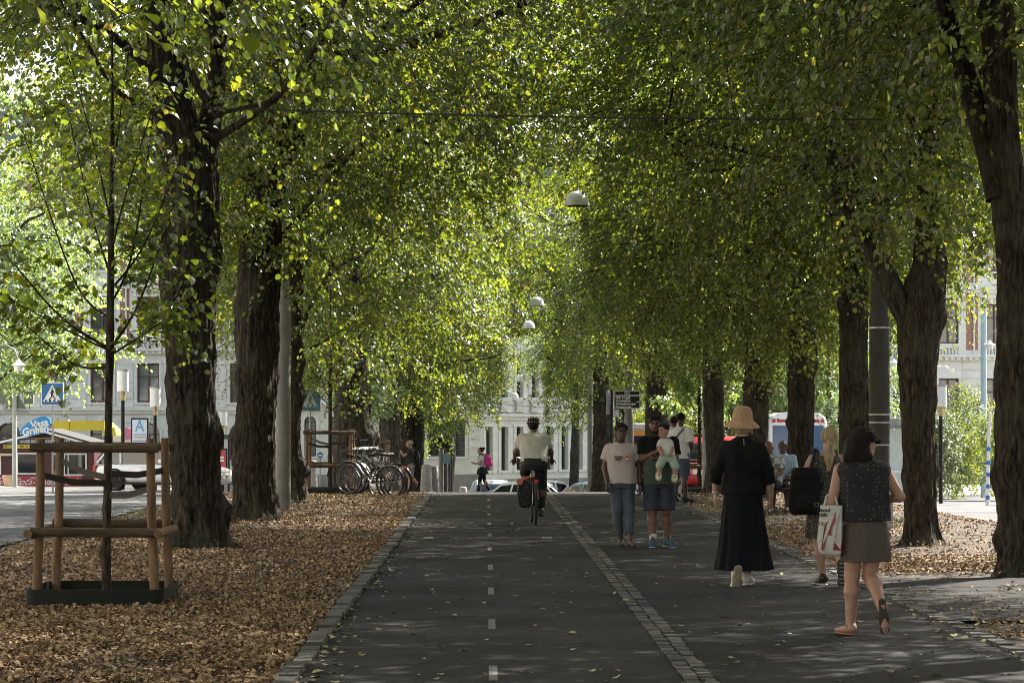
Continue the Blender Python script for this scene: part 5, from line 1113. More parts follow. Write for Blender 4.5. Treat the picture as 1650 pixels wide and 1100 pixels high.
    return root
M['rimdark'] = mat('bike_metal', (.10,.10,.105), .4, .1, metal=.7); M['bikeblack'] = paint('bike_black', (.012,.012,.013)); M['bikeblue'] = paint('bike_blue', (.03,.045,.07)); M['bikegrey'] = paint('bike_grey', (.16,.17,.18))
gb = 'bicycles parked at the far left'
yb0 = 55.0
for i, (lb, px, dy, rz, fm, rf_, ln, bk) in enumerate((('front parked bicycle with an orange spoke reflector', 594, 0, 62, 'bikeblack', True, .08, False), ('second parked bicycle with pale mudguards behind the front one', 601, .5, 58, 'bikegrey', False, .10, False), ('third parked bicycle with a front basket, wheel farthest to the right', 607, 1.0, 64, 'bikeblue', False, .07, True), ('parked bicycle squeezed between the guard and the others', 582, 1.4, 50, 'bikeblack', False, .12, False))):
    bike(lb, (gx(px, yb0+dy), yb0+dy, G(-2.5, yb0+dy)), math.radians(rz), M[fm], gb, True, rf_, lean=ln, basket=bk)
# bench for the sitting people
root = thing('bench', 'dark bench under the tree in front of the tram', 'bench', (gx(1253,45), 44.6, 0), math.radians(8))
MB().bb(-.75,.75,-.22,.2,.40,.44).build('seat', M['black'], root); 
for x in (-.6,.6):
    for y in (-.18,.16): MB().tube([(x,y,-.05),(x,y,.4)], .02, 8).build('leg', M['black'], root)
# ---------------------------------------------------------------- people: signed-distance bodies meshed as one surface
def surfnets(D, lo, h):
    Sg = D < 0; nx, ny, nz = D.shape; c = np.zeros((nx-1,ny-1,nz-1), np.int8)
    cor = [(i,j,k) for i in (0,1) for j in (0,1) for k in (0,1)]; sl = lambda A, o: A[o[0]:nx-1+o[0], o[1]:ny-1+o[1], o[2]:nz-1+o[2]]
    for o in cor: c += sl(Sg, o)
    act = (c > 0) & (c < 8); I = np.argwhere(act); idx = np.full(act.shape, -1, np.int32); idx[act] = np.arange(len(I))
    v = [D[I[:,0]+o[0], I[:,1]+o[1], I[:,2]+o[2]] for o in cor]; P = np.zeros((len(I),3)); n = np.zeros(len(I))
    for a in range(8):
        for ax in range(3):
            if cor[a][ax] == 0:
                o = list(cor[a]); o[ax] = 1; b = cor.index(tuple(o)); x = (v[a] < 0) != (v[b] < 0)
                t = np.where(x, v[a]/np.where(x, v[a]-v[b], 1), 0); q = np.array(cor[a], float)+0*t[:,None]; q[:,ax] += t
                P += q*x[:,None]; n += x
    V = (I+P/np.maximum(n,1)[:,None])*h+lo; F = []
    for ax in range(3):
        o = [0,0,0]; o[ax] = 1; A = Sg[:nx-o[0], :ny-o[1], :nz-o[2]]; B = Sg[o[0]:, o[1]:, o[2]:]; E_ = np.argwhere(A != B)
        u, w = [(1,2),(2,0),(0,1)][ax]; E_ = E_[(E_[:,u] > 0) & (E_[:,w] > 0) & (E_[:,u] < D.shape[u]-1) & (E_[:,w] < D.shape[w]-1)]
        def g(du, dw):
            q = E_.copy(); q[:,u] -= du; q[:,w] -= dw; return idx[q[:,0], q[:,1], q[:,2]]
        f = np.stack([g(1,1), g(0,1), g(0,0), g(1,0)], -1); s = A[E_[:,0],E_[:,1],E_[:,2]]; f[~s] = f[~s][:, ::-1]; F.append(f)
    return V, np.concatenate(F)
def C(a, b, ra, rb, k=None, fl=None, f0=0, f1=0, op=0): return dict(t='c', a=np.array(a,float), b=np.array(b,float), ra=ra, rb=rb, k=k, fl=fl, f0=f0, f1=f1, op=op)
def E(c, r, rz=0, rx=0, k=None, op=0): return dict(t='e', c=np.array(c,float), r=np.array(r,float), M=np.array((Matrix.Rotation(rz,3,'Z') @ Matrix.Rotation(rx,3,'X'))), k=k, op=op)
def L(rows, k=None, pl=0, amp=0, op=0, e=2.0, ph=0): return dict(t='l', q=np.array(rows,float), k=k, pl=pl, amp=amp, op=op, e=e, ph=ph)
def sdf(prims, h=.008, k=.02, cuts=(), noise=None):
    bbs = []
    for p in prims:
        if p['t'] == 'c': r = max(p['ra'], p['rb']); lo = np.minimum(p['a'], p['b'])-r; hi = np.maximum(p['a'], p['b'])+r
        elif p['t'] == 'e': r = p['r'].max(); lo, hi = p['c']-r, p['c']+r
        else:
            q = p['q']; r = q[:,3:5].max()*(1+p['amp']); lo = np.array([q[:,0].min()-r, q[:,1].min()-r, q[:,2].min()]); hi = np.array([q[:,0].max()+r, q[:,1].max()+r, q[:,2].max()])
        bbs.append((lo, hi))
    LO = np.min([b[0] for b, p in zip(bbs, prims) if p['op'] == 0], 0)-4*h; HI = np.max([b[1] for b, p in zip(bbs, prims) if p['op'] == 0], 0)+4*h
    n = np.ceil((HI-LO)/h).astype(int)+1; ax = [LO[i]+h*np.arange(n[i]) for i in range(3)]; D = np.full(n, .2, np.float32)
    for p, (lo, hi) in zip(prims, bbs):
        kk = p['k'] if p['k'] is not None else k; m = kk+.02
        s = tuple(slice(max(0, int((lo[i]-m-LO[i])/h)), max(0, int((hi[i]+m-LO[i])/h)+2)) for i in range(3))
        if any(len(ax[i][s[i]]) == 0 for i in range(3)): continue
        X, Y, Z = ax[0][s[0]][:,None,None], ax[1][s[1]][None,:,None], ax[2][s[2]][None,None,:]
        if p['t'] == 'c':
            a, b = p['a'], p['b']; d = b-a; l2 = d @ d+1e-9; t0 = ((X-a[0])*d[0]+(Y-a[1])*d[1]+(Z-a[2])*d[2])/l2; t = np.clip(t0, 0, 1)
            ox, oy, oz = X-a[0]-t*d[0], Y-a[1]-t*d[1], Z-a[2]-t*d[2]
            if p['fl'] is not None:
                u = np.array(p['fl'][0], float); u /= np.linalg.norm(u); du = (ox*u[0]+oy*u[1]+oz*u[2])*(1/p['fl'][1]-1); ox, oy, oz = ox+du*u[0], oy+du*u[1], oz+du*u[2]
            v = np.sqrt(ox*ox+oy*oy+oz*oz)-(p['ra']+(p['rb']-p['ra'])*t)
            if p['fl'] is not None: v = v*max(p['fl'][1], .3)**.5
            if p['f1']: v = np.maximum(v, (t0-1)*l2**.5)
            if p['f0']: v = np.maximum(v, -t0*l2**.5)
        elif p['t'] == 'e':
            Mi = p['M'].T/p['r'][:,None]; x, y, z = X-p['c'][0], Y-p['c'][1], Z-p['c'][2]
            q = [Mi[i,0]*x+Mi[i,1]*y+Mi[i,2]*z for i in range(3)]; v = (np.sqrt(q[0]**2+q[1]**2+q[2]**2)-1)*p['r'].min()
        else:
            q = p['q']; q = q[np.argsort(q[:,2])]; zz_ = np.linspace(q[0,2], q[-1,2], 160)
            t = np.interp(zz_, q[:,2], np.arange(len(q))); i = np.minimum(t.astype(int), len(q)-2); f = (t-i)[:,None]; g = lambda j: q[np.clip(j,0,len(q)-1)]
            sm = .5*((2*g(i))+(g(i+1)-g(i-1))*f+(2*g(i-1)-5*g(i)+4*g(i+1)-g(i+2))*f*f+(3*g(i)-3*g(i+1)+g(i+2)-g(i-1))*f**3)
            az = ax[2][s[2]]; cx, cyy, rx, ry = [np.interp(az, zz_, sm[:,j])[None,None,:] for j in (0,1,3,4)]
            x, y = (X-cx)/rx, (Y-cyy)/ry; e = p['e']; rad = (np.abs(x)**e+np.abs(y)**e)**(1/e)
            if p['pl']:
                fr_ = np.clip((q[-1,2]-Z)/(q[-1,2]-q[0,2]), 0, 1); an = np.arctan2(y, x); rad = rad/(1+p['amp']*fr_*(np.sin(an*p['pl']+2*np.sin(an*2+p['ph'])+fr_*1.5)+.5*np.sin(an*p['pl']*1.7+1)))
            v = (rad-1)*np.minimum(rx, ry); v = np.maximum(v, np.maximum(q[0,2]-Z, Z-q[-1,2]))
        A = D[s]; v = v.astype(np.float32)
        if p['op'] == 0: hh = np.maximum(kk-np.abs(A-v), 0)/max(kk,1e-6); D[s] = np.minimum(A, v)-hh*hh*kk*.25
        else: hh = np.maximum(kk-np.abs(A+v), 0)/max(kk,1e-6); D[s] = np.maximum(A, -v)+hh*hh*kk*.25
    for pt, nn in cuts:
        nn = np.array(nn, float); nn /= np.linalg.norm(nn)
        D = np.maximum(D, (((ax[0]-pt[0])*nn[0])[:,None,None]+((ax[1]-pt[1])*nn[1])[None,:,None]+((ax[2]-pt[2])*nn[2])[None,None,:]).astype(np.float32))
    if noise:
        am, sc, st = noise; I = np.argwhere(np.abs(D) < .03); P = LO+I*h
        D[I[:,0],I[:,1],I[:,2]] += (am*vn(P*np.array(st), sc, 5)+am*.5*vn(P*np.array(st), sc*2.3, 6)).astype(np.float32)
    D[0] = D[-1] = .1; D[:,0] = D[:,-1] = .1; D[:,:,0] = D[:,:,-1] = .1
    return surfnets(D, LO, h)
def part(root, name, prims, m, h=.008, k=.02, cuts=(), noise=None):
    V, F = sdf(prims, h, k, cuts, noise); return raw_mesh(name, V, F, m, root, True)
def unit(v): v = np.array(v, float); return v/np.linalg.norm(v)
def hand(w, d, pn, side, curl=.35, s=1.0, thumb=.6):
    """wrist w, pointing d, palm normal pn; side +1/-1 puts the thumb"""
    w = np.array(w, float); d = unit(d); pn = unit(np.array(pn, float)-d*np.dot(pn, d)); lat = np.cross(d, pn)*side; R_ = []
    kn = w+d*.085*s
    R_.append(C(w+d*.012*s, w+d*.075*s, .030*s, .040*s, .015, fl=(pn,.45)))
    for j, (o, ln) in enumerate(((.031,.070),(.011,.080),(-.010,.075),(-.029,.058))):
        p = kn+lat*o*s-d*(.006 if j in (0,3) else 0)*s; a = 0; dirv = d
        for q in range(3):
            a += curl*(.6 if q == 0 else 1.0)*(1+.12*j); dv = d*math.cos(a)+pn*math.sin(a); l = ln*s*(.44,.32,.26)[q]; e = p+dv*l
            R_.append(C(p, e, (.0092-.0008*q)*s, (.0086-.0010*q)*s, .004)); p = e
    p = w+d*.03*s+lat*.030*s; dv = unit(d*.7+lat*.75+pn*.35); e = p+dv*.042*s; R_.append(C(p, e, .013*s, .010*s, .010)); dv = unit(d*.9+lat*.25+pn*thumb); R_.append(C(e, e+dv*.033*s, .010*s, .008*s, .004))
    return R_
def headset(c, face, s=1.0, jaw=1.0):
    """head about centre c, looking along unit vector face (mostly horizontal)"""
    c = np.array(c, float); f = unit(face); yaw = math.atan2(-f[0], f[1]); r = np.cross(f, [0,0,1.]); r = unit(r); u = np.cross(r, f)
    P = lambda x, y, z: c+(r*x+f*y+u*z)*s
    return [E(P(0,-.012,.03), (.076*s,.095*s,.088*s), yaw, k=.01), E(P(0,.012,-.035), (.060*s*jaw,.075*s,.078*s), yaw, k=.03), E(P(0,.052,-.085), (.032*s*jaw,.032*s,.026*s), yaw, k=.03),
            C(P(0,.088,.012), P(0,.105,-.028), .009*s, .013*s, .008), E(P(0,.108,-.032), (.015*s,.012*s,.010*s), yaw, k=.006), C(P(-.032,.083,.027), P(.032,.083,.027), .010*s, .010*s, .012),
            E(P(-.031,.094,.010), (.016*s,.012*s,.010*s), yaw, k=.008, op=1), E(P(.031,.094,.010), (.016*s,.012*s,.010*s), yaw, k=.008, op=1), C(P(-.018,.084,-.058), P(.018,.084,-.058), .009*s, .009*s, .005),
            E(P(-.077,-.005,-.002), (.010*s,.020*s,.031*s), yaw, k=.006), E(P(.077,-.005,-.002), (.010*s,.020*s,.031*s), yaw, k=.006)], P
def face_bits(root, P, s, lip, brow):
    for x in (-.031,.031):
        V, F = sdf([E(P(x,.084,.010), (.011*s,.007*s,.0065*s))], .003*s, .002); e = raw_mesh('eye', V, F, M['eye'], root, True)
        V, F = sdf([C(P(x-.016,.092,.030), P(x+.016,.092,.031), .0055*s, .0045*s)], .003*s, .002); raw_mesh('eyebrow', V, F, brow, root, True)
    V, F = sdf([C(P(-.020,.088,-.056), P(.020,.088,-.056), .006*s, .006*s), C(P(-.014,.089,-.065), P(.014,.089,-.065), .007*s, .007*s)], .003*s, .004); raw_mesh('mouth', V, F, lip, root, True)
M['eye'] = mat('eye', (.03,.022,.02), .2)
def skin(n, c): return mat(n, c, .55, .06, 25, .08, 120)
M['sk_l'] = skin('skin_light', (.38,.21,.155)); M['sk_p'] = skin('skin_pale', (.42,.255,.205)); M['sk_d'] = skin('skin_dark', (.075,.036,.024)); M['sk_m'] = skin('skin_brown', (.14,.07,.045))
def hairm(n, c): return mat(n, c, .6, .35, 30, .5, 60, stretch=(2,2,.3), spec=.15)
M['h_blk'] = hairm('hair_black', (.012,.009,.008)); M['h_bl'] = hairm('hair_blond', (.34,.25,.15)); M['h_gr'] = hairm('hair_grey', (.38,.34,.3)); M['h_dk'] = hairm('hair_dark', (.025,.015,.01))
def cloth(n, c, v=.12, s=14): return mat(n, c, .9, v, s, .25, 220, spec=.2)
def body(root, J, m, hd, girth=1.0, h=.008, hands=(), extra=(), torso=True, jaw=1.0, hs=1.0):
    """J: joints; one continuous skin surface. Facing +Y."""
    g = girth; P = []
    pv, ch, nk = np.array(J['pel'],float), np.array(J['ch'],float), np.array(J['nk'],float)
    P.append(L([(pv[0],pv[1],pv[2]-.09,.13*g,.10*g),(pv[0],pv[1],pv[2],.165*g,.115*g),(*(pv*.5+ch*.5)[:2],(pv[2]+ch[2])/2,.135*g,.10*g),(ch[0],ch[1],ch[2],.155*g,.112*g),(*(ch*.35+nk*.65)[:2],ch[2]*.35+nk[2]*.65,.135*g,.085*g),(nk[0],nk[1],nk[2]-.01,.055,.055)]))
    hp, Pf = headset(J['hd'], hd, hs, jaw)
    P.append(C(nk-np.array([0,0,.05]), np.array(J['hd'],float)+np.array([0,-.01,-.05]), .056*min(g,1.15), .050, .02)); P += hp
    for s in 'LR':
        sh_, el, wr = J['s'+s], J['e'+s], J['w'+s]
        P += [C(sh_, el, .050*g, .038*g, .03), C(el, wr, .039*g, .025, .02)]
        if 'h'+s in J: P += [C(J['h'+s], J['k'+s], .083*g, .054*g, .03)]
        else: P += []
        kn, an = np.array(J['k'+s],float), np.array(J['a'+s],float); t = unit(J['t'+s])
        cf = kn*.68+an*.32; bk = np.array(J.get('cb'+s, (0,-.022,0)),float)
        P += [C(kn, cf+bk, .052*g, .056*g, .03), C(cf+bk, an, .055*g, .036*g**.5, .03)]
        up = unit(np.cross(np.cross(t, kn-an), t)); P += [E(an-t*.035-up*.03, (.032,.032,.03), k=.03), C(an-up*.028-t*.02, an+t*.13-up*.05, .034, .026, .02), C(an+t*.13-up*.052, an+t*.175-up*.055, .030, .022, .015, fl=(up,.7))]
    for a in hands: P += hand(*a)
    P += list(extra)
    V, F = sdf(P, h, .02); raw_mesh('body', V, F, m, root, True)
    return Pf
def shoe(root, an, t, shin, m, sole, s=1.0, name='shoe', h=.006):
    an = np.array(an,float); t = unit(t); up = unit(np.cross(np.cross(t, np.array(shin,float)), t)); A = lambda y, z: an+t*y*s+up*z*s
    lat = np.cross(t, up)
    o = part(root, name, [C(A(-.035,-.015), A(.03,-.03), .047*s, .046*s, .03), C(A(.03,-.035), A(.165,-.052), .044*s, .036*s, .03), E(A(.15,-.055), (.045*s,.05*s,.03*s), k=.03), C(A(-.03,0), A(-.02,.03), .042*s, .044*s, .02, f1=1)], m, h, .02, cuts=[(A(0,-.078), -up)])
    V, F = sdf([C(A(-.04,-.075), A(.05,-.076), .042*s, .038*s, .02, fl=(up,.38)), C(A(.05,-.076), A(.165,-.076), .038*s, .043*s, .02, fl=(up,.36))], h, .02); raw_mesh('sole', V, F, sole, o, True)
    return o
M['rubberw'] = mat('sole_white', (.6,.59,.55), .6); M['soleb'] = mat('sole_beige', (.34,.27,.19), .7, .15, 30, .3, 90); M['solek'] = mat('sole_dark', (.05,.035,.028), .7)
def P_(name_label, loc, rz, cat='person'): return thing('person', name_label, cat, loc, rz)
def fixJ(**k):
    for q in ('sL','sR'): a = k[q]; k[q] = (a[0]*.93, a[1], a[2]-.028)
    return k
# --- woman with sunglasses, dark printed top, grey skirt (nearest)
r0 = P_('woman with sunglasses in a dark sleeveless top and grey skirt carrying a tote bag', (gx(1384,19.2), 19.2, 0.004), 0)
J = fixJ(pel=(.05,0,.90), ch=(.03,0,1.20), nk=(.03,-.0,1.37), hd=(.045,.02,1.49), sL=(-.155,0,1.31), sR=(.205,0,1.31), eL=(-.21,-.02,1.03), wL=(-.12,.20,1.08), eR=(.315,.0,1.07), wR=(.13,.16,1.03), hL=(-.035,0,.86), kL=(-.05,.03,.46), aL=(-.065,.0,.085), tL=(-.45,.9,0), hR=(.125,0,.86), kR=(.09,.02,.46), aR=(.135,-.26,.235), tR=(.12,.22,-.95), cbR=(.0,-.02,.02))
Pf = body(r0, J, M['sk_l'], (.82,.55,-.02), 1.03, .006, [((-.12,.20,1.08),(.7,.7,.1),(.3,-.2,-1),1,.5), ((.13,.16,1.03),(-.9,.4,0),(0,.3,-1),-1,.5)])
face_bits(r0, Pf, 1, M['sk_l'], M['h_blk'])
vest = dots_mat('printed_top', (.012,.012,.016), (.26,.25,.25), 46, .17, stretch=(1,1,.7), rnd=.5)
part(r0, 'top', [L([(.05,0,.885,.20,.15),(.047,0,.95,.20,.145),(.045,0,1.0,.192,.14),(.03,0,1.1,.19,.14),(.03,0,1.24,.198,.142),(.03,-.005,1.31,.19,.118),(.03,-.005,1.37,.085,.085),(.03,0,1.40,.068,.07)], e=2.2), C((-.11,0,1.29),(-.13,0,1.265),.058,.056,.03), C((.165,0,1.29),(.185,0,1.265),.058,.056,.03)], vest, .006, .03, noise=(.007,9,(1,1,.6)))
part(r0, 'skirt', [L([(.055,0,.575,.195,.165),(.05,0,.7,.19,.16),(.05,0,.82,.178,.145),(.045,0,.93,.155,.125),(.045,0,.945,.15,.12)], pl=11, amp=.02)], cloth('grey_linen', (.10,.080,.070), .15, 40), .006, .01, noise=(.003,14,(1,1,.2)))
hc = np.array([.045,.02,1.49])
part(r0, 'hair', [E(hc+np.array([-.02,-.025,.04]), (.092,.10,.088)), E(hc+np.array([-.075,-.05,-.03]), (.085,.085,.10)), E(hc+np.array([-.11,-.055,-.11]), (.07,.07,.08)), E(hc+np.array([-.03,-.085,-.10]), (.08,.055,.085)), E(hc+np.array([.015,-.03,.055]), (.075,.08,.06))], M['h_blk'], .006, .03, noise=(.006,34,(1,1,.45)))
sg = [C(Pf(-.062,.094,.012), Pf(-.012,.104,.010), .019, .019, .004), C(Pf(.012,.104,.010), Pf(.062,.094,.012), .019, .019, .004), C(Pf(-.068,.08,.016), Pf(-.076,-.01,.014), .0045, .004, .003), C(Pf(.068,.08,.016), Pf(.076,-.01,.014), .0045, .004, .003)]
part(r0, 'sunglasses', sg, M['black'], .003, .003)
ft = part(r0, 'sandal', [C((-.068,-.045,.012),(-.13,.12,.012),.034,.042,.02,fl=((0,0,1),.3)), C((-.095,.07,.05),(-.135,.085,.03),.012,.012,.01), C((-.03,-.02,.075),(-.10,-.02,.075),.010,.010,.01)], mat('sandal_tan', (.22,.12,.07), .6), .005, .01)
an = np.array(J['aR']); t = unit(J['tR']); bk = np.array([0,-1,-.2])
part(r0, 'sandal', [C(an+bk*.052-t*.06, an+bk*.055+t*.06, .030, .032, .02, fl=(bk,.32)), C(an+bk*.055+t*.06, an+bk*.052+t*.16, .036, .038, .02, fl=(bk,.32)), C(an+t*.08+np.array([-.05,.02,0]), an+t*.08+np.array([.05,.02,0]), .009, .009, .005)], M['solek'], .005, .01)
# tote bag
bg_ = thing('tote_bag', 'white shopping tote with red print hanging from the elbow of the woman with sunglasses', 'bag', (gx(1384,19.2)-.225, 19.16, .62), math.radians(-16))
mbag = MB(); 
def bagring(z, w, dp, dx=0): return [(-w+dx,-dp,z),(0+dx,-dp*1.25,z),(w+dx,-dp,z),(w*1.05+dx,0,z+.002),(w+dx,dp,z),(0+dx,dp*1.2,z),(-w+dx,dp,z),(-w*1.05+dx,0,z)]
mbag.loft([bagring(.0,.05,.03,.02), bagring(.035,.085,.055,.0), bagring(.12,.092,.06,-.003), bagring(.24,.088,.052,.002), bagring(.34,.084,.036,.006), bagring(.39,.082,.02,.008)])
mbag.build('bag_body', mat('tote_white', (.55,.54,.52), .7, .08, 12, .3, 40), bg_, 60)
MB().add([(.087,-.056,.045),(.096,0,.045),(.093,.01,.36),(.083,-.032,.36),(.03,-.076,.05),(.055,-.07,.2),(.075,-.05,.32)], [(0,1,2,3),(0,3,6,5,4)]).build('side_panel', mat('tote_red', (.24,.012,.02), .6), bg_)
rp_ = MB(); rp_.add([(x*1.0,-.0815+abs(x)*.18+ (z>.3)*.024+(z>.2)*.008,z) for x, z in ((.015,.31),(.045,.345),(.048,.27),(.02,.22),(.012,.16),(-.012,.17),(-.045,.04),(-.062,.05),(-.05,.14),(-.035,.24))], [tuple(range(10))]); rp_.build('print', mat('tote_print', (.25,.03,.04), .6), bg_)
for s, x, z, sz in (('Hemd',-.045,.355,.04),('pölt.',-.05,.32,.04),('10:',-.062,.25,.04)): text_mesh('lettering', s, sz, M['black'] if z > .3 else mat('tote_red_text', (.35,.05,.06), .6), bg_, Matrix.Translation((x,-.062 if z > .3 else -.074,z)) @ Matrix.Rotation(-.12,4,'X') @ FACE, bold=.001)
for x in (-.06,.07): MB().tube([(x*.8,-.02,.38),(x*.55,0,.46),(x*.2,.02,.475)], .008, 6).build('handle', mat('tote_handle', (.5,.49,.47), .7), bg_, 60)
# --- woman in black with straw hat
r1 = P_('woman in a long black dress and wide straw hat walking away', (gx(1197,25), 25, .004), 0)
J = fixJ(pel=(0,0,.98), ch=(.0,0,1.33), nk=(.0,-.0,1.50), hd=(-.005,.015,1.61), sL=(-.185,0,1.43), sR=(.185,0,1.43), eL=(-.27,-.03,1.15), wL=(-.275,.06,.93), eR=(.26,-.03,1.16), wR=(.275,.03,.88), hL=(-.09,0,.92), kL=(-.09,.03,.5), aL=(-.085,-.18,.17), tL=(-.1,.35,-.93), hR=(.09,0,.92), kR=(.07,.04,.5), aR=(.045,.02,.085), tR=(.3,.95,0))
Pf = body(r1, J, M['sk_p'], (0,1,0), 1.05, .006, [((-.275,.06,.93),(.05,.25,-1),(1,.1,0),1,.4), ((.275,.03,.88),(-.05,.15,-1),(-1,.1,0),-1,.3)])
blk = cloth('black_cotton', (.008,.008,.0085), .15, 10); nav = cloth('black_crepe', (.0065,.0066,.009), .2, 10)
part(r1, 'dress', [L([(.0,0,.92,.205,.155),(0,0,1.06,.188,.14),(0,0,1.2,.195,.145),(0,0,1.33,.205,.148),(0,0,1.42,.20,.12),(0,0,1.475,.10,.085),(0,0,1.50,.066,.066)], e=2.2), C(J['sL'], J['eL'], .062, .056, .03), C(J['eL'], (-.274,.03,1.04), .062, .060, .02, f1=1), C(J['sR'], J['eR'], .062, .056, .03), C(J['eR'], (.268,0,1.03), .062, .060, .02, f1=1)], blk, .007, .03, noise=(.013,9,(1,1,.7)))
part(r1, 'skirt', [L([(.0,-.02,.16,.285,.25),(.0,-.01,.4,.25,.205),(0,0,.7,.215,.165),(0,0,.9,.19,.145),(0,0,1.0,.17,.13)], pl=10, amp=.05)], nav, .007, .01, noise=(.009,11,(1,1,.2)))
hc = np.array(J['hd'])
part(r1, 'hair', [E(hc+np.array([0,-.02,.02]), (.09,.10,.085)), E(hc+np.array([0,-.055,-.045]), (.082,.05,.045)), C(hc+np.array([-.075,-.03,-.03]), hc+np.array([-.095,-.03,-.085]), .03, .014), C(hc+np.array([.075,-.03,-.03]), hc+np.array([.095,-.03,-.08]), .03, .014)], M['h_bl'], .006, .02, noise=(.006,25,(1,1,.3)))
straw = mat('straw', (.43,.26,.155), .85, .2, 50, .5, 120)
mh = MB(); mh.lathe([(.001,.175),(.05,.172),(.082,.155),(.098,.11),(.106,.05),(.112,.028),(.145,.005),(.175,-.025),(.18,-.035),(.174,-.033),(.14,-.008),(.108,.015),(.10,.03),(.09,.1),(.001,.14)], 44)
o = mh.build('hat', straw, r1, 60); o.location = hc+np.array([0,-.005,.02]); o.rotation_euler = (.10,.03,0)
part(r1, 'bracelet', [C((-.275,.052,.95),(-.275,.058,.935),.032,.032,.002,f0=1,f1=1)], M['rubberw'], .004, .002)
part(r1, 'bag_strap', [C((-.1,-.095,1.47),(.0,-.148,1.33),.006,.006), C((.0,-.148,1.33),(.1,-.15,1.2),.006,.006), C((.1,-.15,1.2),(.19,-.06,1.05),.006,.006)], M['black'], .004, .003)
part(r1, 'zip', [C((.0,-.082,1.475),(.0,-.118,1.41),.004,.004)], M['steel'], .003, .002)
shoe(r1, J['aR'], J['tR'], (0,0,1), mat('shoe_white', (.62,.60,.56), .6), M['rubberw'], 1.0); shoe(r1, J['aL'], J['tL'], (0,.5,1), mat('shoe_cream', (.6,.58,.54), .6), M['soleb'], 1.05)
# --- woman with blond ponytail and black rucksack
r2 = P_('woman with a blond ponytail, speckled dress and black rucksack on one shoulder', (gx(1328,25.0), 25.0, .004), 0)
J = fixJ(pel=(.01,0,.88), ch=(.02,0,1.18), nk=(.03,0,1.36), hd=(.055,.02,1.475), sL=(-.125,0,1.30), sR=(.19,0,1.30), eL=(-.23,-.02,1.05), wL=(-.17,.12,.88), eR=(.26,0,1.03), wR=(.2,.15,.95), hL=(-.07,0,.82), kL=(-.05,.04,.43), aL=(-.005,.05,.08), tL=(-.1,1,0), hR=(.09,0,.82), kR=(.11,.04,.45), aR=(.145,-.22,.2), tR=(.02,.2,-1))
Pf = body(r2, J, M['sk_p'], (.15,1,-.1), .97, .006, [((-.17,.12,.88),(.2,.5,-.8),(1,0,0),1,.8), ((.2,.15,.95),(-.3,.6,0),(-1,0,-.5),-1,.8)])
leo = dots_mat('speckled_dress', (.035,.03,.026), (.19,.17,.14), 60, .36)
part(r2, 'dress', [L([(.03,0,.48,.215,.185),(.02,0,.7,.19,.155),(.01,0,.88,.175,.135),(.02,0,1.03,.15,.12),(.02,0,1.18,.165,.128),(.025,0,1.27,.15,.115),(.028,0,1.30,.12,.10)], pl=9, amp=.04), C((-.06,-.06,1.27),(-.075,-.01,1.37),.014,.012), C((.12,-.06,1.27),(.12,-.01,1.37),.014,.012)], leo, .007, .02, noise=(.006,9,(1,1,.4)))
hc = np.array(J['hd'])
part(r2, 'hair', [E(hc+np.array([0,-.015,.03]), (.09,.108,.095)), E(hc+np.array([-.005,-.10,-.03]), (.035,.03,.035)), C(hc+np.array([-.005,-.115,-.05]), hc+np.array([-.02,-.13,-.2]), .038, .045), C(hc+np.array([-.02,-.13,-.2]), hc+np.array([-.03,-.12,-.36]), .045, .018)], M['h_bl'], .006, .02, noise=(.005,30,(1,1,.2)))
part(r2, 'hair_tie', [C(hc+np.array([-.004,-.098,-.036]), hc+np.array([-.006,-.112,-.044]), .036, .036, .002, f0=1, f1=1)], M['black'], .004, .002)
shoe(r2, J['aL'], J['tL'], (0,0,1), mat('shoe_black', (.012,.012,.013), .6), M['rubberw'], .98)
o = shoe(r2, J['aR'], J['tR'], (0,.5,1), mat('shoe_black2', (.012,.012,.013), .6), mat('sole_striped', (.03,.028,.026), .7), 1.0)
st_ = MB(); an = np.array(J['aR']); t = unit(J['tR'])
for i in range(7):
    p = an+t*(-.06+i*.04)+np.array([0,-1,-.2])*.097; st_.box(p, (.066,.008,.012))
st_.build('tread_stripe', mat('tread_grey', (.22,.22,.21), .7), o)
bp_ = thing('rucksack', 'black rucksack hanging at the side of the woman with the blond ponytail', 'bag', (gx(1328,25)-.215, 24.86, .72), .1)
V, F = sdf([L([(0,0,0,.13,.07),(0,0,.04,.15,.085),(0,0,.25,.148,.09),(.01,0,.40,.135,.08),(.015,0,.47,.11,.055)], e=3.2), E((0,-.085,.12),(.10,.05,.09),k=.01), C((-.12,-.06,.38),(.12,-.06,.38),.02,.02,.02)], .007, .02, noise=(.006,10,(1,1,1))); raw_mesh('pack', V, F, cloth('pack_black', (.008,.008,.009)), bp_, True)
for a, b, c in (((.06,.0,.46),(.10,.02,.58),(.13,.12,.65)), ((.14,0,.2),(.24,.04,.4),(.36,.06,.55))): MB().tube([a,b,c], .017, 8).build('strap', M['black'], bp_, 60)
MB().tube([(.075,-.112,.09),(.115,-.112,.09),(.115,-.112,.12),(.075,-.112,.12)], .004, 5, closed=True).build('buckle', M['steel'], bp_)
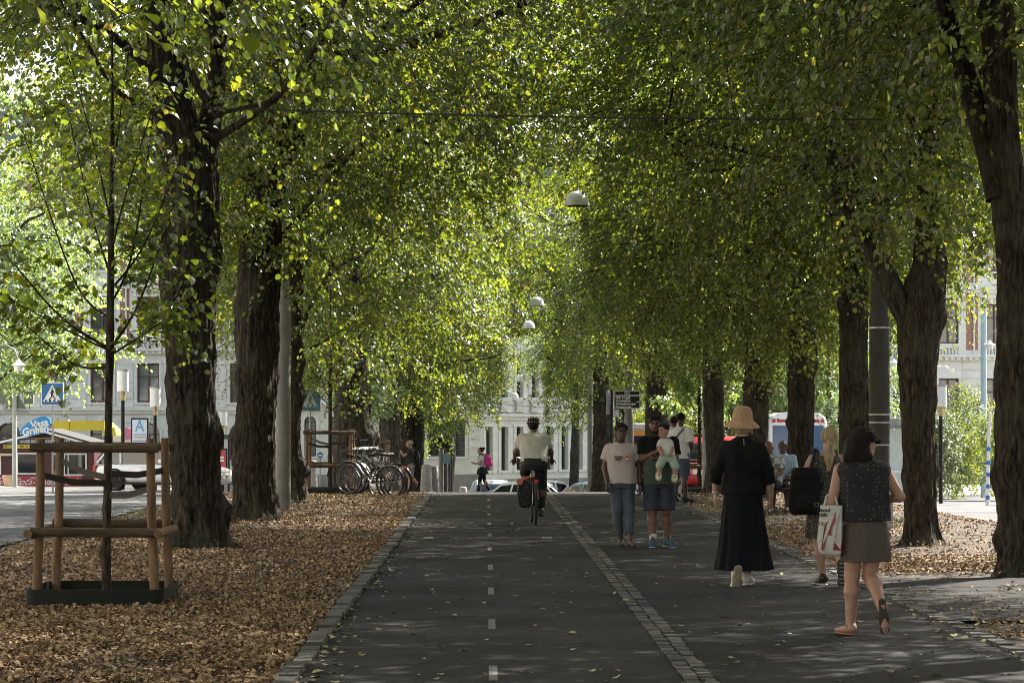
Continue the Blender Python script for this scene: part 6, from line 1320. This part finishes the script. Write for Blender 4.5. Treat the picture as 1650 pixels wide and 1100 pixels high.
# --- woman in the pale pink T-shirt (walking towards us)
r3 = P_('woman in a pale pink T-shirt and cropped jeans walking towards us', (gx(1001,32.7), 32.7, .004), PI)
J = fixJ(pel=(-.02,0,.90), ch=(0,0,1.19), nk=(0,-.01,1.37), hd=(.0,.02,1.50), sL=(-.17,0,1.32), sR=(.17,0,1.32), eL=(-.245,-.02,1.03), wL=(-.245,.05,.80), eR=(.215,-.03,1.03), wR=(.19,.12,.84), hL=(-.085,0,.86), kL=(-.10,.03,.48), aL=(-.115,.12,.085), tL=(-.2,1,0), hR=(.075,0,.86), kR=(.06,.02,.47), aR=(-.0,-.05,.085), tR=(.15,1,0))
Pf = body(r3, J, M['sk_d'], (-.12,1,-.02), 1.06, .007, [((-.245,.05,.80),(-.05,.2,-1),(1,.2,0),1,.5), ((.19,.12,.84),(.1,.3,-1),(-1,.2,0),-1,.6)])
face_bits(r3, Pf, 1, mat('lip_dark', (.10,.035,.03), .5), M['h_blk'])
tee = cloth('tee_pink', (.47,.395,.385), .06, 8)
part(r3, 'shirt', [L([(-.015,0,.83,.20,.15),(-.01,0,.95,.19,.145),(0,0,1.08,.185,.14),(0,.01,1.2,.195,.15),(0,0,1.31,.18,.115),(0,-.01,1.37,.085,.08)], e=2.2), C(J['sL'],(-.218,-.012,1.14),.066,.075,.03,f1=1), C(J['sR'],(.204,-.02,1.14),.066,.075,.03,f1=1), E((0,.03,1.40),(.075,.07,.05),k=.01,op=1)], tee, .007, .03, noise=(.007,9,(1,1,.7)))
prt = thing if False else None
for s, x, z in (('Anytime',.045,1.182),('ready +',.045,1.15)): text_mesh('lettering', s, .036, M['black'], r3, Matrix.Translation((x,.168,z)) @ Matrix.Rotation(PI,4,'Z') @ FACE, shear=.2, bold=.001, sx=.9)
MB().prism([(-.05,1.14),(-.09,1.14),(-.095,1.19),(-.045,1.19)], .158, .166).build('print', mat('print_red', (.30,.045,.02), .6), r3); MB().prism([(-.046,1.19),(-.094,1.19),(-.088,1.225),(-.05,1.225)], .156, .165).build('print', mat('print_yellow', (.5,.3,.03), .6), r3); MB().prism([(-.053,1.15),(-.087,1.15),(-.087,1.165),(-.053,1.165)], .1665, .168).build('print', M['white'], r3)
jean = cloth('denim', (.075,.09,.11), .25, 6)
def trousers(root, J, m, zk, g=1.0, hem=None, name='trousers', infl=.014, belt=.1):
    P = [L([(J['pel'][0],J['pel'][1],J['pel'][2]-.13,.165*g,.12*g),(J['pel'][0],J['pel'][1],J['pel'][2]-.02,.186*g,.135*g),(J['pel'][0],J['pel'][1],J['pel'][2]+belt,.165*g,.12*g)], e=2.2)]
    for s in 'LR':
        h_, kn, an = np.array(J['h'+s],float), np.array(J['k'+s],float), np.array(J['a'+s],float); 
        if zk >= 1: e = h_+(kn-h_)*(zk-1); P.append(C(h_, e, .092*g+infl, (.075+.02)*g+infl*.6, .02, f1=1))
        else:
            e = kn+(an-kn)*zk; P += [C(h_, kn, .092*g+infl*.6, .062*g+infl*.6, .02), C(kn, e, .062*g+infl*.6, .048*g+infl*.5, .02, f1=1)]
    return part(root, name, P, m, .007, .02, noise=(.006,11,(1,1,.7)))
trousers(r3, J, jean, .78)
part(r3, 'hair', [E(np.array(J['hd'])+np.array([0,-.022,.042]), (.088,.10,.092)), E(np.array(J['hd'])+np.array([.03,-.08,-.06]), (.04,.04,.06)), C(np.array(J['hd'])+np.array([-.06,.01,.06]), np.array(J['hd'])+np.array([.06,.01,.06]), .03,.03)], M['h_blk'], .007, .02)
for s in 'LR':
    a = np.array(J['a'+s]); t = unit(J['t'+s]); part(r3, 'sandal', [C(a+np.array([0,0,-.075])-t*.05, a+np.array([0,0,-.075])+t*.17, .036, .042, .01, fl=((0,0,1),.3)), C(a+t*.10+np.array([-.04,0,-.055]), a+t*.10+np.array([0,0,-.03]), .012,.012), C(a+t*.10+np.array([.04,0,-.055]), a+t*.10+np.array([0,0,-.03]), .012,.012)], M['solek'], .006, .01)
part(r3, 'watch', [C((-.245,.045,.835),(-.245,.048,.815),.032,.032,.002,f0=1,f1=1)], M['black'], .005, .002)
# --- man carrying the baby
r4 = P_('man in a two-tone T-shirt and dark denim shorts carrying a baby', (gx(1061,32.7), 32.7, .004), PI)
J = fixJ(pel=(0,0,.90), ch=(0,.0,1.24), nk=(0,0,1.46), hd=(.045,.03,1.60), sL=(-.205,0,1.40), sR=(.205,0,1.40), eL=(-.225,.05,1.14), wL=(-.0,.22,1.15), eR=(.215,.06,1.15), wR=(.0,.24,1.27), hL=(-.10,0,.86), kL=(-.105,.03,.47), aL=(-.115,.0,.085), tL=(-.35,1,0), hR=(.09,0,.86), kR=(.085,.03,.47), aR=(.075,.06,.085), tR=(.1,1,0))
Pf = body(r4, J, M['sk_m'], (.12,1,-.04), 1.16, .007, [((-.0,.22,1.15),(1,.15,.1),(0,-.4,1),-1,.5), ((.0,.24,1.27),(-1,.1,.35),(0,-1,0),1,.45)], jaw=1.12)
face_bits(r4, Pf, 1, mat('lip_brown', (.13,.05,.045), .5), M['h_blk'])
def twotone():
    m = cloth('tee_twotone', (.05,.06,.05)); t = m.node_tree; N = t.nodes.new; Lk = t.links.new; b = t.nodes['Principled BSDF']
    tc = N('ShaderNodeTexCoord'); sp = N('ShaderNodeSeparateXYZ'); Lk(tc.outputs['Object'], sp.inputs[0]); n_ = N('ShaderNodeMath'); n_.operation = 'GREATER_THAN'; n_.inputs[1].default_value = 1.22; Lk(sp.outputs[2], n_.inputs[0])
    mx = N('ShaderNodeMix'); mx.data_type = 'RGBA'; Lk(n_.outputs[0], mx.inputs[0]); mx.inputs[6].default_value = (.065,.085,.068,1); mx.inputs[7].default_value = (.007,.007,.008,1); Lk(mx.outputs[2], b.inputs['Base Color']); return m
part(r4, 'shirt', [L([(0,0,.82,.205,.165),(0,.01,.95,.21,.175),(0,.015,1.08,.208,.172),(0,.01,1.22,.212,.16),(0,0,1.38,.20,.125),(0,0,1.455,.09,.085)], e=2.3), C(J['sL'],(-.218,.03,1.20),.08,.085,.03,f1=1), C(J['sR'],(.212,.035,1.20),.08,.085,.03,f1=1)], twotone(), .007, .03, noise=(.008,8,(1,1,.7)))
trousers(r4, J, cloth('denim_dark', (.035,.042,.055), .3, 6), 1.98, 1.08, infl=.022, name='shorts')
part(r4, 'hair', [E(np.array(J['hd'])+np.array([0,-.02,.048]), (.087,.10,.088)), C(np.array(J['hd'])+np.array([-.05,.035,.085]), np.array(J['hd'])+np.array([.05,.035,.085]), .028,.028)], M['h_blk'], .007, .02, noise=(.004,30,(1,1,1)))
part(r4, 'beard', [C(Pf(-.062,.02,-.055), Pf(-.03,.068,-.095), .02,.02), C(Pf(.062,.02,-.055), Pf(.03,.068,-.095), .02,.02), C(Pf(-.03,.07,-.098), Pf(.03,.07,-.098), .022,.022), C(Pf(-.022,.092,-.044), Pf(.022,.092,-.044), .006,.006)], M['h_dk'], .006, .01)
for s in 'LR':
    shoe(r4, J['a'+s], J['t'+s], (0,0,1), mat('shoe_blue', (.035,.085,.125), .7, .2, 30), M['rubberw'], 1.12, h=.007)
    a = np.array(J['a'+s]); part(r4, 'sock', [C(a+np.array([0,-.01,-.03]), a+np.array([0,-.012,.085]), .046,.047,.01,f1=1)], M['rubberw'], .007, .01)
part(r4, 'watch', [C((-.045,.205,1.148),(-.02,.214,1.15),.034,.034,.002,f0=1,f1=1)], M['galv'], .005, .002)
# baby
r5 = P_('baby in a white shirt and mint trousers held in the arms of the man', (gx(1061,32.7)+.075, 32.7-.22, 1.16), PI)
Pb = []
hp, Pf = headset((.02,.02,.37), (.75,.6,-.1), .80, 1.15)
Pb += [L([(-.035,-.01,-.02,.085,.075),(-.02,0,.08,.085,.075),(0,.0,.2,.08,.065),(.01,0,.27,.05,.05)]), C((.01,0,.24),(.02,.01,.31),.035,.04)]+hp
Pb += [C((.065,.02,.22),(.09,.08,.13),.028,.024), C((.09,.08,.13),(.05,.12,.06),.024,.020), C((-.06,.01,.22),(-.09,.05,.12),.028,.024), C((-.09,.05,.12),(-.06,.1,.06),.024,.020), E((.045,.125,.05),(.02,.02,.022)), E((-.055,.105,.05),(.02,.02,.022))]
Pb += [C((.03,.02,-.0),(.08,.09,-.08),.052,.042), C((.08,.09,-.08),(.09,.08,-.20),.04,.032), C((-.075,.01,-.0),(-.125,.07,-.10),.052,.042), C((-.125,.07,-.10),(-.12,.06,-.23),.04,.032), C((.09,.08,-.2),(.10,.125,-.225),.032,.026), C((-.12,.06,-.23),(-.11,.105,-.25),.032,.026)]
part(r5, 'body', Pb, M['sk_l'], .006, .015); face_bits(r5, Pf, .8, M['sk_l'], M['h_blk'])
part(r5, 'shirt', [L([(-.03,0,.04,.098,.088),(-.02,0,.12,.095,.085),(0,0,.22,.09,.074),(.01,0,.265,.05,.05)]), C((.06,.02,.22),(.083,.06,.155),.038,.038,.02,f1=1), C((-.055,.01,.22),(-.083,.04,.155),.038,.038,.02,f1=1)], M['rubberw'], .006, .02, noise=(.004,16,(1,1,1)))
part(r5, 'trousers', [L([(-.035,0,-.035,.09,.08),(-.03,0,.06,.102,.092)]), C((.03,.02,0),(.08,.09,-.08),.062,.054), C((-.075,.01,0),(-.125,.07,-.1),.062,.054)], cloth('mint', (.36,.46,.37)), .006, .02)
part(r5, 'hair', [E(Pf(0,-.025,.045), (.066,.076,.062)), E(Pf(0,.03,.075), (.05,.035,.03))], M['h_blk'], .006, .02)
for c in ((.095,.10,-.24),(-.115,.08,-.265)): part(r5, 'sock', [C(np.array(c)+np.array([0,-.02,.05]), np.array(c), .038,.04,.01,f0=1), C(np.array(c), np.array(c)+np.array([0,.05,-.015]), .04,.032,.01)], mat('sock_pale', (.52,.56,.38), .9), .006, .01)
# --- man in white T-shirt seen from behind
r6 = P_('man in a white T-shirt and denim shorts standing turned away by the rail', (gx(1096,50.6), 50.6, .004), math.radians(-35))
J = fixJ(pel=(0,0,.97), ch=(0,0,1.30), nk=(0,.01,1.53), hd=(.0,.04,1.69), sL=(-.20,0,1.47), sR=(.20,0,1.47), eL=(-.25,.02,1.18), wL=(-.15,.22,1.08), eR=(.25,.02,1.18), wR=(.15,.22,1.08), hL=(-.1,0,.93), kL=(-.10,.03,.5), aL=(-.10,0,.085), tL=(-.2,1,0), hR=(.1,0,.93), kR=(.10,.03,.5), aR=(.10,.05,.085), tR=(.2,1,0))
Pf = body(r6, J, M['sk_d'], (.1,1,-.2), 1.08, .009, [((-.15,.22,1.08),(.6,.8,.1),(0,-.3,1),-1,.8), ((.15,.22,1.08),(-.6,.8,.1),(0,-.3,1),1,.8)])
part(r6, 'shirt', [L([(0,0,.88,.205,.15),(0,0,1.05,.20,.15),(0,0,1.30,.215,.155),(0,0,1.45,.20,.12),(0,.01,1.53,.085,.08)], e=2.3), C(J['sL'],(-.24,.01,1.22),.08,.095,.03,f1=1), C(J['sR'],(.24,.01,1.22),.08,.095,.03,f1=1)], cloth('tee_white', (.66,.67,.7), .04), .009, .03, noise=(.010,7,(1,1,.7)))
trousers(r6, J, cloth('denim_mid', (.07,.09,.13), .25, 6), 1.95, 1.02, infl=.014, name='shorts', belt=-.01)
part(r6, 'hair', [E(np.array(J['hd'])+np.array([0,-.02,.035]), (.088,.10,.088))], M['h_blk'], .009, .02, noise=(.008,25,(1,1,1)))
part(r6, 'bag_strap', [C((.14,-.10,1.49),(.02,-.165,1.33),.012,.012), C((.02,-.165,1.33),(-.14,-.13,1.16),.012,.012)], M['black'], .006, .003)
for s in 'LR': shoe(r6, J['a'+s], J['t'+s], (0,0,1), mat('trainer_black', (.012,.012,.014), .6), mat('trainer_sole', (.06,.06,.06), .6), 1.15, h=.008)
# --- his companion, mostly hidden
r7 = P_('person in white trousers half hidden behind the man in the white T-shirt', (gx(1086,51.9), 51.9, .004), math.radians(-15))
J = fixJ(pel=(0,0,.95), ch=(0,0,1.28), nk=(0,.01,1.48), hd=(.0,.03,1.63), sL=(-.18,0,1.42), sR=(.18,0,1.42), eL=(-.22,.02,1.14), wL=(-.12,.2,1.05), eR=(.22,.02,1.14), wR=(.12,.2,1.05), hL=(-.09,0,.9), kL=(-.09,.03,.48), aL=(-.09,0,.085), tL=(-.1,1,0), hR=(.09,0,.9), kR=(.09,.03,.48), aR=(.09,.05,.085), tR=(.1,1,0))
body(r7, J, M['sk_d'], (0,1,0), 1.0, .01)
part(r7, 'shirt', [L([(0,0,.9,.19,.14),(0,0,1.28,.2,.145),(0,0,1.41,.18,.11),(0,.01,1.48,.08,.08)], e=2.3), C(J['sL'],J['eL'],.07,.065), C(J['sR'],J['eR'],.07,.065)], cloth('shirt_navy', (.03,.035,.06)), .01, .03)
trousers(r7, J, cloth('white_trousers', (.55,.55,.56), .05), .95); part(r7, 'hair', [E(np.array(J['hd'])+np.array([0,-.02,.035]), (.086,.10,.086))], M['h_blk'], .01, .02)
for s in 'LR': shoe(r7, J['a'+s], J['t'+s], (0,0,1), M['black'], M['black'], 1.05, h=.009)
# --- cyclist and bicycle
xc, yc = gx(860,39.6), 39.9
cb = bike('bicycle ridden by the cyclist, with a dark dotted pannier and an orange arm', (xc, yc, .0), math.radians(2), M['bikeblack'], None, True, name='bicycle')
pn = MB(); pn.loft([[(-.09-dx*w, -.55+dy*l, z) for dx, dy in ((-1,-1),(1,-1),(1,1),(-1,1))] for z, w, l in ((.28,.06,.12),(.33,.10,.17),(.5,.12,.18),(.66,.10,.17),(.72,.05,.15))]); 
o = pn.build('pannier', dots_mat('pannier_cloth', (.012,.012,.014), (.2,.2,.19), 26, .22), cb, 60, bevel=.02); o.location = (-.08,0,0)
MB().tube([(-.02,-.75,.78),(-.12,-.77,.76),(-.24,-.78,.72)], [.014,.016,.02], 8).build('distance_arm', mat('arm_orange', (.5,.16,.09), .5), cb, 60)
MB().lathe([(.001,-.01),(.03,-.01),(.052,-.005),(.052,.006),(.001,.008)], 18, (-.26,-.79,.70), T=Matrix.Rotation(PI/2,4,'X')).build('reflector', mat('reflector_red', (.55,.15,.09), .5), cb, 40)
MB().tube([(-.26,-.78,.66),(-.245,-.7,.48),(-.21,-.6,.36)], .009, 6).build('stay', M['black'], cb)
r8 = P_('cyclist with a black helmet and pale short-sleeved top riding away', (xc, yc, 0), math.radians(2))
J = fixJ(pel=(0,-.24,1.02), ch=(0,-.10,1.28), nk=(0,-.02,1.47), hd=(.0,.02,1.585), sL=(-.19,-.05,1.40), sR=(.19,-.05,1.40), eL=(-.285,.02,1.15), wL=(-.30,.09,1.04), eR=(.285,.02,1.15), wR=(.30,.09,1.04), hL=(-.1,-.22,.98), kL=(-.13,.12,.82), aL=(-.11,-.06,.52), tL=(-.05,1,.0), hR=(.1,-.22,.98), kR=(.14,.06,.62), aR=(.125,.0,.22), tR=(.05,1,-.1))
body(r8, J, M['sk_m'], (0,1,-.1), 1.12, .008, [((-.30,.09,1.04),(.0,.8,-.5),(0,-.5,-1),1,.9), ((.30,.09,1.04),(.0,.8,-.5),(0,-.5,-1),-1,.9)])
part(r8, 'top', [L([(0,-.24,.985,.21,.175),(0,-.2,1.1,.215,.17),(0,-.11,1.27,.218,.165),(0,-.05,1.40,.195,.125),(0,-.02,1.47,.08,.08)], e=2.3), C(J['sL'],(-.25,-.01,1.235),.085,.09,.03,f1=1), C(J['sR'],(.25,-.01,1.235),.085,.09,.03,f1=1)], cloth('top_beige', (.50,.485,.43), .1), .008, .03, noise=(.010,8,(1,1,.7)))
dk = dots_mat('patterned_trousers', (.013,.013,.015), (.06,.06,.06), 30, .25)
P = [L([(0,-.25,.86,.17,.14),(0,-.25,.95,.215,.18),(0,-.24,1.06,.195,.16)], e=2.2)]
for s in 'LR': P += [C(J['h'+s], J['k'+s], .115, .082), C(J['k'+s], np.array(J['k'+s])*.1+np.array(J['a'+s])*.9, .08, .062, f1=1)]
part(r8, 'trousers', P, dk, .008, .03, noise=(.008,10,(1,1,.7)))
part(r8, 'hair', [E(np.array(J['hd'])+np.array([0,-.03,.0]), (.083,.08,.09))], M['h_blk'], .008, .02)
hp_ = [E(np.array(J['hd'])+np.array([0,0,.055]), (.112,.14,.092))]
for i in range(-3,4): hp_.append(E(np.array(J['hd'])+np.array([i*.026,-.08-.02*(3-abs(i))*.5,.085]), (.009,.075,.028), rx=.5, k=.004, op=1))
part(r8, 'helmet', hp_, mat('helmet_shell', (.02,.021,.024), .28, .1, 5, coat=.5), .005, .01, cuts=[(np.array(J['hd'])+np.array([0,-.05,.012]), (0,-.25,-1))])
for s in 'LR': shoe(r8, J['a'+s], J['t'+s], (0,0,1), mat('shoe_brown', (.10,.06,.05), .7), M['black'], 1.0, h=.008)
# --- photographer
pz = 80; zg = G(gx(664,pz), pz)
r9 = P_('grey-haired man in a dark T-shirt and grey shorts taking a photo', (gx(662,pz), pz, zg), PI/2)
J = fixJ(pel=(0,0,.92), ch=(0,-.01,1.22), nk=(0,.0,1.42), hd=(.0,.05,1.555), sL=(-.19,0,1.36), sR=(.19,0,1.36), eL=(-.19,.20,1.17), wL=(-.05,.36,1.33), eR=(.19,.20,1.17), wR=(.06,.36,1.33), hL=(-.09,0,.88), kL=(-.09,.03,.47), aL=(-.09,.06,.085), tL=(0,1,0), hR=(.09,0,.88), kR=(.09,.02,.47), aR=(.09,-.24,.24), tR=(0,.6,-.8))
Pf = body(r9, J, M['sk_l'], (0,1,.02), 1.08, .009, [((-.05,.36,1.33),(.3,.5,.8),(1,0,0),-1,.7), ((.06,.36,1.33),(-.3,.5,.8),(-1,0,0),1,.7)])
part(r9, 'shirt', [L([(0,0,.86,.19,.145),(0,.01,1.05,.195,.155),(0,0,1.22,.2,.15),(0,0,1.35,.185,.12),(0,.0,1.42,.08,.08)], e=2.3), C(J['sL'],(-.19,.13,1.24),.075,.075,.03,f1=1), C(J['sR'],(.19,.13,1.24),.075,.075,.03,f1=1)], cloth('tee_charcoal', (.035,.04,.038)), .009, .03, noise=(.008,8,(1,1,.7)))
trousers(r9, J, cloth('shorts_grey', (.17,.17,.165)), 1.95, 1.03, infl=.02, name='shorts')
part(r9, 'hair', [E(np.array(J['hd'])+np.array([0,-.03,.035]), (.082,.095,.08))], M['h_gr'], .009, .02)
part(r9, 'glasses', [C(Pf(-.06,.095,.012), Pf(.06,.095,.012), .008,.008), C(Pf(.07,.08,.014), Pf(.077,0,.014), .005,.005)], M['black'], .005, .002)
part(r9, 'rucksack', [L([(0,-.2,.92,.13,.08),(0,-.21,1.1,.14,.09),(0,-.19,1.34,.11,.06)], e=3), C((.1,-.13,1.38),(.12,.0,1.44),.02,.02), C((.12,0,1.44),(.13,.1,1.28),.02,.02)], M['black'], .009, .02)
part(r9, 'phone', [C((-.03,.44,1.40),(.05,.44,1.40),.03,.03,.002,fl=((0,1,0),.2))], M['black'], .006, .002)
for s in 'LR': shoe(r9, J['a'+s], J['t'+s], (0,0,1) if s == 'L' else (0,.7,1), M['black'], M['solek'], 1.05, h=.009)
# --- woman with pink rucksack
pz = 82; zg = G(gx(777,pz), pz)
r10 = P_('woman with a pink rucksack, hair bun and black leggings crossing the street', (gx(777,pz), pz, zg), math.radians(78))
J = fixJ(pel=(0,0,.88), ch=(0,0,1.16), nk=(0,.02,1.34), hd=(.0,.06,1.46), sL=(-.15,0,1.28), sR=(.15,0,1.28), eL=(-.18,.0,1.02), wL=(-.14,.22,1.03), eR=(.18,.0,1.02), wR=(.14,.22,1.03), hL=(-.08,0,.84), kL=(-.08,.06,.46), aL=(-.08,.09,.085), tL=(0,1,0), hR=(.08,0,.84), kR=(.08,-.06,.47), aR=(.08,-.24,.12), tR=(0,1,-.35))
Pf = body(r10, J, M['sk_l'], (-.05,1,0), .95, .009, [((-.14,.22,1.03),(.2,.9,.1),(0,0,1),-1,.7), ((.14,.22,1.03),(-.2,.9,.1),(0,0,1),1,.7)])
part(r10, 'shirt', [L([(0,0,.85,.165,.13),(0,0,1.0,.15,.125),(0,.01,1.16,.165,.135),(0,0,1.27,.15,.105),(0,.02,1.34,.07,.07)], e=2.2), C(J['sL'],(-.17,0,1.12),.06,.065,.03,f1=1), C(J['sR'],(.17,0,1.12),.06,.065,.03,f1=1)], cloth('shirt_pale', (.62,.63,.66), .04), .009, .03)
trousers(r10, J, cloth('leggings', (.008,.008,.009)), .95, .9, infl=.0, name='leggings')
part(r10, 'skirt', [L([(0,-.02,.68,.215,.2),(0,0,.8,.19,.165),(0,0,.93,.15,.125)], pl=7, amp=.06)], cloth('jacket_black', (.02,.022,.024)), .009, .02)
part(r10, 'hair', [E(np.array(J['hd'])+np.array([0,-.03,.03]), (.082,.092,.085)), E(np.array(J['hd'])+np.array([0,-.13,.075]), (.04,.04,.04))], M['h_dk'], .009, .01)
part(r10, 'rucksack', [L([(0,-.2,.93,.14,.10),(0,-.21,1.05,.155,.12),(0,-.19,1.2,.14,.11),(0,-.15,1.33,.08,.05)], e=2.8), E((0,-.31,1.02),(.1,.04,.07),k=.01)], cloth('pink_nylon', (.62,.04,.28), .15, 5), .009, .02)
for s in (-1,1): part(r10, 'strap', [C((s*.09,-.1,1.33),(s*.1,.06,1.33),.02,.02), C((s*.1,.06,1.33),(s*.1,.12,1.15),.02,.018)], M['black'], .008, .01)
part(r10, 'paper', [C((0,.36,1.04),(0,.5,1.08),.05,.05,.002,fl=((0,.1,1),.08))], M['white'], .006, .002)
for s in 'LR': shoe(r10, J['a'+s], J['t'+s], (0,0,1), mat('shoe_white3', (.65,.65,.64), .6), M['rubberw'], .95, h=.008)
# --- person beyond the bollards
pz = 101; zg = G(gx(706,pz), pz)
r11 = P_('person with a dark rucksack far beyond the stone bollards', (gx(704,pz), pz, zg), math.radians(60))
J = fixJ(pel=(0,0,.9), ch=(0,0,1.2), nk=(0,.02,1.38), hd=(0,.05,1.5), sL=(-.16,0,1.32), sR=(.16,0,1.32), eL=(-.2,.02,1.05), wL=(-.18,.15,.9), eR=(.2,.02,1.05), wR=(.18,.15,.9), hL=(-.08,0,.86), kL=(-.08,.08,.47), aL=(-.08,.1,.085), tL=(0,1,0), hR=(.08,0,.86), kR=(.08,0,.47), aR=(.08,-.2,.12), tR=(0,1,-.3))
body(r11, J, M['sk_l'], (0,1,0), 1, .012)
part(r11, 'shirt', [L([(0,0,.86,.18,.14),(0,0,1.2,.18,.14),(0,0,1.31,.16,.11),(0,.02,1.38,.07,.07)], e=2.2), C(J['sL'],(-.19,0,1.15),.065,.065), C(J['sR'],(.19,0,1.15),.065,.065)], cloth('shirt_orange', (.55,.3,.2)), .012, .03)
trousers(r11, J, cloth('trousers_dark', (.02,.02,.025)), .95); part(r11, 'hair', [E(np.array(J['hd'])+np.array([0,-.02,.03]), (.086,.098,.086))], M['h_dk'], .01, .02)
part(r11, 'rucksack', [L([(0,-.2,.9,.13,.09),(0,-.21,1.1,.14,.1),(0,-.18,1.33,.1,.06)], e=3)], M['black'], .012, .02)
# --- two people sitting on the bench
def sitter(label, x, y, rz, top, hair, sk, bottom, lean=0):
    r = P_(label, (x, y, 0), rz)
    J = fixJ(pel=(0,-.02,.55), ch=(0,.02,.85), nk=(0,.06,1.05), hd=(0,.10,1.17), sL=(-.18,.04,.99), sR=(.18,.04,.99), eL=(-.22,.10,.74), wL=(-.15,.30,.66), eR=(.22,.10,.74), wR=(.15,.30,.66), hL=(-.09,.0,.52), kL=(-.12,.42,.50), aL=(-.12,.40,.085), tL=(0,1,0), hR=(.09,0,.52), kR=(.12,.42,.50), aR=(.14,.36,.085), tR=(0,1,0))
    body(r, J, sk, (.1,1,-.1), 1.05, .009, [((-.15,.30,.66),(.3,.9,-.1),(0,0,-1),1,.4), ((.15,.30,.66),(-.3,.9,-.1),(0,0,-1),-1,.4)])
    part(r, 'shirt', [L([(0,-.02,.50,.2,.16),(0,0,.7,.2,.16),(0,.02,.85,.21,.155),(0,.05,.98,.18,.115),(0,.06,1.05,.08,.08)], e=2.3), C(J['sL'],np.array(J['eL'])*.8+np.array(J['sL'])*.2,.08,.08,.03,f1=1), C(J['sR'],np.array(J['eR'])*.8+np.array(J['sR'])*.2,.08,.08,.03,f1=1)], top, .009, .03, noise=(.009,8,(1,1,.7)))
    part(r, 'shorts', [L([(0,-.02,.43,.19,.15),(0,-.02,.57,.19,.15)], e=2.4)]+[C(J['h'+s], np.array(J['h'+s])*.25+np.array(J['k'+s])*.75, .105, .09, f1=1) for s in 'LR'], bottom, .009, .03)
    part(r, 'hair', [E(np.array(J['hd'])+np.array([0,-.02,.03]), (.085,.098,.086))], hair, .009, .02)
    for s in 'LR': shoe(r, J['a'+s], J['t'+s], (0,0,1), M['solek'], M['solek'], 1.0, h=.009)
def plaid():
    m = cloth('plaid', (.3,.31,.33)); t = m.node_tree; N = t.nodes.new; Lk = t.links.new; b = t.nodes['Principled BSDF']; tc = N('ShaderNodeTexCoord')
    k = N('ShaderNodeTexChecker'); k.inputs['Scale'].default_value = 9; k.inputs[1].default_value = (.42,.43,.46,1); k.inputs[2].default_value = (.13,.135,.15,1); Lk(tc.outputs['Object'], k.inputs[0]); Lk(k.outputs[0], b.inputs['Base Color']); return m
sitter('person in a grey checked shirt sitting on the bench', gx(1238,45), 44.55, math.radians(155), plaid(), M['h_gr'], M['sk_m'], cloth('shorts_black', (.01,.01,.012)))
sitter('person in a light blue shirt sitting beside the one in the checked shirt', gx(1251,46.3), 45.2, math.radians(165), cloth('shirt_blue', (.33,.42,.52)), M['h_blk'], M['sk_d'], cloth('shorts_navy', (.02,.022,.035)))
